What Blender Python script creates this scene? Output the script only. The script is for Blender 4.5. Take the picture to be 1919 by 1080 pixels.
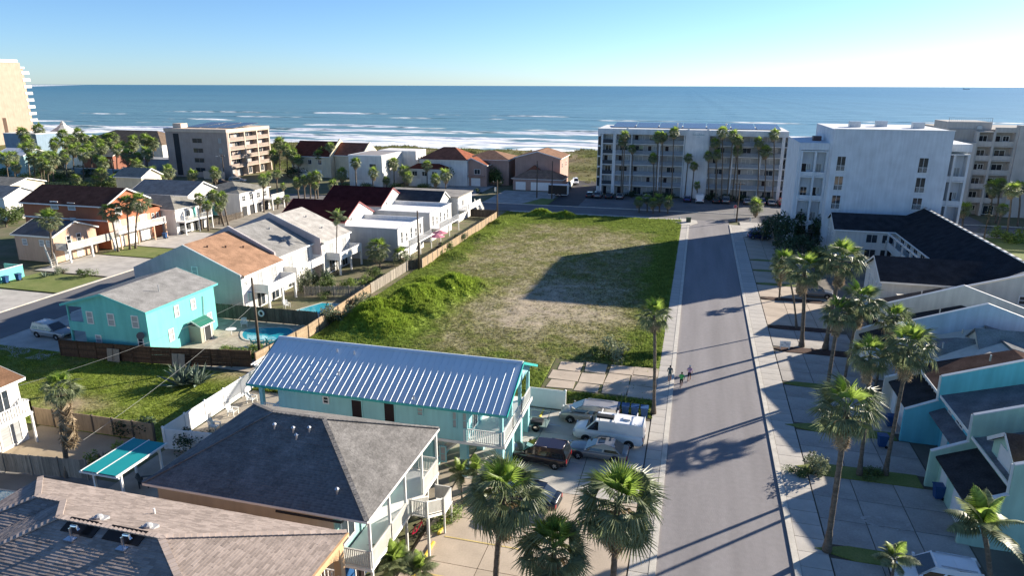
import bpy, bmesh, math, random
import numpy as np
from mathutils import Vector, Matrix, noise as mnoise
rad = math.radians
random.seed(7)
sc = bpy.context.scene
for o in list(bpy.data.objects): bpy.data.objects.remove(o)

# ---------------------------------------------------------------- camera
# world: X across the main street (right), Y along it towards the sea, Z up, metres
FPX, CAMH = 1290.0, 28.0
PITCH = math.atan(380 / FPX)
AZ = math.atan((1316 - 959.5) / math.hypot(FPX, 380))
ROLL = rad(0.16)
fw = Vector((-math.sin(AZ) * math.cos(PITCH), math.cos(AZ) * math.cos(PITCH), -math.sin(PITCH)))
rt0 = Vector((math.cos(AZ), math.sin(AZ), 0)); up0 = rt0.cross(fw)
rt = rt0 * math.cos(ROLL) + up0 * math.sin(ROLL); up = up0 * math.cos(ROLL) - rt0 * math.sin(ROLL)
CAM = Vector((0, 0, CAMH))
cd = bpy.data.cameras.new('camera'); cam = bpy.data.objects.new('camera', cd); sc.collection.objects.link(cam)
cd.sensor_width = 36; cd.lens = 36 * FPX / 1919; cd.clip_end = 90000; cd.clip_start = 0.5
cam.matrix_world = Matrix((( rt.x, up.x, -fw.x, CAM.x), (rt.y, up.y, -fw.y, CAM.y), (rt.z, up.z, -fw.z, CAM.z), (0, 0, 0, 1)))
sc.camera = cam
# ---------------------------------------------------------------- sky and sun
SUN_AZ, SUN_EL = 44.3, 18.8
sun_dir = Vector((math.cos(rad(SUN_EL)) * math.cos(rad(SUN_AZ)), math.cos(rad(SUN_EL)) * math.sin(rad(SUN_AZ)), math.sin(rad(SUN_EL))))
w = bpy.data.worlds.new('World'); sc.world = w; w.use_nodes = True
nt = w.node_tree; bg = nt.nodes['Background']
sky = nt.nodes.new('ShaderNodeTexSky'); sky.sky_type = 'NISHITA'; sky.sun_disc = False
sky.sun_elevation = rad(SUN_EL); sky.sun_rotation = rad(90 - SUN_AZ); sky.altitude = 30
sky.air_density = 0.75; sky.dust_density = 0.2; sky.ozone_density = 5.5
nt.links.new(sky.outputs[0], bg.inputs[0]); bg.inputs[1].default_value = 0.076
sl = bpy.data.lights.new('sun', 'SUN'); sl.energy = 5.0; sl.angle = rad(0.5); sl.color = (1.0, 0.9, 0.76)
so = bpy.data.objects.new('sun', sl); sc.collection.objects.link(so)
so.rotation_euler = sun_dir.to_track_quat('Z', 'Y').to_euler(); so.location = (60, 60, 80)
sc.view_settings.view_transform = 'Standard'; sc.view_settings.look = 'None'
sc.view_settings.exposure = 1.3; sc.view_settings.gamma = 1.0; sc.view_settings.use_curve_mapping = False

# ---------------------------------------------------------------- pixel -> world (a pixel gives a direction; height or depth comes from what the thing touches)
def ray(x, y): return rt * ((x - 959.5) / FPX) + up * ((540 - y) / FPX) + fw
def G(x, y, z=0.0):
    d = ray(x, y); return CAM + d * ((z - CAMH) / d.z)
def atY(x, y, Y):
    d = ray(x, y); return CAM + d * (Y / d.y)
def PX(p):
    d = Vector(p) - CAM; k = d.dot(fw); return 959.5 + FPX * d.dot(rt) / k

# ---------------------------------------------------------------- materials
MATS = {}
def mat(name, col, rough=0.8, var=0.12, scale=2.0, bump=0.0, bscale=30.0, spec=0.3, metal=0.0, island=0.0, streak=0.0, col2=None, stretch=None, coat=0.0, fine=0.0):
    if name in MATS: return MATS[name]
    m = bpy.data.materials.new(name); m.use_nodes = True; n = m.node_tree.nodes; l = m.node_tree.links
    b = n['Principled BSDF']; b.inputs['Roughness'].default_value = rough; b.inputs['Metallic'].default_value = metal
    b.inputs['Specular IOR Level'].default_value = spec; b.inputs['Coat Weight'].default_value = coat
    tc = n.new('ShaderNodeTexCoord'); src = tc.outputs['Object']
    if stretch:
        mp = n.new('ShaderNodeMapping'); mp.inputs['Scale'].default_value = stretch; l.new(src, mp.inputs[0]); nsrc = mp.outputs[0]
    else: nsrc = src
    nz = n.new('ShaderNodeTexNoise'); nz.inputs['Scale'].default_value = scale; nz.inputs['Detail'].default_value = 5; l.new(nsrc, nz.inputs['Vector'])
    rp = n.new('ShaderNodeMapRange'); rp.inputs[1].default_value = 0.3; rp.inputs[2].default_value = 0.7; l.new(nz.outputs[0], rp.inputs[0])
    mx = n.new('ShaderNodeMix'); mx.data_type = 'RGBA'; l.new(rp.outputs[0], mx.inputs[0])
    c2 = col2 if col2 else tuple(min(1, c * (1 + var)) for c in col)
    c1 = col if col2 else tuple(c * (1 - var) for c in col)
    mx.inputs[6].default_value = (*c1, 1); mx.inputs[7].default_value = (*c2, 1)
    out = mx.outputs[2]
    def mul(out, fac_socket, lo, hi):
        r = n.new('ShaderNodeMapRange'); l.new(fac_socket, r.inputs[0]); r.inputs[3].default_value = lo; r.inputs[4].default_value = hi
        v = n.new('ShaderNodeMix'); v.data_type = 'RGBA'; v.blend_type = 'MULTIPLY'; v.inputs[0].default_value = 1
        cc = n.new('ShaderNodeCombineColor'); [l.new(r.outputs[0], cc.inputs[i]) for i in range(3)]
        l.new(out, v.inputs[6]); l.new(cc.outputs[0], v.inputs[7]); return v.outputs[2]
    if fine:
        f2 = n.new('ShaderNodeTexNoise'); f2.inputs['Scale'].default_value = bscale; f2.inputs['Detail'].default_value = 3; l.new(src, f2.inputs['Vector'])
        out = mul(out, f2.outputs[0], 1 - fine * 1.6, 1 + fine * 1.6)
    if island:
        g = n.new('ShaderNodeNewGeometry'); oi = n.new('ShaderNodeObjectInfo'); ad = n.new('ShaderNodeMath'); ad.operation = 'ADD'
        l.new(g.outputs['Random Per Island'], ad.inputs[0]); l.new(oi.outputs['Random'], ad.inputs[1])
        fr = n.new('ShaderNodeMath'); fr.operation = 'FRACT'; l.new(ad.outputs[0], fr.inputs[0])
        out = mul(out, fr.outputs[0], 1 - island, 1 + island)
    if streak:
        mp = n.new('ShaderNodeMapping'); mp.inputs['Scale'].default_value = (2.2, 2.2, 0.22); l.new(src, mp.inputs[0])
        s2 = n.new('ShaderNodeTexNoise'); s2.inputs['Scale'].default_value = 1.2; s2.inputs['Detail'].default_value = 6; l.new(mp.outputs[0], s2.inputs['Vector'])
        out = mul(out, s2.outputs[0], 1 - streak * 1.5, 1 + streak * 0.7)
    l.new(out, b.inputs['Base Color'])
    if bump:
        bn = n.new('ShaderNodeTexNoise'); bn.inputs['Scale'].default_value = bscale; bn.inputs['Detail'].default_value = 4; l.new(nsrc, bn.inputs['Vector'])
        bp = n.new('ShaderNodeBump'); bp.inputs['Strength'].default_value = bump; bp.inputs['Distance'].default_value = 0.05; l.new(bn.outputs[0], bp.inputs['Height']); l.new(bp.outputs[0], b.inputs['Normal'])
    MATS[name] = m; return m
def stucco(name, col): return mat(name, col, rough=0.9, var=0.08, scale=0.5, streak=0.17, bump=0.12, bscale=14, spec=0.2)
def paint(name, col, rough=0.45): return mat(name, col, rough=rough, var=0.05, scale=1.5, spec=0.4)
def shingle_mat(name, col, isl=0.0): return mat(name, col, rough=0.95, var=0.22, scale=0.9, bump=0.5, bscale=9, fine=0.28, island=isl, spec=0.0, streak=0.1)
M = {}
M['white'] = paint('white_paint', (0.78, 0.77, 0.74)); M['trim'] = paint('white_trim', (0.74, 0.73, 0.7))
M['vinyl'] = mat('white_vinyl', (0.8, 0.8, 0.79), rough=0.4, var=0.04)
M['glass'] = mat('window_glass', (0.03, 0.04, 0.05), rough=0.06, var=0.3, scale=0.7, spec=0.6)
M['blind'] = mat('window_blind', (0.35, 0.36, 0.36), rough=0.35, var=0.25, scale=1.2, spec=0.5, stretch=(0.4, 0.4, 9))
M['dark'] = mat('dark_void', (0.025, 0.027, 0.03), rough=0.7)
M['door_dark'] = mat('dark_door', (0.02, 0.012, 0.014), rough=0.5)
M['concrete'] = mat('concrete', (0.47, 0.44, 0.395), rough=0.92, var=0.16, scale=0.6, bump=0.15, bscale=18, fine=0.12, island=0.06)
M['concrete_tan'] = mat('concrete_tan', (0.47, 0.39, 0.305), rough=0.92, var=0.14, scale=0.5, fine=0.1, bscale=9, island=0.06)
M['concrete_grey'] = mat('concrete_grey', (0.38, 0.355, 0.32), rough=0.92, var=0.25, scale=0.45, fine=0.15, bscale=7, island=0.08)
M['joint'] = mat('joint_dirt', (0.12, 0.105, 0.08), rough=1.0)
M['yellow'] = mat('yellow_paint', (0.75, 0.55, 0.08), rough=0.6, var=0.1, fine=0.1)
M['yellow_worn'] = mat('worn_yellow_line', (0.6, 0.47, 0.2), rough=0.8, var=0.2, scale=6, fine=0.15)
M['wood_brown'] = mat('brown_wood', (0.075, 0.045, 0.028), rough=0.9, var=0.3, scale=3, island=0.3, stretch=(4, 4, 0.6))
M['wood_grey'] = mat('grey_wood', (0.26, 0.23, 0.19), rough=0.95, var=0.2, scale=3, island=0.25, stretch=(4, 4, 0.6))
M['wood_tan'] = mat('tan_wood', (0.34, 0.25, 0.16), rough=0.95, var=0.2, scale=2, island=0.15, stretch=(3, 3, 0.6))
M['wood_dark'] = mat('dark_wood', (0.11, 0.09, 0.07), rough=0.95, var=0.25, scale=3, island=0.25, stretch=(4, 4, 0.6))
M['pole'] = mat('pole_wood', (0.10, 0.075, 0.055), rough=0.95, var=0.3, scale=4, stretch=(5, 5, 0.5))
M['metal'] = mat('galvanised_metal', (0.45, 0.47, 0.5), rough=0.4, metal=0.8, var=0.1)
M['rubber'] = mat('tyre_rubber', (0.02, 0.02, 0.021), rough=0.85)
M['rim'] = mat('wheel_rim', (0.5, 0.5, 0.52), rough=0.35, metal=0.9)
M['chrome'] = mat('chrome', (0.6, 0.6, 0.62), rough=0.2, metal=1.0)
M['white_mark'] = mat('chalky_stain', (0.4, 0.38, 0.35), rough=0.95, var=0.3, scale=2, fine=0.3)
M['carglass'] = mat('car_glass', (0.015, 0.02, 0.025), rough=0.05, spec=0.7, coat=0.5)
M['lamp_red'] = mat('tail_lamp', (0.35, 0.02, 0.02), rough=0.2, spec=0.6)
M['lamp_clear'] = mat('head_lamp', (0.6, 0.62, 0.65), rough=0.15, spec=0.7)
M['binblue'] = mat('blue_bin_plastic', (0.02, 0.07, 0.19), rough=0.5, var=0.12)
M['trunk'] = mat('palm_trunk', (0.15, 0.12, 0.09), rough=0.95, var=0.35, scale=2.5, bump=0.8, bscale=10, fine=0.25, stretch=(1, 1, 3))
def leaf(name, col, trans=0.25, rough=0.45, isl=0.35):
    m = mat(name, col, rough=rough, var=0.3, scale=0.7, island=isl, spec=0.35)
    n = m.node_tree.nodes; l = m.node_tree.links; b = n['Principled BSDF']
    t = n.new('ShaderNodeBsdfTranslucent'); ms = n.new('ShaderNodeMixShader'); ms.inputs[0].default_value = trans
    l.new(b.inputs['Base Color'].links[0].from_socket, t.inputs[0])
    l.new(b.outputs[0], ms.inputs[1]); l.new(t.outputs[0], ms.inputs[2]); l.new(ms.outputs[0], n['Material Output'].inputs[0]); return m
M['frond'] = leaf('palm_frond', (0.205, 0.24, 0.12), 0.42)
M['frond_new'] = leaf('young_palm_frond', (0.26, 0.36, 0.07), 0.5)
M['frond_dry'] = leaf('dry_palm_frond', (0.36, 0.28, 0.18), 0.2, 0.8)
M['leaf'] = leaf('shrub_leaf', (0.12, 0.17, 0.05), 0.35, 0.6)
M['leaf_light'] = leaf('light_leaf', (0.2, 0.28, 0.06), 0.4, 0.6)
M['leaf_grey'] = leaf('grey_leaf', (0.19, 0.22, 0.13), 0.25, 0.6)
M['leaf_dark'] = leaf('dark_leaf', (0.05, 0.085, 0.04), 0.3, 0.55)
M['agave'] = leaf('agave_leaf', (0.17, 0.22, 0.17), 0.1, 0.5)

# ---------------------------------------------------------------- mesh helpers
COL = sc.collection
WL = {}
def setp(o, label=None, cat=None, group=None, kind=None):
    if label: o['label'] = label
    if cat: o['category'] = cat
    if group: o['group'] = group
    if kind: o['kind'] = kind
    return o
def thing(name, label, cat, loc=(0, 0, 0), rz=0.0, group=None, local=False):
    o = bpy.data.objects.new(name, None); COL.objects.link(o); o.location = loc; o.rotation_euler = (0, 0, rz)
    o.empty_display_size = 0.2
    WL[o.name] = Vector((0, 0, 0)) if local else Vector(loc)
    return setp(o, label, cat, group)
def child(name, me, parent, loc=None, rot=None, scale=None):
    o = bpy.data.objects.new(name, me); COL.objects.link(o)
    if parent is not None:
        o.parent = parent; WL[o.name] = WL[parent.name].copy()
    else: WL[o.name] = Vector((0, 0, 0))
    if loc is not None: o.location = Vector(loc) - WL[o.name]; WL[o.name] = Vector(loc)
    if rot is not None: o.rotation_euler = rot
    if scale is not None: o.scale = scale
    return o
class MB:
    def __init__(s): s.v = []; s.f = []; s.m = []
    def face(s, pts, m=0):
        i = len(s.v); s.v += [tuple(p) for p in pts]; s.f.append(tuple(range(i, i + len(pts)))); s.m.append(m); return s
    def hexa(s, p, m=0):   # p: 4 bottom (ccw from above), 4 top
        i = len(s.v); s.v += [tuple(q) for q in p]
        for f in ((3, 2, 1, 0), (4, 5, 6, 7), (0, 1, 5, 4), (1, 2, 6, 5), (2, 3, 7, 6), (3, 0, 4, 7)): s.f.append(tuple(i + k for k in f)); s.m.append(m)
        return s
    def box(s, x0, y0, z0, x1, y1, z1, m=0):
        return s.hexa([(x0, y0, z0), (x1, y0, z0), (x1, y1, z0), (x0, y1, z0), (x0, y0, z1), (x1, y0, z1), (x1, y1, z1), (x0, y1, z1)], m)
    def bar(s, p, q, w, h=None, m=0, upv=(0, 0, 1)):
        h = h or w; p = Vector(p); q = Vector(q); d = (q - p).normalized(); u = Vector(upv)
        if abs(d.dot(u)) > 0.98: u = Vector((0, 1, 0))
        a = d.cross(u).normalized() * (w / 2); b = a.cross(d).normalized() * (h / 2)
        return s.hexa([p - a - b, p + a - b, q + a - b, q - a - b, p - a + b, p + a + b, q + a + b, q - a + b], m)
    def tube(s, pts, rs, n=8, m=0, cap=True):
        i0 = len(s.v); k = len(pts)
        for j, p in enumerate(pts):
            p = Vector(p); d = (Vector(pts[min(j + 1, k - 1)]) - Vector(pts[max(j - 1, 0)])).normalized()
            u = Vector((1, 0, 0)) if abs(d.x) < 0.9 else Vector((0, 1, 0)); a = d.cross(u).normalized(); b = d.cross(a)
            for t in range(n):
                an = 2 * math.pi * t / n; s.v.append(tuple(p + (a * math.cos(an) + b * math.sin(an)) * rs[j]))
        for j in range(k - 1):
            for t in range(n):
                a0 = i0 + j * n + t; a1 = i0 + j * n + (t + 1) % n
                s.f.append((a0, a1, a1 + n, a0 + n)); s.m.append(m)
        if cap:
            s.f.append(tuple(i0 + (k - 1) * n + t for t in range(n))); s.m.append(m)
            s.f.append(tuple(i0 + n - 1 - t for t in range(n))); s.m.append(m)
        return s
    def prism(s, poly, vec, m=0):
        vec = Vector(vec); i = len(s.v); n = len(poly); s.v += [tuple(p) for p in poly] + [tuple(Vector(p) + vec) for p in poly]
        s.f.append(tuple(range(i + n - 1, i - 1, -1))); s.f.append(tuple(range(i + n, i + 2 * n))); s.m += [m, m]
        for k in range(n): s.f.append((i + k, i + (k + 1) % n, i + n + (k + 1) % n, i + n + k)); s.m.append(m)
        return s
    def mesh(s, name, mats, off=None, smooth=False):
        me = bpy.data.meshes.new(name)
        v = s.v if off is None else [(a - off[0], b - off[1], c - off[2]) for a, b, c in s.v]
        me.from_pydata(v, [], s.f)
        for mm in (mats if isinstance(mats, (list, tuple)) else [mats]): me.materials.append(mm)
        if any(s.m): me.polygons.foreach_set('material_index', s.m)
        bm = bmesh.new(); bm.from_mesh(me); bmesh.ops.recalc_face_normals(bm, faces=bm.faces); bm.to_mesh(me); bm.free()
        if smooth: me.polygons.foreach_set('use_smooth', [True] * len(me.polygons))
        return me
    def build(s, name, mats, parent=None, smooth=False, kind=None):
        off = WL[parent.name] if parent is not None else None
        me = s.mesh(name, mats, off, smooth); o = child(name, me, parent)
        if kind: o['kind'] = kind
        return o
def boxpart(name, m, parent, *b): return MB().box(*b).build(name, m, parent)
def rect(name, x0, y0, x1, y1, z, m, parent=None, kind='structure'):
    o = MB().face([(x0, y0, z), (x1, y0, z), (x1, y1, z), (x0, y1, z)]).build(name, m, parent)
    if kind and parent is None: o['kind'] = kind
    return o
def slab_grid(parent, name, x0, y0, x1, y1, nx, ny, z, h, m, gap=0.025):
    # concrete slabs as separate parts with recessed joints
    dx = (x1 - x0) / nx; dy = (y1 - y0) / ny
    me = MB().hexa([(gap, gap, -h), (dx - gap, gap, -h), (dx - gap, dy - gap, -h), (gap, dy - gap, -h), (gap, gap, 0), (dx - gap, gap, 0), (dx - gap, dy - gap, 0), (gap, dy - gap, 0)]).mesh(name, m)
    for i in range(nx):
        for j in range(ny): child(name, me, parent, loc=(x0 + i * dx, y0 + j * dy, z + random.uniform(-0.004, 0.004)))

# ---------------------------------------------------------------- window / door parts (shared meshes)
WC = {}
FR = {'-y': 0.0, '+x': math.pi / 2, '+y': math.pi, '-x': -math.pi / 2}
def wpos(face, p, u, z):
    return (u, p, z) if face in ('-y', '+y') else (p, u, z)
def window(T, face, p, u, z, w, h, style='2', pane='glass', frame='trim', name='window', fw_=0.09, proud=0.06):
    key = (round(w, 2), round(h, 2), style, pane, frame, fw_)
    if key not in WC:
        f = MB(); t = fw_; a = w / 2; d = proud
        for b in ((-a, -d, 0, a, 0.02, t), (-a, -d, h - t, a, 0.02, h), (-a, -d, t, -a + t, 0.02, h - t), (a - t, -d, t, a, 0.02, h - t)): f.box(*b)
        if '2' in style: f.box(-a + t, -d * 0.8, h / 2 - 0.03, a - t, 0.02, h / 2 + 0.03)
        if 'v' in style: f.box(-0.03, -d * 0.8, t, 0.03, 0.02, h - t)
        if 's' in style: f.box(-a - 0.05, -d - 0.06, -0.06, a + 0.05, 0.02, -0.002)
        g = MB().face([(-a + t, -0.018, t), (a - t, -0.018, t), (a - t, -0.018, h - t), (-a + t, -0.018, h - t)])
        WC[key] = (f.mesh(name, M[frame]), g.mesh('pane', M[pane]))
    fm, gm = WC[key]
    o = child(name, fm, T, loc=wpos(face, p, u, z), rot=(0, 0, FR[face]))
    q = bpy.data.objects.new('pane', gm); COL.objects.link(q); q.parent = o; WL[q.name] = WL[o.name]
    return o
def door(T, face, p, u, z, w, h, m='door_dark', name='door', frame='trim', panels=0, handle=False):
    key = ('door', round(w, 2), round(h, 2), m, frame, panels)
    if key not in WC:
        f = MB(); a = w / 2
        for b in ((-a - 0.08, -0.05, 0, -a, 0.02, h), (a, -0.05, 0, a + 0.08, 0.02, h), (-a - 0.08, -0.05, h, a + 0.08, 0.02, h + 0.09)): f.box(*b, 1)
        f.box(-a, -0.03, 0.01, a, 0.02, h, 0)
        for k in range(panels): f.box(-a + 0.06, -0.045, 0.06 + k * h / panels, a - 0.06, -0.031, (k + 1) * h / panels - 0.04, 0)
        WC[key] = f.mesh(name, [M[m], M[frame]])
    return child(name, WC[key], T, loc=wpos(face, p, u, z), rot=(0, 0, FR[face]))
def railing(T, p, q, h=1.0, m='trim', step=0.14, solid=False, name='railing', post=True, bw=0.035):
    p = Vector(p); q = Vector(q); b = MB(); Z = Vector((0, 0, 1)); L = (q - p).length
    b.bar(p + Z * h, q + Z * h, 0.08, 0.06); b.bar(p + Z * 0.08, q + Z * 0.08, 0.06, 0.06)
    if solid: b.bar(p + Z * (h * 0.5 + 0.02), q + Z * (h * 0.5 + 0.02), 0.03, h - 0.18)
    else:
        n = max(2, int(L / step))
        for i in range(1, n): c = p.lerp(q, i / n); b.bar(c + Z * 0.1, c + Z * (h - 0.02), bw)
    if post:
        for c in (p, q): b.bar(c, c + Z * (h + 0.06), 0.09)
    return b.build(name, M[m], T)
def stairs(T, top, bot, width, axis, n=9, m='trim', rail=True):
    # straight flight from top (x,y,z) to bot; axis 'x' or 'y' is the direction of travel
    top = Vector(top); bot = Vector(bot); wv = Vector((0, width, 0)) if axis == 'x' else Vector((width, 0, 0))
    for i in range(n):
        c = bot.lerp(top, (i + 0.5) / n); d = (top - bot); d.z = 0; d = d / n * 0.5
        MB().hexa([c - d, c + d, c + d + wv, c - d + wv] if False else [c - d - Vector((0, 0, 0.04)), c + d - Vector((0, 0, 0.04)), c + d + wv - Vector((0, 0, 0.04)), c - d + wv - Vector((0, 0, 0.04)), c - d, c + d, c + d + wv, c - d + wv]).build('stair_tread', M[m], T)
    for o in (Vector((0, 0, 0)), wv): MB().bar(bot + o, top + o, 0.06, 0.28).build('stringer', M[m], T)
    if rail:
        for o in (Vector((0, 0, 0)), wv): railing(T, bot + o, top + o, 1.0, m, name='handrail')

# ---------------------------------------------------------------- roofs and walls
def walls(T, x0, y0, x1, y1, z0, z1, m, ridge=None, zr=None, name='wall', cut=0.03):
    b = MB(); zr = (zr - cut) if zr else None; z1 -= cut * 0
    A = [(x0, y0), (x1, y0), (x1, y1), (x0, y1)]
    for i in range(4):
        p, q = A[i], A[(i + 1) % 4]
        b.face([(*p, z0), (*q, z0), (*q, z1), (*p, z1)])
    if ridge == 'y':
        xm = (x0 + x1) / 2
        for y in (y0, y1): b.face([(x0, y, z1), (x1, y, z1), (xm, y, zr)])
    elif ridge == 'x':
        ym = (y0 + y1) / 2
        for x in (x0, x1): b.face([(x, y0, z1), (x, y1, z1), (x, ym, zr)])
    else: b.face([(x0, y0, z1 - 0.01), (x1, y0, z1 - 0.01), (x1, y1, z1 - 0.01), (x0, y1, z1 - 0.01)])
    return b.build(name, m, T)
def gable_roof(T, x0, y0, x1, y1, ze, zr, axis, m, trim, oh=0.35, ohg=0.3, th=0.16, name='roof'):
    # wall rectangle given; eaves at ze (wall top), ridge zr
    b = MB(); t = MB()
    if axis == 'y':
        xm = (x0 + x1) / 2; s = (zr - ze) / (xm - x0)
        for sg, xe in ((-1, x0), (1, x1)):
            xo = xe + sg * oh; zo = ze - s * oh
            P = [(xo, y0 - ohg, zo), (xm, y0 - ohg, zr), (xm, y1 + ohg, zr), (xo, y1 + ohg, zo)]
            b.prism([(p[0], p[1], p[2] + 0.02) for p in P], (0, 0, th))
            t.bar((xo + sg * 0.015, y0 - ohg, zo + th * 0.4), (xo + sg * 0.015, y1 + ohg, zo + th * 0.4), 0.03, th + 0.06)
            for y, d in ((y0 - ohg, -1), (y1 + ohg, 1)): t.bar((xo, y + d * 0.016, zo + th * 0.45), (xm, y + d * 0.016, zr + th * 0.45), 0.03, th + 0.08)
    else:
        ym = (y0 + y1) / 2; s = (zr - ze) / (ym - y0)
        for sg, ye in ((-1, y0), (1, y1)):
            yo = ye + sg * oh; zo = ze - s * oh
            P = [(x0 - ohg, yo, zo), (x1 + ohg, yo, zo), (x1 + ohg, ym, zr), (x0 - ohg, ym, zr)]
            b.prism([(p[0], p[1], p[2] + 0.02) for p in P], (0, 0, th))
            t.bar((x0 - ohg, yo + sg * 0.015, zo + th * 0.4), (x1 + ohg, yo + sg * 0.015, zo + th * 0.4), 0.03, th + 0.06)
            for x, d in ((x0 - ohg, -1), (x1 + ohg, 1)): t.bar((x + d * 0.016, yo, zo + th * 0.45), (x + d * 0.016, ym, zr + th * 0.45), 0.03, th + 0.08)
    r = b.build(name, m, T); t.build('fascia', trim, r); return r
def hip_roof(T, x0, y0, x1, y1, ze, zr, m, trim, oh=0.4, name='roof', th=0.14):
    x0 -= oh; x1 += oh; y0 -= oh; y1 += oh; dx = x1 - x0; dy = y1 - y0
    if dx >= dy: h = dy / 2; A = (x0 + h, y0 + h, zr); B = (x1 - h, y0 + h, zr)
    else: h = dx / 2; A = (x0 + h, y0 + h, zr); B = (x0 + h, y1 - h, zr)
    c = [(x0, y0, ze), (x1, y0, ze), (x1, y1, ze), (x0, y1, ze)]
    b = MB()
    if dx >= dy: F = [[c[0], c[1], B, A], [c[1], c[2], B], [c[2], c[3], A, B], [c[3], c[0], A]]
    else: F = [[c[0], c[1], A], [c[1], c[2], B, A], [c[2], c[3], B], [c[3], c[0], A, B]]
    for f in F: b.face(f)
    b.face([(p[0], p[1], ze - th) for p in c])
    r = b.build(name, m, T); t = MB()
    for i in range(4):
        p = Vector(c[i]); q = Vector(c[(i + 1) % 4]); t.bar(p - Vector((0, 0, th / 2)), q - Vector((0, 0, th / 2)), 0.05, th)
    t.build('fascia', trim, r)
    return r, F, A, B
def caps(parent, segs, m, w=0.26, step=0.3, name='ridge_cap'):
    # overlapping cap shingles along ridges and hips, joined
    b = MB()
    for p, q in segs:
        p = Vector(p); q = Vector(q); n = max(1, int((q - p).length / step))
        for i in range(n):
            a = p.lerp(q, i / n); c = p.lerp(q, (i + 1.15) / n); k = 0.03
            b.bar(a + Vector((0, 0, 0.03 + k)), c + Vector((0, 0, 0.03)), w, 0.05)
    return b.build(name, m, parent)
def shingles(roof, polys, m, sw=0.33, sh=0.15, th=0.02, nparts=300, name='shingle', jit=0.3):
    # lay lapped shingles on planar polygons (first edge = eave); the ones nearest the camera are single parts, the rest one joined part
    items = []
    for P in polys:
        P = [Vector(p) for p in P]; e = (P[1] - P[0]).normalized(); nrm = e.cross(P[2] - P[0]).normalized()
        if nrm.z < 0: nrm = -nrm
        u = nrm.cross(e); 
        if u.z < 0: u = -u
        Q = [((p - P[0]).dot(e), (p - P[0]).dot(u)) for p in P]
        vmax = max(q[1] for q in Q); row = 0; v = 0.0
        while v < vmax - 0.02:
            vc = v + sh * 0.5; xs = []
            for i in range(len(Q)):
                (a0, b0), (a1, b1) = Q[i], Q[(i + 1) % len(Q)]
                if (b0 - vc) * (b1 - vc) < 0: xs.append(a0 + (a1 - a0) * (vc - b0) / (b1 - b0))
            if len(xs) >= 2:
                x = min(xs); x1 = max(xs); x += -sw * random.random() * 0.9
                while x < x1:
                    wd = sw * random.uniform(1 - jit, 1 + jit); a = max(x, min(xs)); c = min(x + wd, x1)
                    if c - a > 0.05:
                        o = P[0] + e * a + u * v; items.append((o, e, u, nrm, c - a, min(sh * 1.08, vmax - v)))
                    x += wd
            v += sh; row += 1
    items.sort(key=lambda t: (t[0] - CAM).length)
    unit = MB().hexa([(0.006, 0, 0), (0.994, 0, 0), (0.994, 1, 0), (0.006, 1, 0), (0.006, 0, 1), (0.994, 0, 1), (0.994, 1, 0.25), (0.006, 1, 0.25)]).mesh(name, m)
    vis = []
    for it in items:
        d = it[0] - CAM; k = d.dot(fw); x = 959.5 + FPX * d.dot(rt) / k; y = 540 - FPX * d.dot(up) / k
        vis.append(it[3].dot(CAM - it[0]) > 0 and -5 < x < 1925 and y < 1086)
    n = 0; b = MB()
    for it, vs in zip(items, vis):
        o, e, u, nr, wd, hh = it; t = th * random.uniform(0.75, 1.25)
        if vs and n < nparts:
            c = child(name, unit, roof); n += 1
            o2 = o - WL[roof.name]
            c.matrix_local = Matrix(((e.x * wd, u.x * hh, nr.x * t, o2.x), (e.y * wd, u.y * hh, nr.y * t, o2.y), (e.z * wd, u.z * hh, nr.z * t, o2.z), (0, 0, 0, 1)))
        elif vs or nr.dot(CAM - o) > -2:
            q = [o + e * 0.003, o + e * (wd - 0.003), o + e * (wd - 0.003) + u * hh, o + e * 0.003 + u * hh]
            b.hexa([*q, q[0] + nr * t, q[1] + nr * t, q[2] + nr * t * 0.25, q[3] + nr * t * 0.25])
    if b.v: b.build('shingle_field', m, roof, kind='stuff')
def atX(x, y, X):
    d = ray(x, y); return CAM + d * (X / d.x)
def winpx(T, face, p, x0, y0, x1, y1, fn=None, **k):
    # a window whose outline was read off the photograph, put on the wall plane it belongs to
    f = atY if face in ('-y', '+y') else atX; i = 0 if face in ('-y', '+y') else 1
    a = f(x0, (y0 + y1) / 2, p); b = f(x1, (y0 + y1) / 2, p); c = f((x0 + x1) / 2, y1, p); d = f((x0 + x1) / 2, y0, p)
    return (fn or window)(T, face, p, (a[i] + b[i]) / 2, c.z, abs(b[i] - a[i]), d.z - c.z, **k)
ORD = ['leftmost', 'second from left', 'third from left', 'fourth from left', 'fifth from left', 'sixth from left', 'seventh from left', 'eighth from left', 'ninth from left', 'tenth from left', 'eleventh from left', 'twelfth from left', 'thirteenth from left', 'fourteenth from left', 'fifteenth from left', 'sixteenth from left', 'seventeenth from left', 'eighteenth from left', 'nineteenth from left', 'twentieth from left', 'twenty-first from left', 'twenty-second from left', 'twenty-third from left', 'twenty-fourth from left', 'twenty-fifth from left', 'twenty-sixth from left', 'twenty-seventh from left', 'twenty-eighth from left', 'twenty-ninth from left', 'thirtieth from left', 'thirty-first from left', 'thirty-second from left']
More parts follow.
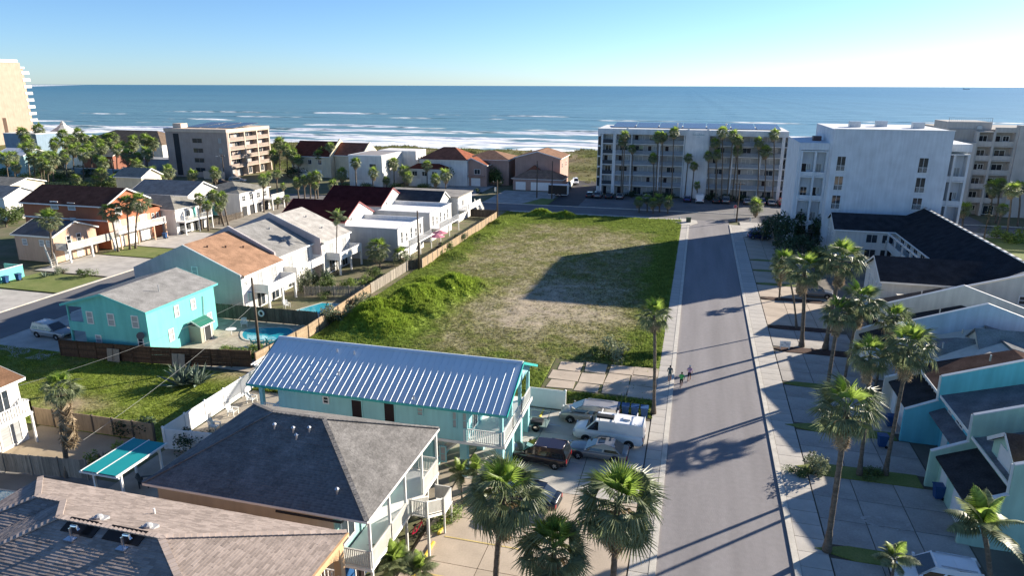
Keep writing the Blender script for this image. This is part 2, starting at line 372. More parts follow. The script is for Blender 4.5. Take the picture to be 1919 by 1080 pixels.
# ================================================================ SETTING
def nz(x, y, s, o=0.0): return mnoise.noise(Vector((x * s + o, y * s - o, o * 1.7)))
def sst(a, b, x):
    t = max(0.0, min(1.0, (x - a) / (b - a))); return t * t * (3 - 2 * t)
M['asphalt'] = mat('asphalt', (0.25, 0.236, 0.238), rough=0.9, var=0.13, scale=0.5, bump=0.3, bscale=40, fine=0.16, spec=0.25, streak=0.12, stretch=(1.3, 0.09, 1))
M['asphalt_old'] = mat('old_asphalt', (0.16, 0.155, 0.155), rough=0.92, var=0.18, scale=0.2, fine=0.12, bscale=20)
M['ground'] = mat('sandy_ground', (0.2, 0.17, 0.11), rough=1.0, var=0.3, scale=0.25, col2=(0.1, 0.12, 0.045), fine=0.25, bscale=6)
M['lawn'] = mat('lawn', (0.13, 0.17, 0.04), rough=1.0, var=0.3, scale=0.5, col2=(0.2, 0.22, 0.07), fine=0.3, bscale=9, bump=0.5)
M['mulch'] = mat('mulch', (0.07, 0.04, 0.03), rough=1.0, var=0.3, scale=3, fine=0.3, bscale=20)
M['patio'] = mat('patio', (0.36, 0.29, 0.2), rough=0.95, var=0.12, scale=0.6, fine=0.1, bscale=8)
rect('ground', -900, -60, 700, 215, -0.09, M['ground'])
road = rect('main_road', -0.55, -30, 7.5, 153.2, 0.0, M['asphalt'])
rect('coast_road', -420, 153.2, 320, 162.6, 0.003, M['asphalt_old'])
rect('back_street', -84.3, 10, -75.6, 153.2, 0.0, M['asphalt_old'])
# kerbs
def kerb(x0, y0, x1, y1, h=0.11, z=-0.02): return MB().box(x0, y0, z, x1, y1, h).build('kerb', M['kerbc'], None, kind='structure')
M['kerbc'] = mat('kerb_concrete', (0.52, 0.49, 0.43), rough=0.9, var=0.12, scale=1.5, fine=0.1, bscale=12)
kerb(-0.95, -30, -0.55, 146); kerb(7.5, -30, 7.9, 149); kerb(-84.7, 10, -84.3, 152); kerb(-75.6, 66, -75.2, 152)
kerb(-75, 162.6, 320, 162.95, 0.12); kerb(-41, 152.85, -6.2, 153.2, 0.12); kerb(14, 152.85, 60, 153.2, 0.12)
# pavements made of slabs
sw = rect('pavement', -2.15, 28, -0.95, 147, 0.05, M['joint']); slab_grid(sw, 'slab', -2.15, 28, -0.95, 147, 1, 80, 0.09, 0.06, M['concrete'])
sw = rect('pavement', 7.9, 28, 9.75, 149, 0.05, M['joint']); slab_grid(sw, 'slab', 7.9, 28, 9.75, 149, 1, 80, 0.09, 0.06, M['concrete'])
rect('pavement', -2.15, 147, -0.95, 152.9, 0.08, M['concrete']); rect('pavement', -41, 151.6, -2.15, 152.9, 0.08, M['concrete'])
rect('pavement', 9.75, 149.2, 60, 152.9, 0.08, M['concrete'])
MB().face([(9.75, 137, 0.07), (17, 146, 0.07), (17, 149.2, 0.07), (9.75, 149.2, 0.07)]).build('pavement', M['concrete'], None, kind='structure')
# corner island with a planted patch at the lot end
MB().prism([(-6, 152.8, 0.02), (-2.1, 146.4, 0.02), (-0.4, 146.4, 0.02), (1.1, 149.4, 0.02), (0.9, 152.0, 0.02), (-1.2, 153.6, 0.02)], (0, 0, 0.1)).build('corner_kerb', M['kerbc'], None, kind='structure')
# concrete parking court on the left
pk = rect('parking_court', -15.4, 24, -2.15, 58.2, 0.02, M['joint'])
slab_grid(pk, 'slab', -15.3, 24, -2.2, 42.5, 3, 4, 0.07, 0.05, M['concrete_tan']); slab_grid(pk, 'slab', -15.3, 42.5, -2.2, 55.2, 3, 3, 0.07, 0.05, M['concrete'])
for y in (29.2, 32.0, 35.6, 39.2): rect('parking_line', -13.9, y, -9.0, y + 0.12, 0.085, M['yellow_worn'])
# broken drive in front of the empty lot: slabs with wide weedy joints
br = rect('old_drive', -12.9, 59.4, -2.15, 67.2, 0.06, mat('weedy_soil', (0.13, 0.1, 0.06), var=0.4, scale=2, col2=(0.09, 0.12, 0.03), fine=0.3))
for (x0, y0, x1, y1) in ((-12.4, 59.9, -9.9, 61.6), (-9.7, 59.8, -7.4, 61.5), (-12.7, 61.9, -9.8, 64.0), (-9.6, 61.8, -7.3, 64.1), (-12.3, 64.3, -9.8, 66.5), (-9.5, 64.4, -7.4, 66.9), (-7.1, 59.8, -4.8, 62.2), (-7.1, 62.35, -4.8, 64.7), (-7.0, 64.8, -4.7, 66.9), (-4.7, 59.7, -2.2, 62.3), (-4.7, 62.4, -2.2, 64.8), (-4.6, 64.9, -2.2, 67.0)):
    j = lambda: random.uniform(-0.12, 0.12)
    MB().prism([(x0 + j(), y0 + j(), 0.05), (x1 + j(), y0 + j(), 0.05), (x1 + j(), y1 + j(), 0.05), (x0 + j(), y1 + j(), 0.05)], (0, 0, 0.06)).build('slab', M['concrete_tan'], br)
# drives on the right, divided by planted beds
dr = rect('drive', 9.75, 28, 18.6, 149, 0.03, M['joint'])
BEDS = [(39.9, 41.3), (49.8, 51.6), (57.0, 58.4), (66.4, 67.4), (75.6, 77.3), (83.3, 84.7), (95.3, 96.8), (103, 104.2), (111, 112), (118, 119)]
ys = [28] + [v for b in BEDS for v in b] + [137]
for i in range(0, len(ys), 2):
    slab_grid(dr, 'slab', 9.8, ys[i], 18.5, ys[i + 1], 3, max(1, round((ys[i + 1] - ys[i]) / 3.2)), 0.08, 0.05, M['concrete_grey'] if ys[i] < 78 else M['concrete_tan'], 0.03)
for i, (a, b) in enumerate(BEDS):
    m_ = M['mulch'] if i in (4, 5, 6) else M['lawn']
    MB().prism([(9.0 if i in (1, 2, 0) else 9.8, (a + b) / 2, 0.04), (11.2, a, 0.04), (17.6, a, 0.04), (17.6, b, 0.04), (11.0, b, 0.04)], (0, 0, 0.09)).build('planting_bed', m_, None, kind='structure')
# ground around the right-hand houses
rect('side_yard', 18.6, 28, 60, 149, -0.02, mat('side_yard', (0.17, 0.15, 0.12), var=0.3, scale=0.4, fine=0.2))
rect('verge', 44, 128, 140, 152.8, 0.03, M['lawn'])
# left block: yards
rect('yard', -75.2, 64, -41.6, 152, -0.03, mat('yard_soil', (0.2, 0.165, 0.11), var=0.3, scale=0.4, col2=(0.11, 0.13, 0.05), fine=0.25, bscale=5))
rect('patio', -66, 55.6, -41.9, 74.5, 0.0, mat('stone_patio', (0.42, 0.37, 0.29), var=0.25, scale=1.5, fine=0.2, bscale=5))
rect('apron', -75.4, 52.5, -65.2, 72, 0.03, M['concrete'])
rect('patio', -52.5, 35.4, -41.5, 41.0, 0.0, M['patio']); rect('yard', -60, 20, -29, 35.4, -0.02, mat('pool_deck', (0.2, 0.19, 0.17), var=0.2, scale=0.6))
rect('side_path', -39.3, 30, -29.4, 52, -0.01, mat('side_path', (0.34, 0.3, 0.24), var=0.2, scale=0.6, fine=0.15))
rect('side_path', -33, 38.4, -14.8, 57, -0.005, mat('side_sand', (0.3, 0.26, 0.2), var=0.3, scale=0.6, fine=0.2))
# beyond the back street
rect('drive', -100.5, 60, -84.7, 72, 0.03, M['concrete']); rect('drive', -99, 81.5, -84.7, 92.5, 0.03, M['concrete']); rect('drive', -98, 100, -84.7, 113, 0.03, M['concrete'])
rect('verge', -97, 72.6, -84.8, 80.6, 0.035, M['lawn']); rect('verge', -97.5, 93.0, -84.8, 99.5, 0.035, M['lawn']); rect('verge', -96, 56, -84.8, 59.4, 0.035, M['lawn'])
rect('drive', -98, 117, -84.7, 150, 0.025, mat('far_drive', (0.3, 0.27, 0.22), var=0.3, scale=0.3))
# beyond the coast road: drives and car park
rect('car_park', -27, 162.95, 60, 183, 0.01, M['asphalt_old']); rect('lane', -34.3, 162.95, -27, 210, 0.008, mat('dark_lane', (0.055, 0.05, 0.05), var=0.2, scale=0.3))
rect('drive', -51, 162.95, -35, 184.5, 0.015, M['concrete_grey']); rect('drive', -70, 162.95, -56, 193, 0.015, M['concrete_grey'])
MB().prism([(-40.8, 163.2, 0), (-34.6, 163.2, 0), (-34.4, 172, 0), (-38, 173, 0)], (0, 0, 0.08)).build('verge', M['lawn'], None, kind='structure')

# ---------------------------------------------------------------- empty lot: sculpted turf with mounds
LOTX0, LOTX1, LOTY0, LOTY1 = -41.5, -2.15, 52.0, 151.7
MOUNDS = [(-34.2, 80.5, 4.2, 6.5, 2.5), (-37.6, 73.0, 3.4, 4.5, 1.9), (-33.6, 70.5, 3.2, 4.0, 1.2), (-31.5, 88.5, 3.6, 5.0, 1.9), (-36.8, 90.5, 2.5, 3.2, 0.7), (-33.0, 149.2, 3.2, 1.6, 1.2), (-27.4, 148.6, 3.0, 1.5, 1.15), (-39.2, 137, 2.0, 3.0, 0.9), (-38.2, 107, 3, 3.5, 0.7), (-38.0, 124, 2.5, 5, 0.7), (-8, 70.2, 3.5, 1.8, 0.35)]
def lot_h(x, y):
    h = 0.06 + 0.09 * nz(x, y, 0.15) + 0.05 * nz(x, y, 0.6, 3)
    for cx, cy, rx, ry, hh in MOUNDS:
        d = math.hypot((x - cx) / rx, (y - cy) / ry) * (1 + 0.28 * nz(x, y, 0.28, 9) + 0.18 * nz(x, y, 0.75, 4))
        if d < 1.6: h += hh * math.exp(-d * d * 1.7) * (1 + 0.25 * nz(x, y, 0.9, 2))
    if (-13.1 < x and 59.2 < y < 67.4) or (-15.8 < x and y < 58.4): h = min(h, -0.02)
    return max(h, -0.05)
def lot_dry(x, y):   # 0 lush .. 1 bare sand
    n1 = nz(x, y, 0.10, 5); n2 = nz(x, y, 0.33, 8); n3 = nz(x, y, 0.9, 1)
    d = 0.74 - 0.85 * (math.hypot((x + 18.5) / 15.5, (y - 86) / 19) - 0.55)
    d = max(d, 0.58 - 0.5 * max(0, math.hypot((x + 22) / 16, (y - 116) / 26) - 0.75) * 2.2)
    d += 0.22 * n1 + 0.34 * n2 + 0.3 * n3 + 0.2 * nz(x, y, 2.1, 3)
    d -= 0.7 * sst(-8.5, -2.5, x) + 0.6 * sst(132, 150, y) + 0.45 * sst(-34, -40, x) + 0.5 * sst(66, 58, y)
    for cx, cy, rx, ry, hh in MOUNDS[:5]:
        dd = math.hypot((x - cx) / rx, (y - cy) / ry); d -= 1.1 * math.exp(-dd * dd * 0.8)
    # old wheel track curls in the sand
    for cx, cy, r in ((-17.5, 87.5, 4.2), (-15.8, 88.2, 5.4)):
        q = abs(math.hypot(x - cx, (y - cy) * 0.8) - r)
        if q < 0.35 and x < cx + 1: d += 0.35
    d = 0.08 + d * 0.8
    return max(0.0, min(1.0, d))
GREEN, OLIVE, SAND = np.array((0.205, 0.265, 0.06)), np.array((0.26, 0.25, 0.115)), np.array((0.385, 0.325, 0.235))
def lot_col(x, y):
    d = lot_dry(x, y); v = 1 + 0.25 * nz(x, y, 0.8, 6)
    c = GREEN * (1 - d / 0.45) + OLIVE * (d / 0.45) if d < 0.45 else OLIVE * (1 - (d - 0.45) / 0.55) + SAND * ((d - 0.45) / 0.55)
    mm = sum(math.exp(-1.2 * (((x - a) / rx) ** 2 + ((y - b) / ry) ** 2)) for a, b, rx, ry, _ in MOUNDS[:7])
    c = c * (1 - min(1, mm)) + (c * 0.25 + np.array((0.27, 0.37, 0.045)) * 0.75) * min(1, mm)
    return c * v, d
def attr_mat(name, isl=0.0, trans=0.0, fine=0.25, fs=7):
    m = mat(name, (1, 1, 1), rough=1.0, var=0.0, spec=0.05, island=isl, fine=fine, bscale=fs, bump=0.4 if not trans else 0)
    n = m.node_tree.nodes; l = m.node_tree.links; b = n['Principled BSDF']; src = b.inputs['Base Color'].links[0].from_socket
    a = n.new('ShaderNodeAttribute'); a.attribute_name = 'gc'
    v = n.new('ShaderNodeMix'); v.data_type = 'RGBA'; v.blend_type = 'MULTIPLY'; v.inputs[0].default_value = 1
    l.new(src, v.inputs[6]); l.new(a.outputs[0], v.inputs[7]); l.new(v.outputs[2], b.inputs['Base Color'])
    if trans:
        t = n.new('ShaderNodeBsdfTranslucent'); ms = n.new('ShaderNodeMixShader'); ms.inputs[0].default_value = trans; l.new(v.outputs[2], t.inputs[0])
        l.new(b.outputs[0], ms.inputs[1]); l.new(t.outputs[0], ms.inputs[2]); l.new(ms.outputs[0], n['Material Output'].inputs[0])
    return m
def grid_mesh(name, xs, ys_, hf, cf, m, kind='structure', smooth=True):
    nx, ny = len(xs), len(ys_); V = []; C = []
    for y in ys_:
        for x in xs: V.append((x, y, hf(x, y))); C.append((*cf(x, y), 1.0)) if cf else None
    Fc = [(j * nx + i, j * nx + i + 1, (j + 1) * nx + i + 1, (j + 1) * nx + i) for j in range(ny - 1) for i in range(nx - 1)]
    me = bpy.data.meshes.new(name); me.from_pydata(V, [], Fc); me.materials.append(m)
    if cf:
        a = me.attributes.new('gc', 'FLOAT_COLOR', 'POINT'); a.data.foreach_set('color', np.array(C, dtype=np.float32).ravel())
    if smooth: me.polygons.foreach_set('use_smooth', [True] * len(me.polygons))
    o = bpy.data.objects.new(name, me); COL.objects.link(o); o['kind'] = kind; return o
def frange(a, b, n): return [a + (b - a) * i / (n - 1) for i in range(n)]
grid_mesh('vacant_lot', frange(LOTX0, LOTX1, 180), frange(LOTY0, LOTY1, 320), lot_h, lambda x, y: lot_col(x, y)[0], attr_mat('lot_turf', fine=0.4, fs=3.5))
def grass(name, pts, m, blades=4):
    # pts: (x, y, z, height, colour); blades are thin leaning triangles
    n = len(pts); V = np.zeros((n * blades * 3, 3), np.float32); C = np.ones((n * blades * 3, 4), np.float32)
    rng = np.random.default_rng(3); P = np.array([p[:3] for p in pts], np.float32); H = np.array([p[3] for p in pts], np.float32); K = np.array([p[4] for p in pts], np.float32)
    for b in range(blades):
        an = rng.uniform(0, 6.283, n); le = rng.uniform(0.2, 0.9, n) * H; wd = rng.uniform(0.05, 0.11, n) * (0.5 + H)
        hh = H * rng.uniform(0.6, 1.1, n); off = rng.uniform(-0.12, 0.12, (n, 2)); s = slice(b * 3, None, blades * 3)
        base = P.copy(); base[:, :2] += off; ca, sa = np.cos(an), np.sin(an)
        for k, (sg, tip) in enumerate(((-1, 0), (1, 0), (0, 1))):
            q = base.copy(); q[:, 0] += -sa * wd * sg + ca * le * tip; q[:, 1] += ca * wd * sg + sa * le * tip; q[:, 2] += hh * tip - 0.02 * (1 - tip)
            V[b * 3 + k::blades * 3] = q; C[b * 3 + k::blades * 3, :3] = K
    Fc = np.arange(n * blades * 3, dtype=np.int32)
    me = bpy.data.meshes.new(name); me.vertices.add(len(V)); me.vertices.foreach_set('co', V.ravel()); me.loops.add(len(Fc)); me.loops.foreach_set('vertex_index', Fc)
    me.polygons.add(n * blades); me.polygons.foreach_set('loop_start', np.arange(0, len(Fc), 3, dtype=np.int32)); me.update()
    a = me.attributes.new('gc', 'FLOAT_COLOR', 'POINT'); a.data.foreach_set('color', C.ravel()); me.materials.append(m); me.validate()
    o = bpy.data.objects.new(name, me); COL.objects.link(o); o['kind'] = 'stuff'; return o
GM = attr_mat('grass_blade', isl=0.3, trans=0.45, fine=0)
pts = []
while len(pts) < 95000:
    x = random.uniform(LOTX0 + 0.1, LOTX1 - 0.1); y = LOTY0 + (LOTY1 - LOTY0) * random.random() ** 1.35
    if (-13.0 < x and 59.3 < y < 67.3 and random.random() > 0.02) or (-15.6 < x and y < 55.9): continue
    c, d = lot_col(x, y)
    if random.random() < d * 1.05 - 0.14: continue
    z = lot_h(x, y); mound = min(1.0, max(0, z - 0.3)); edge = sst(-6.5, -3.5, x) + sst(140, 149, y) + sst(64, 56, y)
    h = 0.1 + 0.12 * random.random() + 0.30 * mound + 0.16 * min(1, edge) * random.random()
    pts.append((x, y, z, h * (1 - 0.45 * d), c * (random.uniform(0.85, 1.25) - 0.4 * max(0, d - 0.4))))
setp(grass('lot_grass', pts, GM, 4), 'wild grass growing over the mounds and edges of the empty lot', 'grass')
# lawn on the left between the fences
def lawn_col(x, y):
    bare = math.exp(-(((x + 53.5) / 3.2) ** 2 + ((y - 45.0) / 1.6) ** 2)) * 1.1 + 0.35 * max(0, nz(x, y, 0.25, 4)) + 0.7 * sst(52, 54.5, y) * sst(-50, -42, x)
    bare = min(1, max(0, bare + 0.25 * nz(x, y, 0.8, 2))); return (np.array((0.21, 0.265, 0.05)) * (1 - bare) + np.array((0.3, 0.24, 0.15)) * bare) * (1 + 0.2 * nz(x, y, 1.1)), bare
grid_mesh('lawn', frange(-75.2, -39.9, 80), frange(41.0, 54.9, 40), lambda x, y: 0.03 + 0.03 * nz(x, y, 0.4), lambda x, y: lawn_col(x, y)[0], MATS['lot_turf'])
pts = []
while len(pts) < 26000:
    x = random.uniform(-75, -40); y = random.uniform(41.2, 54.8); c, d = lawn_col(x, y)
    if random.random() < d: continue
    pts.append((x, y, 0.02, 0.07 + 0.07 * random.random(), c * random.uniform(0.85, 1.3)))
setp(grass('lawn_grass', pts, GM, 3), 'mown lawn grass between the brown fence and the white vinyl fence', 'grass')

# ---------------------------------------------------------------- dunes, beach, sea
def dune_h(x, y):
    t = sst(212, 235, y) * (1 - sst(282, 296, y)); hh = (2.2 + 1.6 * nz(x, y, 0.035, 2) + 0.8 * nz(x, y, 0.11, 6)) * t + 0.25 * nz(x, y, 0.4)
    return max(hh, 0) * (1 if y < 285 else 1) - 0.1 - 1.5 * sst(284, 305, y)
def dune_col(x, y):
    p = abs((x + 36 + 0.22 * (y - 210)) + 2.5 * math.sin(y * 0.09)); path = 1 - sst(0.7, 1.5, p) if 200 < y < 275 else 0
    s = min(1, max(0, 0.28 + 0.75 * nz(x, y, 0.06, 7) + 0.3 * nz(x, y, 0.3, 1) + sst(280, 290, y) + path))
    return (np.array((0.15, 0.175, 0.06)) * (1 - s) + np.array((0.24, 0.185, 0.115)) * s) * (1 + 0.25 * nz(x, y, 0.5, 3)) if y < 288 else np.array((0.36, 0.3, 0.22))
grid_mesh('dunes', frange(-620, 480, 240), frange(198, 312, 70), dune_h, dune_col, MATS['lot_turf'])
pts = []
while len(pts) < 30000:
    x = random.uniform(-190, 60); y = random.uniform(205, 286)
    c = dune_col(x, y)
    if c[0] > 0.19 and random.random() < 0.85: continue
    pts.append((x, y, dune_h(x, y) - 0.1, 0.5 + 0.8 * random.random() * (0.5 + nz(x, y, 0.1)), c * random.uniform(0.7, 1.2)))
setp(grass('dune_scrub', pts, GM, 3), 'green and brown scrub covering the dunes before the beach', 'dune scrub')
SEAZ = -0.9
def wave_front(x, yc, k): return yc + 14 * math.sin(x * 0.008 + k * 2.1) + 9 * nz(x, k * 31.7, 0.012, k) + 3 * nz(x, k * 13.1, 0.05, k)
ROWS = [(312, 0.5, 1.0), (333, 0.7, 0.9), (358, 0.9, 0.95), (385, 0.9, 0.75), (420, 1.2, 0.8), (462, 1.1, 0.45), (520, 1.0, 0.22), (600, 1.2, 0.25), (670, 1.2, 0.32)]
def build_sea():
    xs = np.concatenate((np.linspace(-1500, -640, 20), np.linspace(-620, 480, 276), np.linspace(500, 1500, 24))); yv = np.concatenate((np.arange(286, 500, 1.6), np.arange(500, 720, 2.6)))
    X, Y = np.meshgrid(xs, yv); Z = np.full_like(X, SEAZ); Fo = np.zeros_like(X)
    lo = np.array([[mnoise.noise(Vector((x * 0.02, y * 0.05, 3))) for x in xs] for y in yv]); hi = np.array([[mnoise.noise(Vector((x * 0.11, y * 0.3, 8))) for x in xs] for y in yv])
    for k, (yc, hgt, fo) in enumerate(ROWS):
        fr = np.array([wave_front(x, yc, k) for x in xs])[None, :]; d = Y - fr
        act = np.array([mnoise.noise(Vector((x * 0.011, k * 7.3, 1.0))) for x in xs])[None, :]
        a = np.clip(0.5 + act * 1.1 + (fo - 0.5), 0, 1)
        Z += hgt * a * np.where(d < 0, np.exp(-(d / 2.2) ** 2), np.exp(-(d / 6.5) ** 2))
        Fo += np.clip(a * 1.8 - 0.3, 0, 1) * np.where(d < 0, np.exp(-((d + 2) / (4 + 7 * fo)) ** 2), np.exp(-(d / 2.2) ** 2)) * (0.75 + 0.9 * lo + 0.5 * hi)
    Fo += np.clip((345 - Y) / 38, 0, 1) * (0.55 + 0.9 * lo + 0.8 * hi) + np.clip((470 - Y) / 110, 0, 1) * np.clip(0.22 + lo * 1.1 + hi * 0.6, 0, 1) * 0.85
    Z += 0.12 * hi + np.where(Y > 705, 0, 0)
    nx, ny = len(xs), len(yv); V = np.stack((X, Y, Z), -1).reshape(-1, 3); C = np.clip(Fo, 0, 1).reshape(-1)
    Fc = [(j * nx + i, j * nx + i + 1, (j + 1) * nx + i + 1, (j + 1) * nx + i) for j in range(ny - 1) for i in range(nx - 1)]
    V = V.tolist(); n0 = len(V); y1 = float(yv[-1]); far = 70000
    # carry the last row out to the horizon
    V += [(-far, far, SEAZ), (far, far, SEAZ), (-far, 286, SEAZ), (far, 286, SEAZ), (-1500, far, SEAZ), (1500, far, SEAZ)]
    last = [(ny - 1) * nx + i for i in range(nx)]
    Fc.append(tuple(last + [n0 + 5, n0 + 4])); left = [j * nx for j in range(ny)]; right = [j * nx + nx - 1 for j in range(ny)]
    Fc.append(tuple([n0 + 2] + left + [n0 + 4, n0])); Fc.append(tuple(list(reversed(right)) + [n0 + 3, n0 + 1, n0 + 5]))
    me = bpy.data.meshes.new('sea'); me.from_pydata(V, [], Fc); a = me.attributes.new('foam', 'FLOAT', 'POINT'); a.data.foreach_set('value', np.concatenate((C, np.zeros(6))).astype(np.float32))
    me.polygons.foreach_set('use_smooth', [True] * len(me.polygons)); return me
def sea_mat():
    m = bpy.data.materials.new('sea_water'); m.use_nodes = True; n = m.node_tree.nodes; l = m.node_tree.links; b = n['Principled BSDF']
    tc = n.new('ShaderNodeTexCoord'); at = n.new('ShaderNodeAttribute'); at.attribute_name = 'foam'
    def noise_(scale, st, det=5):
        mp = n.new('ShaderNodeMapping'); mp.inputs['Scale'].default_value = st; l.new(tc.outputs['Object'], mp.inputs[0])
        t = n.new('ShaderNodeTexNoise'); t.inputs['Scale'].default_value = scale; t.inputs['Detail'].default_value = det; l.new(mp.outputs[0], t.inputs[0]); return t.outputs[0]
    big = noise_(0.004, (0.25, 1, 1)); fo = noise_(0.12, (0.5, 1, 1), 8)
    ad = n.new('ShaderNodeMath'); ad.operation = 'MULTIPLY_ADD'; l.new(fo, ad.inputs[0]); ad.inputs[1].default_value = 1.5; ad.inputs[2].default_value = -0.95
    s = n.new('ShaderNodeMath'); s.operation = 'ADD'; l.new(ad.outputs[0], s.inputs[0]); l.new(at.outputs['Fac'], s.inputs[1])
    mr = n.new('ShaderNodeMapRange'); mr.inputs[1].default_value = 0.05; mr.inputs[2].default_value = 0.5; l.new(s.outputs[0], mr.inputs[0])
    gate = n.new('ShaderNodeMapRange'); gate.inputs[1].default_value = 0.02; gate.inputs[2].default_value = 0.25; l.new(at.outputs['Fac'], gate.inputs[0])
    fm = n.new('ShaderNodeMath'); fm.operation = 'MULTIPLY'; l.new(mr.outputs[0], fm.inputs[0]); l.new(gate.outputs[0], fm.inputs[1])
    sx = n.new('ShaderNodeSeparateXYZ'); l.new(tc.outputs['Object'], sx.inputs[0])
    dp = n.new('ShaderNodeMapRange'); dp.inputs[1].default_value = 300; dp.inputs[2].default_value = 3500; l.new(sx.outputs[1], dp.inputs[0])
    pw = n.new('ShaderNodeMath'); pw.operation = 'POWER'; pw.inputs[1].default_value = 0.5; l.new(dp.outputs[0], pw.inputs[0])
    mx = n.new('ShaderNodeMix'); mx.data_type = 'RGBA'; l.new(pw.outputs[0], mx.inputs[0]); mx.inputs[6].default_value = (0.115, 0.215, 0.2, 1); mx.inputs[7].default_value = (0.012, 0.1, 0.125, 1)
    mb = n.new('ShaderNodeMix'); mb.data_type = 'RGBA'; mb.blend_type = 'MULTIPLY'; mb.inputs[0].default_value = 1; l.new(mx.outputs[2], mb.inputs[6])
    r2 = n.new('ShaderNodeMapRange'); r2.inputs[1].default_value = 0.3; r2.inputs[2].default_value = 0.7; r2.inputs[3].default_value = 0.82; r2.inputs[4].default_value = 1.18; l.new(big, r2.inputs[0])
    cc = n.new('ShaderNodeCombineColor'); [l.new(r2.outputs[0], cc.inputs[i]) for i in range(3)]; l.new(cc.outputs[0], mb.inputs[7])
    cf = n.new('ShaderNodeMix'); cf.data_type = 'RGBA'; l.new(fm.outputs[0], cf.inputs[0]); l.new(mb.outputs[2], cf.inputs[6]); cf.inputs[7].default_value = (0.78, 0.8, 0.82, 1)
    l.new(cf.outputs[2], b.inputs['Base Color'])
    rr = n.new('ShaderNodeMapRange'); l.new(fm.outputs[0], rr.inputs[0]); rr.inputs[3].default_value = 0.28; rr.inputs[4].default_value = 0.9; l.new(rr.outputs[0], b.inputs['Roughness'])
    b.inputs['Specular IOR Level'].default_value = 0.35
    w1 = noise_(0.16, (0.35, 1, 1), 4); w2 = noise_(0.03, (0.3, 1, 1), 3)
    sm = n.new('ShaderNodeMath'); sm.operation = 'MULTIPLY_ADD'; l.new(w2, sm.inputs[0]); sm.inputs[1].default_value = 3; l.new(w1, sm.inputs[2])
    bp = n.new('ShaderNodeBump'); bp.inputs['Strength'].default_value = 0.7; bp.inputs['Distance'].default_value = 1.6; l.new(sm.outputs[0], bp.inputs['Height']); l.new(bp.outputs[0], b.inputs['Normal'])
    return m
sme = build_sea(); sme.materials.append(sea_mat())
sea = bpy.data.objects.new('sea', sme); COL.objects.link(sea); sea['kind'] = 'structure'

# stains and patches on the carriageway and drives
rs = random.Random(5)
def blot(name, cx, cy, rx, ry, z, m, n=22):
    MB().face([(cx + rx * math.cos(6.2832 * k / n) * rs.uniform(0.75, 1.15), cy + ry * math.sin(6.2832 * k / n) * rs.uniform(0.75, 1.15), z) for k in range(n)]).build(name, m, None, kind='structure')
for (rx, ry) in ((1.5, 0.75),):
    n = 40; r = MB()
    for k in range(n):
        a, b = 6.2832 * k / n, 6.2832 * (k + 1) / n; q = lambda t, s: (14.0 + rx * s * math.cos(t) * (1 + 0.12 * math.sin(3 * t)), 44.6 + ry * s * math.sin(t) * (1 + 0.1 * math.cos(2 * t)), 0.092)
        if rs.random() < 0.85: r.face([q(a, 1), q(b, 1), q(b, 0.78), q(a, 0.78)])
    r.build('pavement_stain', M['white_mark'], None, kind='structure')

# ================================================================ NEAR BUILDINGS
Z1 = Vector((0, 0, 1))
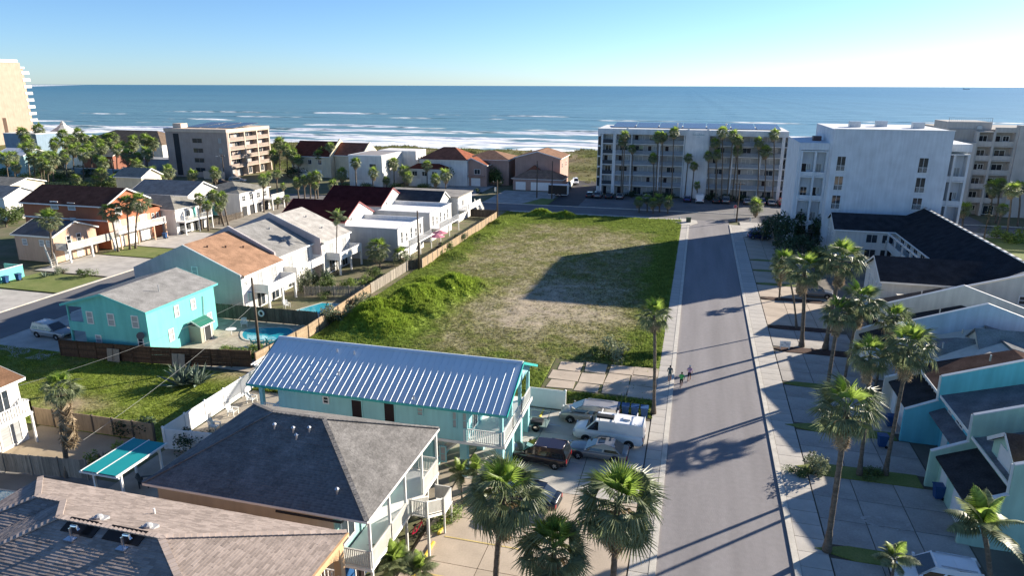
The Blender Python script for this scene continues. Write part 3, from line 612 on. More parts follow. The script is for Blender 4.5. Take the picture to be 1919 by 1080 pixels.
# ---- turquoise house with ribbed metal roof
TQ = stucco('turquoise_stucco', (0.33, 0.64, 0.65)); TQD = paint('turquoise_trim', (0.03, 0.36, 0.33))
M['tq'] = TQ
def metal_roof_house():
    T = thing('turquoise_house', 'long turquoise house on stilts with ribbed blue-grey metal roof', 'house', (-22, 47.7, 0))
    x0, x1, y0, y1 = -31.8, -11.95, 42.7, 51.1
    ze, zr, ym, sl_ = 5.92, 7.8, 46.9, (7.8 - 5.92) / 4.2
    # lower storey and upper storey
    b = MB(); b.box(x0, y0 + 0.02, 0, -17.4, y1 - 0.02, 2.75); b.build('lower_wall', TQ, T)
    u = MB(); xr = -14.7
    u.box(x0 + 1.7, y0, 3.0, xr, y1, ze - 0.06); u.build('wall', TQ, T)
    boxpart('end_wall', TQ, T, x0, y0 + 3, 3.0, x0 + 1.69, y1, ze - 0.06)
    g = MB()
    for X in (x0, x1 - 0.12): MB().prism([(X, y0 - 0.3, ze - 0.1), (X, y1 + 0.3, ze - 0.1), (X, ym, zr - 0.05)], (0.12, 0, 0)).build('gable', TQ, T)
    boxpart('floor_deck', M['white'], T, x0 - 0.02, y0 - 0.02, 2.76, x1 + 0.1, y1 + 0.02, 2.98)
    for (X, Y) in ((-12.25, 43.0), (-15.0, 43.0), (-12.25, 45.7), (-12.25, 48.3), (-12.25, 50.8), (-15.0, 50.8), (-15.0, 47.0)): boxpart('stilt', TQ, T, X - 0.27, Y - 0.27, 0, X + 0.27, Y + 0.27, 2.74)
    for Y in (42.9, 45.5, 48.2, 50.9): boxpart('gallery_post', TQ, T, x1 - 0.3, Y - 0.12, 2.99, x1 - 0.06, Y + 0.12, ze)
    for a, c in ((42.9, 45.5), (45.5, 48.2), (48.2, 50.9)): railing(T, (x1 - 0.02, a, 2.98), (x1 - 0.02, c, 2.98), 1.05, 'trim', 0.16)
    railing(T, (-14.9, y0 + 0.02, 2.98), (-12.1, y0 + 0.02, 2.98), 1.05, 'trim', 0.15, bw=0.05)
    MB().bar((x1 + 0.14, y0 - 0.1, 2.95), (x1 + 0.14, y1 + 0.1, 2.95), 0.05, 0.3).build('deck_beam', M['white'], T)
    stairs(T, (-15.2, 43.3, 2.95), (-18.6, 43.3, 0.02), 1.1, 'x', 10)
    boxpart('corner_post', TQ, T, x0, y0, 2.99, x0 + 0.3, y0 + 0.3, ze)
    railing(T, (x0 + 0.3, y0 + 0.05, 2.98), (x0 + 1.7, y0 + 0.05, 2.98), 1.0, 'trim', 0.15)
    # roof: separate ribbed panels
    R_ = MB()
    for sg, ye in ((-1, y0), (1, y1)): R_.prism([(x0 - 0.6, ye + sg * 0.6, ze - 0.6 * sl_ + 0.02), (x1 + 0.42, ye + sg * 0.6, ze - 0.6 * sl_ + 0.02), (x1 + 0.42, ym, zr + 0.02), (x0 - 0.6, ym, zr + 0.02)], (0, 0, 0.1))
    roof = R_.build('roof', TQD, T)
    pm = mat('ribbed_metal_roof', (0.74, 0.79, 0.8), rough=0.4, metal=0.1, var=0.07, scale=0.4, spec=0.5, island=0.04); rbm = mat('bright_rib', (0.66, 0.72, 0.76), rough=0.35, metal=0.2, spec=0.5)
    n = 40; wd = (x1 + 0.38 - (x0 - 0.55)) / n; ln = 4.8
    pn = MB(); L = math.hypot(4.8, 4.8 * sl_); pn.box(0, 0, 0, wd - 0.006, L, 0.02); pn.prism([(0, 0, 0.02), (0.05, 0, 0.02), (0.04, 0, 0.036), (0.01, 0, 0.036)], (0, L, 0), 1)
    pme = pn.mesh('roof_panel', [pm, rbm]); an = math.atan(sl_)
    for i in range(n):
        X = x0 - 0.55 + i * wd
        child('roof_panel', pme, roof, loc=(X, y0 - 0.6, ze - 0.6 * sl_ + 0.13), rot=(an, 0, 0))
        o = child('roof_panel', pme, roof, loc=(X + wd, y1 + 0.6, ze - 0.6 * sl_ + 0.13), rot=(an, 0, math.pi))
    rc = MB(); rc.prism([(x0 - 0.6, ym - 0.28, zr + 0.1), (x0 - 0.6, ym + 0.28, zr + 0.1), (x0 - 0.6, ym + 0.05, zr + 0.21), (x0 - 0.6, ym - 0.05, zr + 0.21)], (x1 - x0 + 1.0, 0, 0)); rc.build('ridge_flashing', pm, roof)
    t = MB()
    for sg, ye in ((-1, y0), (1, y1)):
        t.bar((x0 - 0.62, ye + sg * 0.62, ze - 0.6 * sl_ + 0.05), (x1 + 0.44, ye + sg * 0.62, ze - 0.6 * sl_ + 0.05), 0.05, 0.18)
        for X in (x0 - 0.63, x1 + 0.45): t.bar((X, ye + sg * 0.6, ze - 0.6 * sl_ + 0.05), (X, ym, zr + 0.05), 0.05, 0.2)
    t.build('fascia', TQD, roof)
    for (px, py) in ((632, 660), (664, 664), (602, 706), (634, 702), (775, 748)):
        # vents on the near slope
        for Y in np.arange(42.2, 46.8, 0.05):
            z = ze + (Y - y0) * sl_ + 0.15; q = atY(px, py, Y)
            if abs(q.z - z) < 0.06:
                MB().tube([(q.x, Y, z - 0.05), (q.x, Y, z + 0.3)], [0.06, 0.06], 7).build('roof_vent', M['metal'], roof); break
    for (a, b_, c, d) in ((605, 743, 617, 757),): winpx(T, '-y', y0, a, b_, c, d, pane='dark')
    for (a, b_, c, d) in ((660, 751, 678, 782), (721, 757, 739, 790)): winpx(T, '-y', y0, a, b_, c, d, fn=door, frame='tq')
    winpx(T, '-y', y0, 781, 764, 794, 780, pane='blind', frame='tq'); winpx(T, '-y', y0, 847, 771, 857, 803, pane='blind', frame='tq'); winpx(T, '-y', y0, 866, 773, 876, 805, pane='blind', frame='tq')
    winpx(T, '-y', y0 + 0.02, 824, 836, 837, 866, pane='blind', frame='tq')
    for Y in (44.6, 47.0, 49.4): window(T, '+x', xr, Y, 3.3, 1.1, 1.9, 'v', 'glass')
    return T
metal_roof_house()

# ---- dark hipped house with the white balcony
def hip_house():
    T = thing('hipped_house', 'two-storey house with black-brown hipped shingle roof and long white balcony', 'house', (-22, 33, 0))
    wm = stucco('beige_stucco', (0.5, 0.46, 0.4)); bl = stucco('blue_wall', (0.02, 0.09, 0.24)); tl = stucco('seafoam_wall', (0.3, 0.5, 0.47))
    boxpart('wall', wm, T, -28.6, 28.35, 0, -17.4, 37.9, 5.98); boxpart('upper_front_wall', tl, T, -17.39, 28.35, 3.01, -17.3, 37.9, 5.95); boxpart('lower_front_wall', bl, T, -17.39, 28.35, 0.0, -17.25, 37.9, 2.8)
    sm = shingle_mat('charcoal_shingle', (0.19, 0.182, 0.174), 0.13); s2 = shingle_mat('charcoal_shingle_base', (0.15, 0.143, 0.136))
    r, F_, A, B = hip_roof(T, -28.75, 28.3, -15.55, 38.05, 6.2, 8.8, s2, M['trim'], 0.4)
    shingles(r, [F_[0]], sm, 0.34, 0.15, 0.022, 260); shingles(r, [F_[1], F_[2], F_[3]], sm, 0.34, 0.15, 0.012, 40)
    c = [(-29.15, 27.9, 6.2), (-15.15, 27.9, 6.2), (-15.15, 38.45, 6.2), (-29.15, 38.45, 6.2)]
    caps(r, [(A, B), (c[0], A), (c[1], B), (c[2], B), (c[3], A)], sm)
    # balcony
    boxpart('balcony_deck', M['white'], T, -17.24, 28.2, 2.82, -15.2, 38.3, 3.0)
    for Y in (28.35, 30.8, 33.0, 35.6, 38.15): boxpart('balcony_post', M['trim'], T, -15.36, Y - 0.06, 3.01, -15.22, Y + 0.06, 6.1)
    MB().bar((-15.3, 28.2, 6.0), (-15.3, 38.3, 6.0), 0.14, 0.22).build('balcony_beam', M['trim'], T)
    wr = mat('weathered_white_rail', (0.55, 0.54, 0.5), var=0.1); M['wrail'] = wr
    for a, b in ((28.35, 30.8), (30.8, 33.0), (35.6, 38.15)): railing(T, (-15.25, a, 3.0), (-15.25, b, 3.0), 1.05, 'wrail', 0.11, bw=0.06)
    railing(T, (-17.2, 28.25, 3.0), (-15.3, 28.25, 3.0), 1.05, 'wrail', 0.11, bw=0.06); railing(T, (-17.2, 38.25, 3.0), (-15.3, 38.25, 3.0), 1.05, 'wrail', 0.11)
    stairs(T, (-15.12, 33.5, 2.98), (-15.12, 35.95, 1.62), 1.0, 'y', 7, 'wrail')
    boxpart('landing', M['white'], T, -15.14, 35.96, 1.5, -13.95, 37.4, 1.62)
    railing(T, (-14.0, 35.96, 1.62), (-14.0, 37.35, 1.62), 1.0, 'wrail', 0.1, bw=0.08); railing(T, (-15.1, 37.35, 1.62), (-14.0, 37.35, 1.62), 1.0, 'wrail', 0.1, bw=0.08)
    railing(T, (-15.2, 33.4, 3.0), (-14.1, 33.4, 3.0), 1.0, 'wrail', 0.1, bw=0.06)
    for (X, Y) in ((-14.1, 33.5), (-15.3, 33.0), (-15.3, 28.4), (-15.3, 36.4), (-15.3, 38.1)): boxpart('deck_post', M['wrail'], T, X - 0.07, Y - 0.07, 0, X + 0.07, Y + 0.07, 2.82)
    for Y in (36.0, 37.3): boxpart('landing_post', M['wrail'], T, -14.06, Y - 0.05, 0, -13.96, Y + 0.05, 1.49)
    for Y in (29.6, 32.2, 34.6, 37.0): window(T, '+x', -17.3, Y, 3.5, 1.5, 1.8, 'v', 'glass')
    for Y in (30.5, 35.8): door(T, '+x', -17.25, Y, 0.02, 0.95, 2.1, 'door_dark')
    boxpart('gutter', M['dark'], T, -20.5, 27.78, 5.9, -16.6, 27.88, 6.0)
    for (px, py) in ((515, 803), (550, 810), (580, 810), (556, 823), (632, 925)):
        for Y in np.arange(28.2, 33.1, 0.05):
            z = 6.2 + (Y - 27.9) / 5.275 * 2.6; q = atY(px, py, Y)
            if abs(q.z - z) < 0.06: MB().tube([(q.x, Y, z - 0.05), (q.x, Y, z + 0.28), (q.x, Y, z + 0.3), (q.x, Y, z + 0.4)], [0.07, 0.07, 0.13, 0.05], 8).build('roof_vent', M['metal'], r); break
    return T
hip_house()

# ---- tan roof in the corner
def tan_roof_house():
    T = thing('tan_roof_house', 'peach house under a broad tan shingle roof at the bottom left corner', 'house', (-25, 21, 0))
    pe = stucco('peach_stucco', (0.62, 0.40, 0.22))
    RL, RR = (-28.05, 21.85, 8.2), (-22.3, 21.85, 8.2); BR, FRr, BL = (-15.6, 26.6, 6.4), (-15.6, 17.1, 6.4), (-34.9, 26.6, 6.4)
    J, K = (-30.15, 23.9, 7.42), (-31.8, 23.9, 7.42); WLc, V = (-34.9, 21.2, 6.4), (-32.8, 21.2, 6.4); FL = (-32.8, 17.1, 6.4)
    faces = [[BL, BR, RR, RL, J, K], [BR, FRr, RR], [FRr, FL, RL, RR], [FL, V, J, RL], [V, WLc, K, J], [WLc, BL, K]]
    b = MB(); [b.face(f) for f in faces]; roof = b.build('roof', shingle_mat('tan_shingle_base', (0.24, 0.19, 0.16)), T)
    sm = mat('tan_shingle', (0.30, 0.25, 0.22), rough=0.95, var=0.16, scale=0.8, fine=0.16, bscale=14, island=0.2, spec=0.1)
    shingles(roof, faces, sm, 0.36, 0.15, 0.026, 300, jit=0.4)
    caps(roof, [(RL, RR), (BR, RR), (FRr, RR), (FL, RL), (J, RL), (K, J), (BL, K), (WLc, K)], mat('cap_shingle', (0.38, 0.31, 0.265), island=0.15, fine=0.1), 0.3, 0.25)
    boxpart('wall', pe, T, -34.2, 18.2, 0, -18.2, 25.9, 6.2)
    boxpart('front_beam', pe, T, -16.1, 17.4, 5.75, -15.75, 26.4, 6.25)
    boxpart('gutter', pe, T, -15.62, 17.1, 6.22, -15.5, 26.62, 6.38)
    arch = MB(); n = 8; y0, y1 = 22.6, 26.0
    for i in range(n):
        a0 = math.pi * i / n; a1 = math.pi * (i + 1) / n; c = (y0 + y1) / 2; r = (y1 - y0) / 2
        arch.prism([(-16.1, c - r * math.cos(a0), 4.9 + 0.8 * math.sin(a0)), (-16.1, c - r * math.cos(a1), 4.9 + 0.8 * math.sin(a1)), (-16.1, c - r * math.cos(a1), 5.75), (-16.1, c - r * math.cos(a0), 5.75)], (0.33, 0, 0))
    arch.build('arch', pe, T)
    for Y in (22.4, 26.2): boxpart('balcony_post', pe, T, -16.12, Y - 0.2, 0, -15.74, Y + 0.2, 5.75)
    boxpart('balcony_floor', pe, T, -18.2, 18, 2.8, -15.8, 26.3, 3.05)
    railing(T, (-15.9, 22.6, 3.05), (-15.9, 26.0, 3.05), 1.1, 'white', 0.2, bw=0.07); railing(T, (-15.9, 26.35, 3.05), (-18.2, 26.35, 3.05), 1.1, 'white', 0.2, bw=0.07)
    boxpart('cushion', paint('teal_cushion', (0.03, 0.25, 0.26)), T, -17.2, 23.4, 3.06, -16.6, 24.4, 3.9)
    tv = paint('grey_vent', (0.4, 0.4, 0.4))
    for (px, py) in ((185, 972), (278, 988)):
        q = None
        for Y in np.arange(21.9, 26.4, 0.05):
            z = 6.4 + (26.6 - Y) * 0.379; p = atY(px, py, Y)
            if abs(p.z - z) < 0.08: q = (p.x, Y, z); break
        if q:
            v = MB(); v.box(q[0] - 0.35, q[1] - 0.3, q[2] - 0.08, q[0] + 0.35, q[1] + 0.3, q[2] + 0.06); v.tube([(q[0], q[1], q[2]), (q[0], q[1], q[2] + 0.18), (q[0], q[1], q[2] + 0.25)], [0.2, 0.2, 0.05], 9); v.build('turtle_vent', tv, roof)
    for (px, py) in ((290, 965),):
        p = G(px, py, 7.2); MB().tube([p - Z1 * 0.3, p + Z1 * 0.35], [0.05, 0.05], 7).build('vent_pipe', M['white'], roof)
    for (px, py) in ((135, 1012), (232, 1030)):
        q = None
        for Y in np.arange(21.8, 17.5, -0.05):
            z = 6.4 + (Y - 17.1) * 0.379; p = atY(px, py, Y)
            if abs(p.z - z) < 0.08: q = Vector((p.x, Y, z)); break
        if q is not None:
            v = MB(); v.tube([q - Z1 * 0.1, q + Z1 * 0.55, q + Vector((0.12, 0, 0.7)), q + Vector((0.42, 0, 0.72)), q + Vector((0.5, 0, 0.55))], [0.07] * 5, 8); v.box(q.x - 0.25, q.y - 0.25, q.z - 0.06, q.x + 0.25, q.y + 0.25, q.z + 0.05); v.build('gooseneck_vent', M['chrome'], roof)
    sk = paint('flat_dark_panel', (0.02, 0.013, 0.011), 0.7)
    for (px, py, w_) in ((150, 990, 0.8), (172, 998, 0.35), (228, 1005, 0.8), (257, 1012, 0.35)):
        for Y in np.arange(21.8, 17.5, -0.05):
            z = 6.4 + (Y - 17.1) * 0.379; p = atY(px, py, Y)
            if abs(p.z - z) < 0.08:
                s = 0.379; MB().prism([(p.x - w_, Y - 0.35, z - 0.35 * s + 0.03), (p.x + w_, Y - 0.35, z - 0.35 * s + 0.03), (p.x + w_, Y + 0.35, z + 0.35 * s + 0.03), (p.x - w_, Y + 0.35, z + 0.35 * s + 0.03)], (0, 0, 0.04)).build('patch', sk, roof); break
    return T
tan_roof_house()

# ---- turquoise two-storey gabled house (left)
def teal_gable():
    T = thing('teal_gabled_house', 'teal two-storey house with grey gabled roof beside the brown fence', 'house', (-59, 61, 0))
    x0, x1, y0, y1, ze, zr = -64.1, -53.9, 55.5, 66.1, 5.45, 6.9
    m = stucco('teal_stucco', (0.17, 0.54, 0.49)); M['teal'] = m
    b = MB(); b.box(x0 + 2.0, y0, 0, x1, y1, ze - 0.05); b.build('wall', m, T)
    boxpart('rear_wall', m, T, x0, y0 + 3.2, 0, x0 + 1.99, y1, ze - 0.05); boxpart('recess_floor', m, T, x0, y0, 2.5, x0 + 1.99, y0 + 3.19, 2.75)
    boxpart('parapet', m, T, x0, y0, 2.76, x0 + 1.99, y0 + 0.1, 3.55); boxpart('corner_post', m, T, x0, y0, 0, x0 + 0.2, y0 + 0.2, 2.49); boxpart('corner_post', m, T, x0, y0 + 0.0, 3.56, x0 + 0.15, y0 + 0.15, ze)
    MB().prism([(x0, y0 + 0.01, ze - 0.2), (x1, y0 + 0.01, ze - 0.2), (x1, y0 + 0.01, ze), ((x0 + x1) / 2, y0 + 0.01, zr - 0.04), (x0, y0 + 0.01, ze)], (0, 0.1, 0)).build('gable', m, T)
    MB().prism([(x0, y1 - 0.1, ze - 0.2), (x1, y1 - 0.1, ze - 0.2), (x1, y1 - 0.1, ze), ((x0 + x1) / 2, y1 - 0.1, zr - 0.04), (x0, y1 - 0.1, ze)], (0, 0.09, 0)).build('gable', m, T)
    r = gable_roof(T, x0, y0, x1, y1, ze, zr, 'y', shingle_mat('pale_grey_shingle', (0.27, 0.265, 0.255)), paint('teal_trim', (0.1, 0.45, 0.42)), 0.35, 0.4)
    p = G(297, 542, 6.5); MB().tube([p - Z1 * 0.4, p + Z1 * 0.5], [0.05, 0.05], 6).build('vent_pipe', M['metal'], r)
    for q in ((163, 584, 175, 607), (202, 588, 215, 611), (247, 592, 260, 615)): winpx(T, '-y', y0, *q, pane='blind')
    winpx(T, '-y', y0, 180, 628, 191, 643, pane='blind'); winpx(T, '-y', y0, 259, 631, 270, 651, pane='glass')
    for q in ((326, 572, 335, 595), (357, 560, 366, 581), (316, 616, 326, 640), (388, 586, 397, 606)): winpx(T, '+x', x1, *q, pane='blind')
    MB().bar(atX(380, 555, x1 + 0.08), atX(382, 592, x1 + 0.08), 0.06).build('service_mast', M['metal'], T)
    d = atX(266, 623, x1 - 1.0); d = Vector((-54.6, y0 - 0.35, 2.9)); s = MB(); s.tube([d, d + Vector((0.05, -0.05, 0.0)), d + Vector((0.1, -0.12, 0.02))], [0.05, 0.25, 0.4], 12); s.build('satellite_dish', paint('dark_dish', (0.08, 0.08, 0.09)), T)
    return T
teal_gable()

# ---- white house at the left edge
def white_left():
    T = thing('white_house', 'white house with brown roof and balcony at the left edge', 'house', (-56, 35, 0))
    x1, y1 = -51.3, 38.9; wm = stucco('bright_white_stucco', (0.76, 0.75, 0.72))
    boxpart('wall', wm, T, -62, 28, 0, x1, y1, 5.35)
    r = gable_roof(T, -62, 28, x1, y1, 5.35, 6.9, 'y', shingle_mat('brown_shingle', (0.20, 0.115, 0.07)), M['trim'], 0.45, 0.35)
    boxpart('balcony_floor', M['white'], T, x1 + 0.002, 30, 2.5, -50.2, 38.8, 2.7)
    railing(T, (-50.25, 30, 2.7), (-50.25, 38.75, 2.7), 1.0, 'white', 0.22, bw=0.1); railing(T, (-50.25, 38.75, 2.7), (x1, 38.75, 2.7), 1.0, 'white', 0.22, bw=0.1)
    for (u, w_) in ((37.4, 1.2), (35.2, 2.4)): window(T, '+x', x1, u, 2.85, w_, 2.1, 'v', 'glass', fw_=0.12)
    for u in (37.5, 35.4, 33): window(T, '+x', x1, u, 0.15, 1.9, 2.1, 'v', 'blind', fw_=0.12)
    boxpart('balcony_post', M['white'], T, -50.35, 38.6, 0, -50.2, 38.75, 2.5)
white_left()

# ---- party-wall townhouses with brown / grey roofs (row behind the teal house)
def terrace_row():
    gw = stucco('bounce_toned_stucco', (0.5, 0.43, 0.42)); ww = stucco('white_stucco', (0.74, 0.73, 0.70))  # party-wall grey is reddened in colour to offset teal bounce light
    specs = [('brown_roof_townhouse', 'townhouse with tan-brown roof, nearest of the white terrace row', 71.2, 80.3, -53.9, 5.0, 8.45, shingle_mat('tan_brown_shingle', (0.33, 0.20, 0.13))),
             ('grey_roof_townhouse', 'middle townhouse of the terrace with grey roof between raised walls', 80.3, 90.0, -55.0, 5.2, 8.5, shingle_mat('mid_grey_shingle', (0.26, 0.255, 0.245))),
             ('pale_roof_townhouse', 'far townhouse of the terrace with pale roof and white deck', 90.0, 99.2, -53.6, 5.2, 8.7, shingle_mat('pale_shingle', (0.42, 0.40, 0.37)))]
    for i, (nm, lb, y0, y1, xe, ze, zr, rm) in enumerate(specs):
        xm, xl = -61.9, -69.8
        T = thing(nm, lb, 'townhouse', (-64, (y0 + y1) / 2, 0))
        s = (zr - ze) / (xe - xm); zl = zr - s * (xm - xl)
        # walls follow the roof slope
        prof = [(xl, 0), (xe, 0), (xe, ze), (xm, zr), (xl, zl)]
        MB().prism([(x, y0 + 0.31, z) for x, z in prof], (0, y1 - y0 - 0.32, 0)).build('wall', ww, T)
        up = 0.12 if i == 0 else 0.75
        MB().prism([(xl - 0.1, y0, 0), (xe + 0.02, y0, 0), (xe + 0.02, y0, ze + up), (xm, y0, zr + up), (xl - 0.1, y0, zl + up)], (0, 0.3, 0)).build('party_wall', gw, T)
        rb = MB()
        for a, c in (((xe + 0.35, ze - s * 0.35), (xm, zr)), ((xm, zr), (xl - 0.35, zl - s * 0.35))):
            rb.prism([(a[0], y0 + 0.305, a[1] + 0.03), (c[0], y0 + 0.305, c[1] + 0.03), (c[0], y1 - 0.005, c[1] + 0.03), (a[0], y1 - 0.005, a[1] + 0.03)], (0, 0, 0.12))
        r = rb.build('roof', rm, T); MB().bar((xe + 0.37, y0 + 0.3, ze - s * 0.35 + 0.06), (xe + 0.37, y1, ze - s * 0.35 + 0.06), 0.04, 0.2).build('fascia', M['trim'], r)
        MB().bar((xe + 0.05, y0 - 0.02, ze + up + 0.03), (xm, y0 - 0.02, zr + up + 0.03), 0.05, 0.12).build('coping', M['trim'], T)
        for k in range(3 if i == 0 else 2):
            t = (0.78 - 0.13 * k) if i == 0 else 0.3 + 0.4 * k; X = xe + (xm - xe) * t; Z = ze + (zr - ze) * t + 0.15; Y = y0 + (y1 - y0) * (0.55 + 0.12 * (k % 2)) if i else y0 + 2.4 + 2.2 * k
            MB().tube([(X, Y, Z - 0.1), (X, Y, Z + 0.2), (X, Y, Z + 0.26)], [0.09, 0.12, 0.16], 7).build('roof_vent', paint('rust_vent', (0.12, 0.07, 0.05)) if i == 0 else M['metal'], r)
        # deck facing the garden
        dx = xe + (2.3 if i != 1 else 2.0); a, c = (y0 + 2.2, y1 - 0.6) if i == 0 else ((y0 + 2.0, y1 - 0.1) if i == 1 else (y0 + 1.5, y1 - 0.5))
        boxpart('deck', M['white'], T, xe + 0.003, a, 2.35, dx, c, 2.55)
        boxpart('deck_parapet', ww, T, dx - 0.12, a, 2.56, dx, c, 3.5); boxpart('deck_side', ww, T, xe + 0.005, a, 2.56, dx - 0.121, a + 0.1, 3.5); boxpart('deck_side', ww, T, xe + 0.005, c - 0.1, 2.56, dx - 0.121, c, 3.5)
        for Y in (a + 0.12, (a + c) / 2, c - 0.12): boxpart('deck_post', M['white'], T, dx - 0.26, Y - 0.12, 0, dx - 0.02, Y + 0.12, 2.34)
        for Y in (a + 1.5, c - 1.6): window(T, '+x', xe, Y, 2.7, 1.6, 2.0, 'v', 'blind'); window(T, '+x', xe, Y, 0.1, 1.8, 2.0, 'v', 'glass')
        window(T, '+x', xe, y0 + 0.9, 3.6, 0.5, 0.6, '2', 'glass')
        if i == 0:
            window(T, '-y', y0, -60.5, 4.6, 0.9, 1.3, '2', 'blind', 'trim'); boxpart('wing_post', gw, T, xl - 0.15, y0 - 0.1, 0, xl + 0.1, y0 + 0.1, 3)
            MB().bar((xe + 0.1, y0 - 0.08, 0), (xe + 0.1, y0 - 0.08, 4.7), 0.1).build('downpipe', M['trim'], T)
terrace_row()

# ---- white boxes with dark red gables behind (terrace houses)
def gable_terrace():
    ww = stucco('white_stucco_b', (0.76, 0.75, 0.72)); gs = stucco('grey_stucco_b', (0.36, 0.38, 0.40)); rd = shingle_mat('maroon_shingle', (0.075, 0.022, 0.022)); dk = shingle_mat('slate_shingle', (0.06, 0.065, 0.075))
    for i, (nm, lb, y0, y1, xs, xe, rm, zr) in enumerate((('maroon_gabled_house', 'white house with maroon gable and roof terrace, nearer of the maroon pair', 101.9, 112.9, -57.8, -46.4, rd, 7.9), ('maroon_gabled_house', 'white house with maroon gable and roof terrace, farther of the maroon pair', 117.2, 128.9, -59.0, -46.8, rd, 8.0))):
        T = thing(nm, lb, 'house', (-56, (y0 + y1) / 2, 0), group='white terrace houses with maroon gables')
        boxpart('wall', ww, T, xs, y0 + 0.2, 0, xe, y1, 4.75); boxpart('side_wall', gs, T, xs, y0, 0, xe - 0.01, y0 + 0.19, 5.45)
        boxpart('parapet', ww, T, xe - 0.22, y0 + 0.2, 4.76, xe, y1 - 0.21, 5.45); boxpart('parapet', ww, T, xs, y1 - 0.2, 4.76, xe, y1, 5.45); boxpart('terrace', mat('terrace_white', (0.8, 0.79, 0.76), rough=0.6), T, xs + 0.05, y0 + 0.25, 4.76, xe - 0.25, y1 - 0.25, 4.8)
        ym = y0 + (9.2 if i == 0 else 11.0); xw = xs - 13
        walls(T, xw, ym - 5.4, xs + 0.01, ym + 5.4, 0, 5.3, ww, 'x', zr, 'gable_wall')
        gable_roof(T, xw, ym - 5.4, xs, ym + 5.4, 5.3, zr, 'x', rm, paint('maroon_trim', (0.25, 0.08, 0.08)), 0.3, 0.12)
        door(T, '+x', xs + 0.01, ym - 0.9, 4.82, 0.9, 2.0, 'blind'); window(T, '+x', xs + 0.01, ym + 1.3, 5.4, 0.8, 1.0, '2v', 'blind'); window(T, '+x', xs + 0.01, ym - 3.2, 5.1, 0.9, 0.7, 'v', 'glass')
        # row of openings and the railed gallery on the garden side
        for k in range(5): window(T, '+x', xe, y0 + 1.6 + k * 2.0, 2.7, 0.8, 1.5 if k % 2 else 2.0, '2', 'glass')
        boxpart('gallery', M['white'], T, xe + 0.003, y0 + 0.8, 2.25, xe + 1.7, y1 - 0.2, 2.4); railing(T, (xe + 1.65, y0 + 0.8, 2.4), (xe + 1.65, y1 - 0.3, 2.4), 1.0, 'metal', 0.16)
        for Y in (y0 + 1, (y0 + y1) / 2, y1 - 0.4): boxpart('gallery_post', M['white'], T, xe + 1.55, Y - 0.07, 0, xe + 1.7, Y + 0.07, 2.24)
        MB().bar((xe + 0.05, y0 + 0.2, 5.48), (xe + 0.05, y1, 5.48), 0.2, 0.06).build('coping', M['trim'], T)
    T = thing('slate_gabled_house', 'white house with small slate-blue gable behind the maroon pair', 'house', (-56, 133, 0))
    walls(T, -62, 129.6, -49.6, 135.6, 0, 5.3, ww, 'x', 7.0); gable_roof(T, -62, 129.6, -49.6, 135.6, 5.3, 7.0, 'x', dk, M['trim'], 0.3, 0.2)
    for Y in (131.2, 134): window(T, '+x', -49.6, Y, 2.8, 1.2, 1.5, 'v', 'glass')
    T = thing('flat_roof_house', 'white flat-roofed house with grey gravel roof by the coast road', 'house', (-55, 141, 0))
    boxpart('wall', ww, T, -66, 136.2, 0, -48.0, 145.6, 5.3); boxpart('roof', mat('gravel_roof', (0.28, 0.26, 0.23), var=0.3, scale=0.8, fine=0.2), T, -66.3, 135.9, 5.31, -47.7, 145.9, 5.55)
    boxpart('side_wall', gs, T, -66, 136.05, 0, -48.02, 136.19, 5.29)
    boxpart('upper_deck', M['white'], T, -47.99, 137, 2.4, -46.2, 146.5, 2.6); railing(T, (-46.25, 137, 2.6), (-46.25, 146.5, 2.6), 1.0, 'white', 0.25, bw=0.09)
    stairs(T, (-47.6, 146.6, 2.5), (-47.6, 149.6, 0.05), 1.2, 'y', 8, 'white'); window(T, '+x', -48.0, 139.5, 3.1, 1.2, 1.4, 'v', 'glass'); door(T, '+x', -48.0, 143, 2.65, 0.9, 2.0, 'white')
gable_terrace()
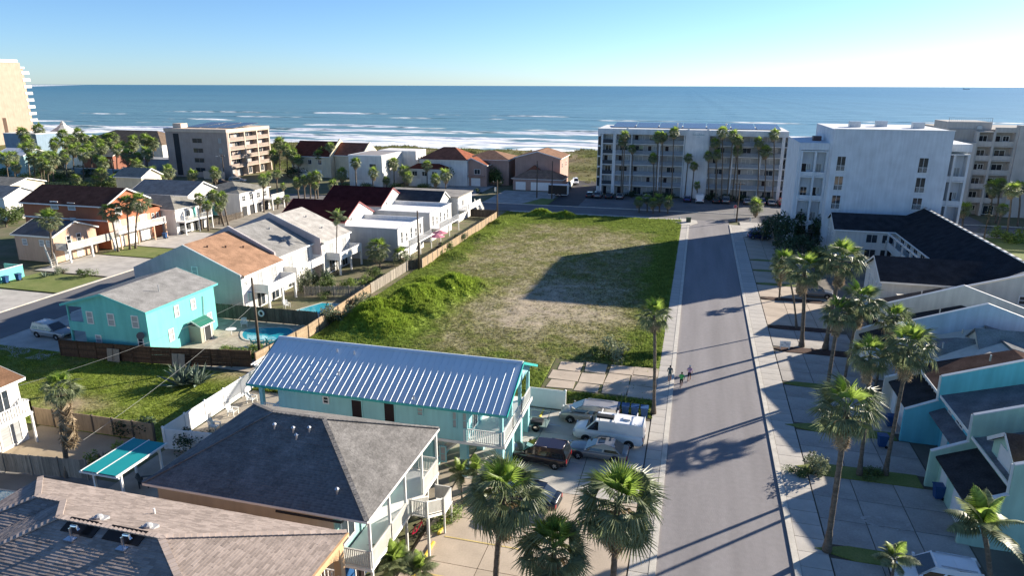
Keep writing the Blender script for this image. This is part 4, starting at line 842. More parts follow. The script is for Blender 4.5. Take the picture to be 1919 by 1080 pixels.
# ================================================================ RIGHT-HAND TERRACE, MOTEL, CONDOS, FAR HOUSES
def right_terrace():
    cols = {'mint': stucco('mint_stucco', (0.46, 0.66, 0.52)), 'cyan': stucco('cyan_stucco', (0.15, 0.53, 0.63)), 'cream': stucco('cream_stucco', (0.66, 0.62, 0.53)), 'blue': stucco('pale_blue_stucco', (0.5, 0.6, 0.68))}
    for k, v in cols.items(): M['tw_' + k] = v
    black = shingle_mat('black_shingle', (0.05, 0.05, 0.053)); slate = shingle_mat('blue_slate_shingle', (0.14, 0.155, 0.18)); brown = shingle_mat('dark_brown_shingle', (0.085, 0.06, 0.052)); grey = shingle_mat('blue_grey_shingle', (0.22, 0.225, 0.23))
    S = [(43.5, 50.3, 'mint', 'mint', black, brown, 'mint terrace house with black garage roof near the bottom right corner'),
         (50.3, 57.2, 'mint', 'cyan', slate, slate, 'terrace house with slate-blue roof between mint and cyan walls'),
         (57.2, 63.8, 'cyan', 'cream', black, brown, 'cream terrace house with brown roof behind the cyan wall'),
         (63.8, 70.3, 'cream', 'cream', black, grey, 'terrace house with grey hipped roof in front of the pale blue gable wall'),
         (70.3, 76.6, 'blue', 'cream', black, black, 'terrace house with black roof behind the pale blue gable wall'),
         (76.6, 83.2, 'cream', 'cream', black, black, 'farthest terrace house with the tallest cream gable wall, beside the motel')]
    prof = [(17.8, 0), (17.8, 2.85), (20.05, 3.95), (20.0, 6.0), (27.2, 8.6), (36, 5.5), (36, 0)]
    for i, (y0, y1, wc, bc, low, hi, lb) in enumerate(S):
        T = thing('terrace_house', lb, 'terrace house', (25, (y0 + y1) / 2, 0), group='terrace houses right of the street')
        pf = prof if i != 3 else [(17.8, 0), (17.8, 2.85), (20.05, 3.7), (20.0, 4.3), (25, 5.6), (36, 4.2), (36, 0)]
        MB().prism([(x, y0, z) for x, z in pf], (0, 0.25, 0)).build('party_wall', cols[wc], T)
        cp = MB()
        for a, b in zip(pf[1:5], pf[2:6]): cp.bar((a[0], y0 + 0.125, a[1] + 0.02), (b[0], y0 + 0.125, b[1] + 0.02), 0.3, 0.07)
        cp.build('coping', M['trim'], T)
        body = cols[bc]; a, c = y0 + 0.26, y1 - 0.005
        if i % 2 == 0:
            boxpart('garage', body, T, 18.5, a, 0, 20.6, c, 2.45)
            MB().prism([(18.15, a, 2.42), (20.75, a, 3.5), (20.75, c, 3.5), (18.15, c, 2.42)], (0, 0, 0.14)).build('lower_roof', low, T)
        else:
            MB().prism([(19.55, a, 2.75), (20.62, a, 3.3), (20.62, c, 3.3), (19.55, c, 2.75)], (0, 0, 0.12)).build('porch_roof', low, T); boxpart('garden_wall', M['wood_dark'], T, 18.0, a + 0.3, 0, 20.5, a + 0.4, 1.5)
        MB().prism([(20.6, a, 0), (35.5, a, 0), (35.5, a, 4.2), (27.2, a, 6.3), (20.6, a, 4.35)], (0, c - a, 0)).build('wall', body, T)
        r = MB(); sh = 0.0
        if i == 3:
            ym = (a + c) / 2; r.face([(19.6, a, 4.1), (24.0, ym, 6.1), (19.6, c, 4.1)]); r.face([(19.6, a, 4.1), (30, a, 4.1), (30, ym, 6.1), (24.0, ym, 6.1)]); r.face([(19.6, c, 4.1), (30, c, 4.1), (30, ym, 6.1), (24.0, ym, 6.1)])
            g = MB().prism([(25.5, a, 4.6), (25.5, c, 4.6), (25.5, ym, 7.0)], (0.2, 0, 0)); g.build('cross_gable', body, T)
            r.prism([(25.3, a, 4.55), (25.3, ym, 7.05), (33, ym, 7.05), (33, a, 4.55)], (0, 0, 0.1)); r.prism([(25.3, c, 4.55), (25.3, ym, 7.05), (33, ym, 7.05), (33, c, 4.55)], (0, 0, 0.1))
        elif i == 0:
            r.prism([(20.3, a, 4.3), (27.2, a, 6.4), (27.2, c, 6.4), (20.3, c, 4.3)], (0, 0, 0.02))
            boxpart('dormer', body, T, 20.65, 44.4, 3.4, 26, 48.3, 5.3); gable_roof(T, 20.65, 44.4, 27, 48.3, 5.3, 6.6, 'x', hi, M['trim'], 0.25, 0.3, name='dormer_roof'); MB().prism([(20.65, 44.4, 5.3), (20.65, 48.3, 5.3), (20.65, 46.35, 6.6)], (0.1, 0, 0)).build('dormer_gable', body, T)
            door(T, '-x', 20.65, 46.3, 3.5, 1.7, 2.0, 'white')
        else: r.prism([(20.15, a, 4.28), (27.2, a, 6.4), (27.2, c, 6.4), (20.15, c, 4.28)], (0, 0, 0.14))
        r.prism([(27.2, a, 6.4), (35.9, a, 4.2), (35.9, c, 4.2), (27.2, c, 6.4)], (0, 0, 0.14))
        r.build('roof', hi if i else grey, T)
        for k in range(2): vx = 22.6 + 2.2 * k; MB().tube([(vx, a + 1.8 + k * 2.4, 4.7 + 0.3 * (vx - 20.2)), (vx, a + 1.8 + k * 2.4, 5.25 + 0.3 * (vx - 20.2))], [0.07, 0.07], 7).build('vent_pipe', M['metal'], T)
        MB().bar((20.12, a, 4.34), (20.12, c, 4.34), 0.06, 0.22).build('fascia', M['trim'], T)
        if i % 2: door(T, '-x', 20.6, c - 1.2, 0.03, 0.95, 2.1, 'white'); window(T, '-x', 20.6, a + 2.2, 0.6, 1.8, 1.5, 'v', 'glass')
        else: door(T, '-x', 18.5, a + 2.0, 0.03, 2.6, 2.1, 'white', 'garage_door', panels=4); door(T, '-x', 18.5, c - 1.2, 0.03, 0.95, 2.1, 'white')
        if i: window(T, '-x', 20.6, (a + c) / 2, 3.45, 1.5, 1.05, 'v', 'glass'); window(T, '-x', 20.6, c - 1.2, 3.45, 0.8, 1.05, '2', 'blind')
    T = thing('cream_end_house', 'large cream end wall rising beyond the terrace, in front of the motel roof', 'house', (36, 85, 0))
    cw = cols['cream']; MB().prism([(24, 83.3, 0), (24, 83.3, 5.0), (29.8, 83.3, 6.75), (38, 83.3, 9.4), (47, 83.3, 6.2), (47, 83.3, 0)], (0, 0.3, 0)).build('wall', cw, T); boxpart('rear_wall', cw, T, 24.2, 83.61, 0, 46.8, 88, 4.2)
    MB().prism([(23.8, 83.62, 3.2), (38, 83.62, 7.4), (38, 88.2, 7.4), (23.8, 88.2, 3.2)], (0, 0, 0.1)).build('roof', black, T); MB().prism([(38, 83.62, 7.4), (47.3, 83.62, 4.3), (47.3, 88.2, 4.3), (38, 88.2, 7.4)], (0, 0, 0.1)).build('roof', black, T)
    cp = MB(); cp.bar((24, 83.4, 5.05), (38, 83.4, 9.5), 0.3, 0.08); cp.bar((38, 83.4, 9.5), (47, 83.4, 6.25), 0.3, 0.08); cp.build('coping', M['trim'], T)
    winpx(T, '-y', 83.3, 1908, 555, 1925, 572, pane='glass')
right_terrace()

def motel():
    T = thing('motel', 'white two-storey motel with black roof and two wings round a court', 'motel', (33, 110, 0))
    w = stucco('motel_white', (0.62, 0.61, 0.57)); M['motelw'] = w; bk = shingle_mat('motel_black_shingle', (0.038, 0.04, 0.045))
    walls(T, 32.6, 88.6, 43.2, 133, 0, 5.3, w, 'y', 8.0, 'main_wall'); gable_roof(T, 32.6, 88.6, 43.2, 133, 5.3, 8.05, 'y', bk, M['trim'], 0.5, 0.3, name='main_roof')
    walls(T, 23.2, 90.6, 33.2, 99.2, 0, 5.0, w, 'x', 7.0, 'near_wing'); gable_roof(T, 23.2, 90.6, 36.3, 99.2, 5.0, 7.05, 'x', bk, M['trim'], 0.35, 0.35, name='near_wing_roof')
    walls(T, 23.2, 122.7, 33.2, 131, 0, 5.2, w, 'x', 7.1, 'far_wing'); gable_roof(T, 23.2, 122.7, 36.3, 131, 5.2, 7.15, 'x', bk, M['trim'], 0.35, 0.35, name='far_wing_roof')
    MB().bar((37.9, 88.2, 8.3), (37.9, 133.4, 8.3), 0.35, 0.12).build('ridge_vent', M['white'], T)
    for k in range(22): boxpart('ridge_vent_gap', M['dark'], T, 37.68, 89 + 2 * k, 8.365, 38.12, 89.7 + 2 * k, 8.39)
    for k in range(6):
        Y = 101.5 + k * 3.6
        if Y < 121.5: window(T, '-x', 32.6, Y, 3.1, 2.2, 1.7, 'v', 'dark', 'motelw', fw_=0.2); window(T, '-x', 32.6, Y, 0.3, 2.2, 1.9, 'v', 'dark', 'motelw', fw_=0.2)
    for X in (28.8, 31.2): window(T, '-y', 122.7, X, 3.1, 1.9, 1.6, 'v', 'glass', 'motelw', fw_=0.15); window(T, '-y', 122.7, X, 0.2, 1.9, 2.0, 'v', 'dark', 'motelw', fw_=0.15)
    for X in (27.4, 29.6): window(T, '-y', 90.6, X, 1.9, 1.2, 1.1, '2', 'blind')
    for Y in (93, 94.9, 96.8): window(T, '-x', 23.2, Y, 2.4, 0.8, 1.8, '2', 'blind')
    for Y in (125, 128.6): window(T, '-x', 23.2, Y, 3.0, 1.2, 1.4, '2', 'blind')
    boxpart('gallery_floor', w, T, 30.9, 99.21, 2.55, 32.59, 122.69, 2.8)
    for k in range(6): boxpart('gallery_post', w, T, 30.9, 100.2 + k * 4.3, 0, 31.15, 100.45 + k * 4.3, 5.0)
    boxpart('gallery_parapet', w, T, 30.9, 99.22, 2.81, 31.0, 122.68, 3.75)
    boxpart('gallery_beam', w, T, 30.9, 99.22, 4.85, 31.1, 122.68, 5.1)
motel()

def facade(T, face, p, us, zs, depth, wm, slabm, railm, solid=True, dark=0.25, rail_h=1.0, fin=0.3, pane='blind', skip=()):
    # balconied front: bays between us, floors at zs; returns nothing, adds parts to T.  inward direction from the face
    sgn = {'-y': (0, 1), '+y': (0, -1), '+x': (-1, 0), '-x': (1, 0)}[face]
    def W(u, d, z): return (u, p + sgn[1] * d, z) if sgn[0] == 0 else (p + sgn[0] * d, u, z)
    def bx(u0, u1, d0, d1, z0, z1):
        a = W(u0, d0, z0); b = W(u1, d1, z1); return (min(a[0], b[0]), min(a[1], b[1]), z0, max(a[0], b[0]), max(a[1], b[1]), z1)
    for z in zs[1:]: boxpart('floor_slab', slabm, T, *bx(us[0], us[-1], 0.0, depth - 0.01, z - 0.22, z))
    for u in us: boxpart('fin_wall', slabm, T, *bx(u - fin / 2, u + fin / 2, -0.06, depth - 0.005, zs[0], zs[-1]))
    bp = p + (sgn[0] + sgn[1]) * depth
    for i in range(len(us) - 1):
        for j in range(len(zs) - 1):
            if (i, j) in skip: continue
            u0, u1, z0, z1 = us[i] + fin / 2, us[i + 1] - fin / 2, zs[j], zs[j + 1] - 0.22
            if j: 
                if solid: boxpart('railing', railm, T, *bx(u0, u1, 0.05, 0.12, z0 + 0.05, z0 + rail_h))
                else: railing(T, W(u0, 0.1, z0), W(u1, 0.1, z0), rail_h, railm, 0.18, post=False)
            n = max(1, int((u1 - u0) / 3.4)); sw_ = (u1 - u0) / n
            for k in range(n):
                uc = u0 + (k + 0.5) * sw_
                if (i + j + k) % 3 == 0: door(T, face, bp, uc - sw_ * 0.22, z0 + 0.02, 0.9, 2.05, 'door_dark'); window(T, face, bp, uc + sw_ * 0.2, z0 + 0.9, min(1.3, sw_ * 0.4), 1.2, 'v', pane)
                else: window(T, face, bp, uc, z0 + 0.05, min(2.2, sw_ * 0.62), 2.1, 'v', pane if (j + k) % 2 else 'glass')

def white_condo():
    T = thing('white_condo', 'six-storey white condo block with palms and parked cars before it', 'condo building', (-2, 190, 0))
    w = stucco('condo_white', (0.70, 0.71, 0.71)); M['condow'] = w; sh = stucco('condo_recess_shade', (0.46, 0.45, 0.43)); rl = mat('condo_rail', (0.24, 0.28, 0.32), rough=0.5); dk = mat('condo_dark_rail', (0.05, 0.06, 0.07))  # back wall stucco is darkened so the balcony recesses look shaded
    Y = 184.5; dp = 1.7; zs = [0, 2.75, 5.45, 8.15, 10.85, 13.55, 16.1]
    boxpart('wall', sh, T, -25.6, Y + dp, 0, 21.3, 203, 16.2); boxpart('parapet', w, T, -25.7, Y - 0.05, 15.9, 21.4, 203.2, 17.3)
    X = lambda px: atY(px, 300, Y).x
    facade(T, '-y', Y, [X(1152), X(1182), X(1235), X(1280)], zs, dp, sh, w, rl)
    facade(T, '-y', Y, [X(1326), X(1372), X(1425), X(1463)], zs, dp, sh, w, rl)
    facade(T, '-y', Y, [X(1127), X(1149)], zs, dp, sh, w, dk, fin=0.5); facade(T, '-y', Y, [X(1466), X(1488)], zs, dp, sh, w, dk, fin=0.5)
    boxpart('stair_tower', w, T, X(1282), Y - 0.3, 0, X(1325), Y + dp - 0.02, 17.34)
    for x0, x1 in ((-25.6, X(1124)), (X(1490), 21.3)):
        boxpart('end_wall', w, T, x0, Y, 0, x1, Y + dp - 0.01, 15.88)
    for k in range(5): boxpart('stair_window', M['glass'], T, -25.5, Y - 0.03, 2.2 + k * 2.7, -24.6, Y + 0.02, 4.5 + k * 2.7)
    # illegible painted name: two lines of looping strokes high on the stair tower
    tm = paint('teal_lettering', (0.10, 0.30, 0.36)); xc = X(1305); yy = Y - 0.33; lt = MB()
    for k in range(13):
        x = xc - 1.35 + k * 0.22; h = 0.5 if k in (0, 7, 9) else 0.28; lt.bar((x, yy, 16.0), (x + 0.1, yy, 16.0 + h), 0.04, 0.05, upv=(0, 1, 0)); lt.bar((x + 0.1, yy, 16.0 + h * 0.6), (x + 0.22, yy, 16.02), 0.04, 0.05, upv=(0, 1, 0))
    for k in range(4): lt.bar((xc - 0.35 + k * 0.2, yy, 15.45), (xc - 0.22 + k * 0.2, yy, 15.65), 0.04, 0.05, upv=(0, 1, 0))
    lt.build('lettering', tm, T, kind='stuff')
    sp = mat('roof_panel_dark', (0.05, 0.055, 0.07), rough=0.25, spec=0.6)
    for k in range(7): MB().prism([(-22.5 + k * 6.1, 189, 17.35), (-16.7 + k * 6.1, 189, 17.35), (-16.7 + k * 6.1, 200, 18.1), (-22.5 + k * 6.1, 200, 18.1)], (0, 0, 0.12)).build('solar_panel', sp, T)
    for x in (-5.5, 6.5): MB().tube([(x, 187, 17.3), (x, 187, 18.6), (x, 187, 18.9)], [0.15, 0.15, 0.3], 7).build('roof_vent', M['metal'], T)
    for x in (-18, -2.6, 2.2, 8, 18.6): boxpart('roof_lamp', M['white'], T, x - 0.25, Y - 0.02, 17.31, x + 0.25, Y + 0.3, 17.6)
white_condo()

def slab_condo():
    T = thing('pale_condo', 'pale four-storey condo with a broad blank front wall behind the motel', 'condo building', (31, 140, 0))
    w = stucco('pale_condo_stucco', (0.66, 0.69, 0.72)); M['slabw'] = w; sh = stucco('pale_condo_recess_shade', (0.5, 0.52, 0.54))  # recess stucco is the wall colour with shade worked in
    Y = 129.8; Yw = 132.8
    boxpart('wall', w, T, 22.3, Y, 0, 40.4, 150, 21.0); boxpart('left_wing', w, T, 17.35, Yw + 1.6, 0, 22.29, 149.7, 17.2); boxpart('right_wing', w, T, 40.41, Yw + 1.6, 0, 44.3, 150, 17.5)
    boxpart('wing_parapet', w, T, 17.3, Yw, 17.21, 22.28, 149.75, 18.45); boxpart('wing_parapet', w, T, 40.42, Yw, 17.51, 44.35, 150.1, 18.75)
    boxpart('left_side', w, T, 17.3, Yw, 0, 17.7, Yw + 1.59, 17.2)
    zs = [0, 3.9, 8.4, 12.6, 17.1]
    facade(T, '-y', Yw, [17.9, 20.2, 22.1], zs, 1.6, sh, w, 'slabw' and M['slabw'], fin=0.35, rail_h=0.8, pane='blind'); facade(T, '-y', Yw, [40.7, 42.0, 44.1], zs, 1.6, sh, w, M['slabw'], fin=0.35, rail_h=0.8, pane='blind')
    for q in ((1567, 292, 1585, 321), (1562, 329, 1580, 357), (1557, 365, 1575, 392), (1720, 295, 1740, 325), (1714, 332, 1734, 362), (1708, 370, 1728, 394)):
        winpx(T, '-y', Y, *q, style='v', pane='glass', frame='slabw', fw_=0.12)
        a = atY(q[0], q[3], Y); b = atY(q[2], q[3], Y); railing(T, (a.x, Y - 0.08, a.z), (b.x, Y - 0.08, a.z), 1.0, 'trim', 0.16, post=False)
    for k, (x, y) in enumerate(((26, 138), (31, 141), (36, 137))): boxpart('rooftop_unit', M['metal'], T, x, y, 21.001, x + 1.8, y + 1.4, 22.0)
    boxpart('coping', M['white'], T, 22.2, Y - 0.06, 21.01, 40.5, Y + 0.3, 21.12)
    boxpart('roof_unit', paint('rust_unit', (0.09, 0.05, 0.05)), T, 20.2, 138, 18.46, 21.6, 139.5, 19.3)
slab_condo()

def beige_condo():
    T = thing('beige_condo', 'beige condo block with deep balconies at the right edge', 'condo building', (66, 186, 0))
    w = stucco('beige_condo_stucco', (0.50, 0.47, 0.43)); M['beigew'] = w; sh = stucco('beige_recess_shade', (0.36, 0.34, 0.31))  # rear wall takes a darker copy of the beige, shade in its colour
    Y = 176.0
    boxpart('wall', sh, T, 54.0, Y + 1.7, 0, 110, 200, 19.0); boxpart('end_wing', w, T, 53.6, Y - 0.6, 0, 59.2, Y + 1.69, 16.2); boxpart('stair_head', w, T, 53.8, Y + 2.2, 16.21, 62.5, Y + 12, 20.5)
    boxpart('parapet', w, T, 62.6, Y - 0.05, 18.6, 110, Y + 0.4, 19.5)
    zs = [0, 3.1, 6.2, 9.3, 12.4, 15.5, 18.6]
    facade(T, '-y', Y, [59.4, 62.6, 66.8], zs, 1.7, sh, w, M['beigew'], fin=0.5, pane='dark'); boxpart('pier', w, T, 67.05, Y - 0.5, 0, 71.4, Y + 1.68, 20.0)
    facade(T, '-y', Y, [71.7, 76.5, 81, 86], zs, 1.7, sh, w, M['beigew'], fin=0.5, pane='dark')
    for z in (5.5, 9, 12.2): window(T, '-y', Y - 0.6, 56.4, z, 0.7, 1.8, '', 'glass', 'beigew')
    railing(T, (53.9, Y + 2.3, 20.5), (62.4, Y + 2.3, 20.5), 0.9, 'metal', 0.4)
    MB().tube([(60, Y + 2.0, 19.2), (60, Y + 1.8, 19.2)], [0.6, 0.6], 10).build('satellite_dish', M['metal'], T)
beige_condo()

def tan_condo():
    T = thing('tan_condo', 'five-storey brown-tan condo with balconies on its sunny side', 'condo building', (-150, 195, 0))
    w = stucco('tan_condo_stucco', (0.40, 0.325, 0.285)); M['tanw'] = w; sh = stucco('tan_recess_shade', (0.3, 0.22, 0.18)); lt = stucco('tan_light', (0.62, 0.5, 0.4))  # recess tan is the wall colour with balcony shade added
    x1 = -139.3; zs = [0.3, 3.2, 5.9, 8.6, 11.3, 13.9]
    boxpart('wall', w, T, -161.5, 185, 0, x1 - 1.6, 207, 13.9); boxpart('roof_edge', lt, T, -161.8, 184.8, 13.91, x1 + 0.1, 207.4, 14.9)
    boxpart('corner_wall', w, T, x1 - 1.59, 185, 0, x1, 185.5, 13.9)
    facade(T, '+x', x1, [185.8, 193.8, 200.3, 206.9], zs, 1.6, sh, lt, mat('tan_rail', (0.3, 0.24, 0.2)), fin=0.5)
    boxpart('stair_recess_shade', M['dark'], T, -158.6, 184.93, 0.5, -156.6, 185.02, 13.4)  # flat dark strip on the wall, coloured as the shade of the stair opening
    for k in range(4): window(T, '-y', 185.0, -150, 1.6 + k * 3.0, 3.6, 1.5, 'v', 'glass', 'tanw'); window(T, '-y', 185.0, -141.9, 1.6 + k * 3.0, 1.2, 1.7, 'v', 'blind', 'tanw')
    for k in range(3): MB().prism([(-158 + k * 6.2, 190, 14.95), (-152.6 + k * 6.2, 190, 14.95), (-152.6 + k * 6.2, 203, 15.9), (-158 + k * 6.2, 203, 15.9)], (0, 0, 0.15)).build('solar_panel', MATS['roof_panel_dark'], T)
    boxpart('roof_hut', lt, T, -160, 187, 14.91, -157, 190, 16.3)
    boxpart('garden_wall', lt, T, -147, 182.2, 0, -139.6, 182.5, 2.4)
tan_condo()

def tower():
    T = thing('beach_tower', 'tall sunlit tan tower with stacked white balconies at the left edge', 'tower block', (-300, 235, 0))
    w = stucco('tower_tan', (0.44, 0.335, 0.26)); dk = stucco('tower_recess_shade', (0.12, 0.08, 0.06))  # dark tan is the wall colour deepened to stand for shade
    boxpart('wall', w, T, -322, 205, 0, -290, 251, 37.0); boxpart('parapet', M['white'], T, -322.3, 204.7, 37.01, -289.7, 250, 38.2); boxpart('core', w, T, -322, 251.01, 0, -294, 255.5, 34.6); boxpart('core_cap', M['white'], T, -322, 251.02, 34.61, -293.5, 256, 35.4)
    for Y in (228, 238): boxpart('recess_shade_strip', dk, T, -290.02, Y, 0, -289.93, Y + 1.6, 14)  # flat strips on the wall face, shade given as colour
    for k in range(11):
        z = 3.2 + k * 2.9; boxpart('balcony', M['white'], T, -293.9, 251.03, z, -289.8, 254.6, z + 0.25); boxpart('balcony_rail', M['trim'], T, -289.95, 251.03, z + 0.26, -289.85, 254.6, z + 1.2)
tower()

def simple_house(name, label, x0, y0, x1, y1, ze, zr, kind, wm, rm, group=None, trim='trim', oh=0.4):
    T = thing(name, label, 'house', ((x0 + x1) / 2, (y0 + y1) / 2, 0), group=group)
    if kind == 'hip': walls(T, x0, y0, x1, y1, 0, ze - 0.1, wm); hip_roof(T, x0, y0, x1, y1, ze, zr, rm, M[trim], oh)
    elif kind == 'flat': walls(T, x0, y0, x1, y1, 0, ze, wm); boxpart('roof', rm, T, x0 - 0.05, y0 - 0.05, ze, x1 + 0.05, y1 + 0.05, ze + 0.25)
    else: walls(T, x0, y0, x1, y1, 0, ze, wm, kind, zr); gable_roof(T, x0, y0, x1, y1, ze, zr, kind, rm, M[trim], oh, 0.35)
    return T
def far_houses():
    red = shingle_mat('red_tile', (0.15, 0.045, 0.032)); terr = shingle_mat('terracotta_tile', (0.28, 0.11, 0.07)); cream = stucco('cream_house', (0.66, 0.58, 0.42)); wh = stucco('far_white', (0.74, 0.72, 0.68)); mau = stucco('mauve_stucco', (0.42, 0.28, 0.23)); tanr = shingle_mat('rose_shingle', (0.27, 0.17, 0.12))
    gd = lambda T, Y, xs, w_=2.6: [door(T, '-y', Y, x, 0.03, w_, 2.2, 'white', 'garage_door', panels=4) for x in xs]
    T = simple_house('cream_house', 'cream beach house with dark red roof left of the white modern house', -124, 195, -110.5, 208, 6.6, 10.6, 'x', cream, red)
    gd(T, 195, (-120, -115)); [window(T, '-y', 195, x, 4, 1.3, 1.5, 'v', 'glass') for x in (-121, -117.5, -114)]
    MB().prism([(-110.4, 194.5, 0), (-110.4, 194.5, 6.9), (-110.4, 201.5, 11.6), (-110.4, 208.5, 6.9), (-110.4, 208.5, 0)], (0.35, 0, 0)).build('gable_parapet', cream, T)
    T = simple_house('cream_house', 'cream beach house with brown-red roof and tall sunlit gable, beside the white modern house', -109.9, 197, -100.4, 207, 7.0, 10.3, 'x', cream, terr)
    MB().prism([(-100.3, 196.6, 0), (-100.3, 196.6, 7.3), (-100.3, 202, 10.8), (-100.3, 207.4, 7.3), (-100.3, 207.4, 0)], (0.3, 0, 0)).build('gable_parapet', cream, T); gd(T, 197, (-107, -103.4))
    T = simple_house('white_modern_house', 'white box-shaped modern house among palms across the coast road', -94.6, 177.2, -84.4, 191, 9.0, 0, 'flat', wh, M['white'])
    boxpart('rear_block', wh, T, -92, 191.1, 0, -80, 199, 9.4); gd(T, 177.2, (-92, -88.6)); winpx(T, '-y', 177.2, 692, 307, 705, 314, pane='dark'); [window(T, '+x', -84.4, y, 5.6, 1.2, 1.6, 'v', 'glass') for y in (181, 184, 187)]; [window(T, '+x', -80, y, 6, 1.2, 1.6, 'v', 'glass') for y in (193, 195, 197)]
    boxpart('roof_slab', mat('grey_roof', (0.3, 0.28, 0.27)), T, -93.8, 178, 9.26, -85.2, 190.2, 9.3)
    T = simple_house('terracotta_hip_house', 'beach house with terracotta hipped roof between white modern and mauve houses', -78, 189, -63.5, 200, 7.4, 10.6, 'hip', wh, terr)
    boxpart('front_block', wh, T, -80, 185, 0, -69, 188.99, 5.0); hip_roof(T, -80, 185, -69, 189.5, 5.05, 6.4, red, M['trim'], 0.3, 'front_roof'); gd(T, 185, (-77.5, -73)); [window(T, '-y', 185, x, 3, 1.6, 1.4, 'v', 'glass') for x in (-78, -75, -72)]
    T = simple_house('mauve_house', 'mauve beach house with two garage doors, left of the pair', -66.3, 194, -52.5, 206, 7.3, 9.4, 'hip', mau, tanr)
    boxpart('front_block', mau, T, -67, 190, 0, -58, 193.99, 6.0); gable_roof(T, -67, 190, -58, 194.3, 6.0, 7.9, 'y', terr, M['trim'], 0.3, 0.3, name='front_roof'); MB().prism([(-67, 190, 6), (-58, 190, 6), (-62.5, 190, 7.85)], (0, 0.2, 0)).build('front_gable', mau, T)
    gd(T, 190, (-64.7, -61.3)); [window(T, '-y', 190, x, 3.4, 1.8, 1.5, 'v', 'dark') for x in (-64.6, -60.8)]; boxpart('balcony', mau, T, -66.5, 189.2, 2.9, -58.4, 189.99, 3.1)
    T = simple_house('mauve_house', 'mauve beach house with wide garage wing beside the dark lane', -50.6, 194, -37.4, 207, 8.1, 9.9, 'y', mau, tanr)
    boxpart('garage_wing', mau, T, -49.1, 186, 0, -35.3, 193.9, 3.2); hip_roof(T, -49.1, 186, -35.3, 193.5, 3.25, 5.3, tanr, M['trim'], 0.4, 'garage_roof'); door(T, '-y', 186, -46.9, 0.03, 2.7, 2.2, 'white', 'garage_door', panels=4); door(T, '-y', 186, -41.3, 0.03, 5.2, 2.2, 'white', 'garage_door', panels=4)
    [window(T, '+x', -37.4, y, z, 1.0, 1.5, '2', 'glass') for y in (197, 203) for z in (1.2, 5.2)]; MB().prism([(-47.5, 192.5, 4.2), (-42, 192.5, 4.2), (-44.7, 192.5, 6.2)], (0, 1.3, 0)).build('porch_gable', terr, T)
    boxpart('garden_wall', M['white'], T, -34.9, 187, 0, -34.6, 206, 1.6)
    # beyond the back street
    org = stucco('orange_stucco', (0.44, 0.16, 0.085)); pch = stucco('peach_house', (0.60, 0.41, 0.29)); br = shingle_mat('umber_shingle', (0.13, 0.062, 0.045)); gry = shingle_mat('cool_grey_shingle', (0.21, 0.22, 0.22)); ol = shingle_mat('olive_grey_shingle', (0.24, 0.23, 0.20)); dkr = shingle_mat('navy_grey_shingle', (0.085, 0.095, 0.11))
    T = simple_house('orange_house', 'orange three-level house with brown roof across the back street', -117, 96.6, -98.8, 106.4, 7.7, 10.0, 'x', org, br, oh=0.5)
    for (a, b, c, d) in ((95, 377, 109, 392), (127, 380, 141, 394), (132, 408, 143, 418)): winpx(T, '-y', 96.6, a, b, c, d, pane='blind', fw_=0.15)
    bnd = MB().box(-117.05, 96.54, 4.9, -98.75, 96.6, 5.15); bnd.build('string_course', M['trim'], T); boxpart('front_wall', pch, T, -98.79, 96.6, 0, -98.72, 106.4, 4.8)
    boxpart('balcony', M['white'], T, -98.7, 96.7, 2.7, -96.9, 108.2, 2.95); railing(T, (-96.95, 96.8, 2.95), (-96.95, 108.1, 2.95), 1.0, 'white', 0.25, bw=0.08)
    for Y in (98.4, 101.6, 104.6): door(T, '+x', -98.72, Y, 0.05, 2.3, 2.2, 'white', 'garage_door', panels=4); window(T, '+x', -98.72, Y, 3.0, 1.7, 1.9, 'v', 'blind', fw_=0.15)
    for Y in (99.2, 103.8): window(T, '+x', -98.8, Y, 5.6, 1.5, 1.5, 'v', 'blind', fw_=0.15)
    boxpart('annex', org, T, -107, 106.41, 0, -98.9, 109.2, 5.6); MB().prism([(-107, 106.42, 6.6), (-98.6, 106.42, 6.6), (-98.6, 109.5, 5.5), (-107, 109.5, 5.5)], (0, 0, 0.12)).build('annex_roof', tanr, T); [window(T, '+x', -98.9, 107.2 + 1.2 * k, 3.6, 0.7, 1.0, '2', 'glass') for k in (0, 1)]
    for Y in (97, 101, 105, 108): boxpart('balcony_post', pch, T, -97.1, Y - 0.12, 0, -96.9, Y + 0.12, 2.69)
    T = simple_house('peach_cottage', 'small peach house with white deck and stairs before the orange house', -107.5, 86.2, -99.6, 94.6, 4.4, 6.0, 'x', pch, dkr)
    for Y in (89, 91): window(T, '+x', -99.6, Y, 2.5, 0.9, 1.5, '2', 'glass')
    [window(T, '-y', 86.2, x, 2.6, 1.0, 1.1, '2', 'blind') for x in (-105.5, -102, -100.6)]
    boxpart('deck', M['wrail'], T, -99.59, 86.4, 2.05, -97.3, 96, 2.25); railing(T, (-97.35, 86.5, 2.25), (-97.35, 96, 2.25), 1.0, 'wrail', 0.16, bw=0.1); railing(T, (-97.35, 86.5, 2.25), (-99.6, 86.5, 2.25), 1.0, 'wrail', 0.16, bw=0.1)
    for Y in (86.8, 91.2, 95.8): boxpart('deck_post', M['white'], T, -97.55, Y - 0.12, 0, -97.3, Y + 0.12, 2.04)
    stairs(T, (-100.2, 85.0, 2.2), (-97.6, 83.4, 0.05), 1.0, 'x', 8, 'wrail')
    for Y in (88.5, 90.8): door(T, '+x', -99.6, Y, 0.05, 1.2, 1.9, 'white')
    T = simple_house('grey_roof_cottage', 'low house with grey roof behind the turquoise garden wall at left', -111, 68, -100.6, 76.4, 3.0, 4.2, 'x', wh, ol)
    for Y in (70, 73): window(T, '+x', -100.6, Y, 0.6, 1.2, 1.9, 'v', 'dark')
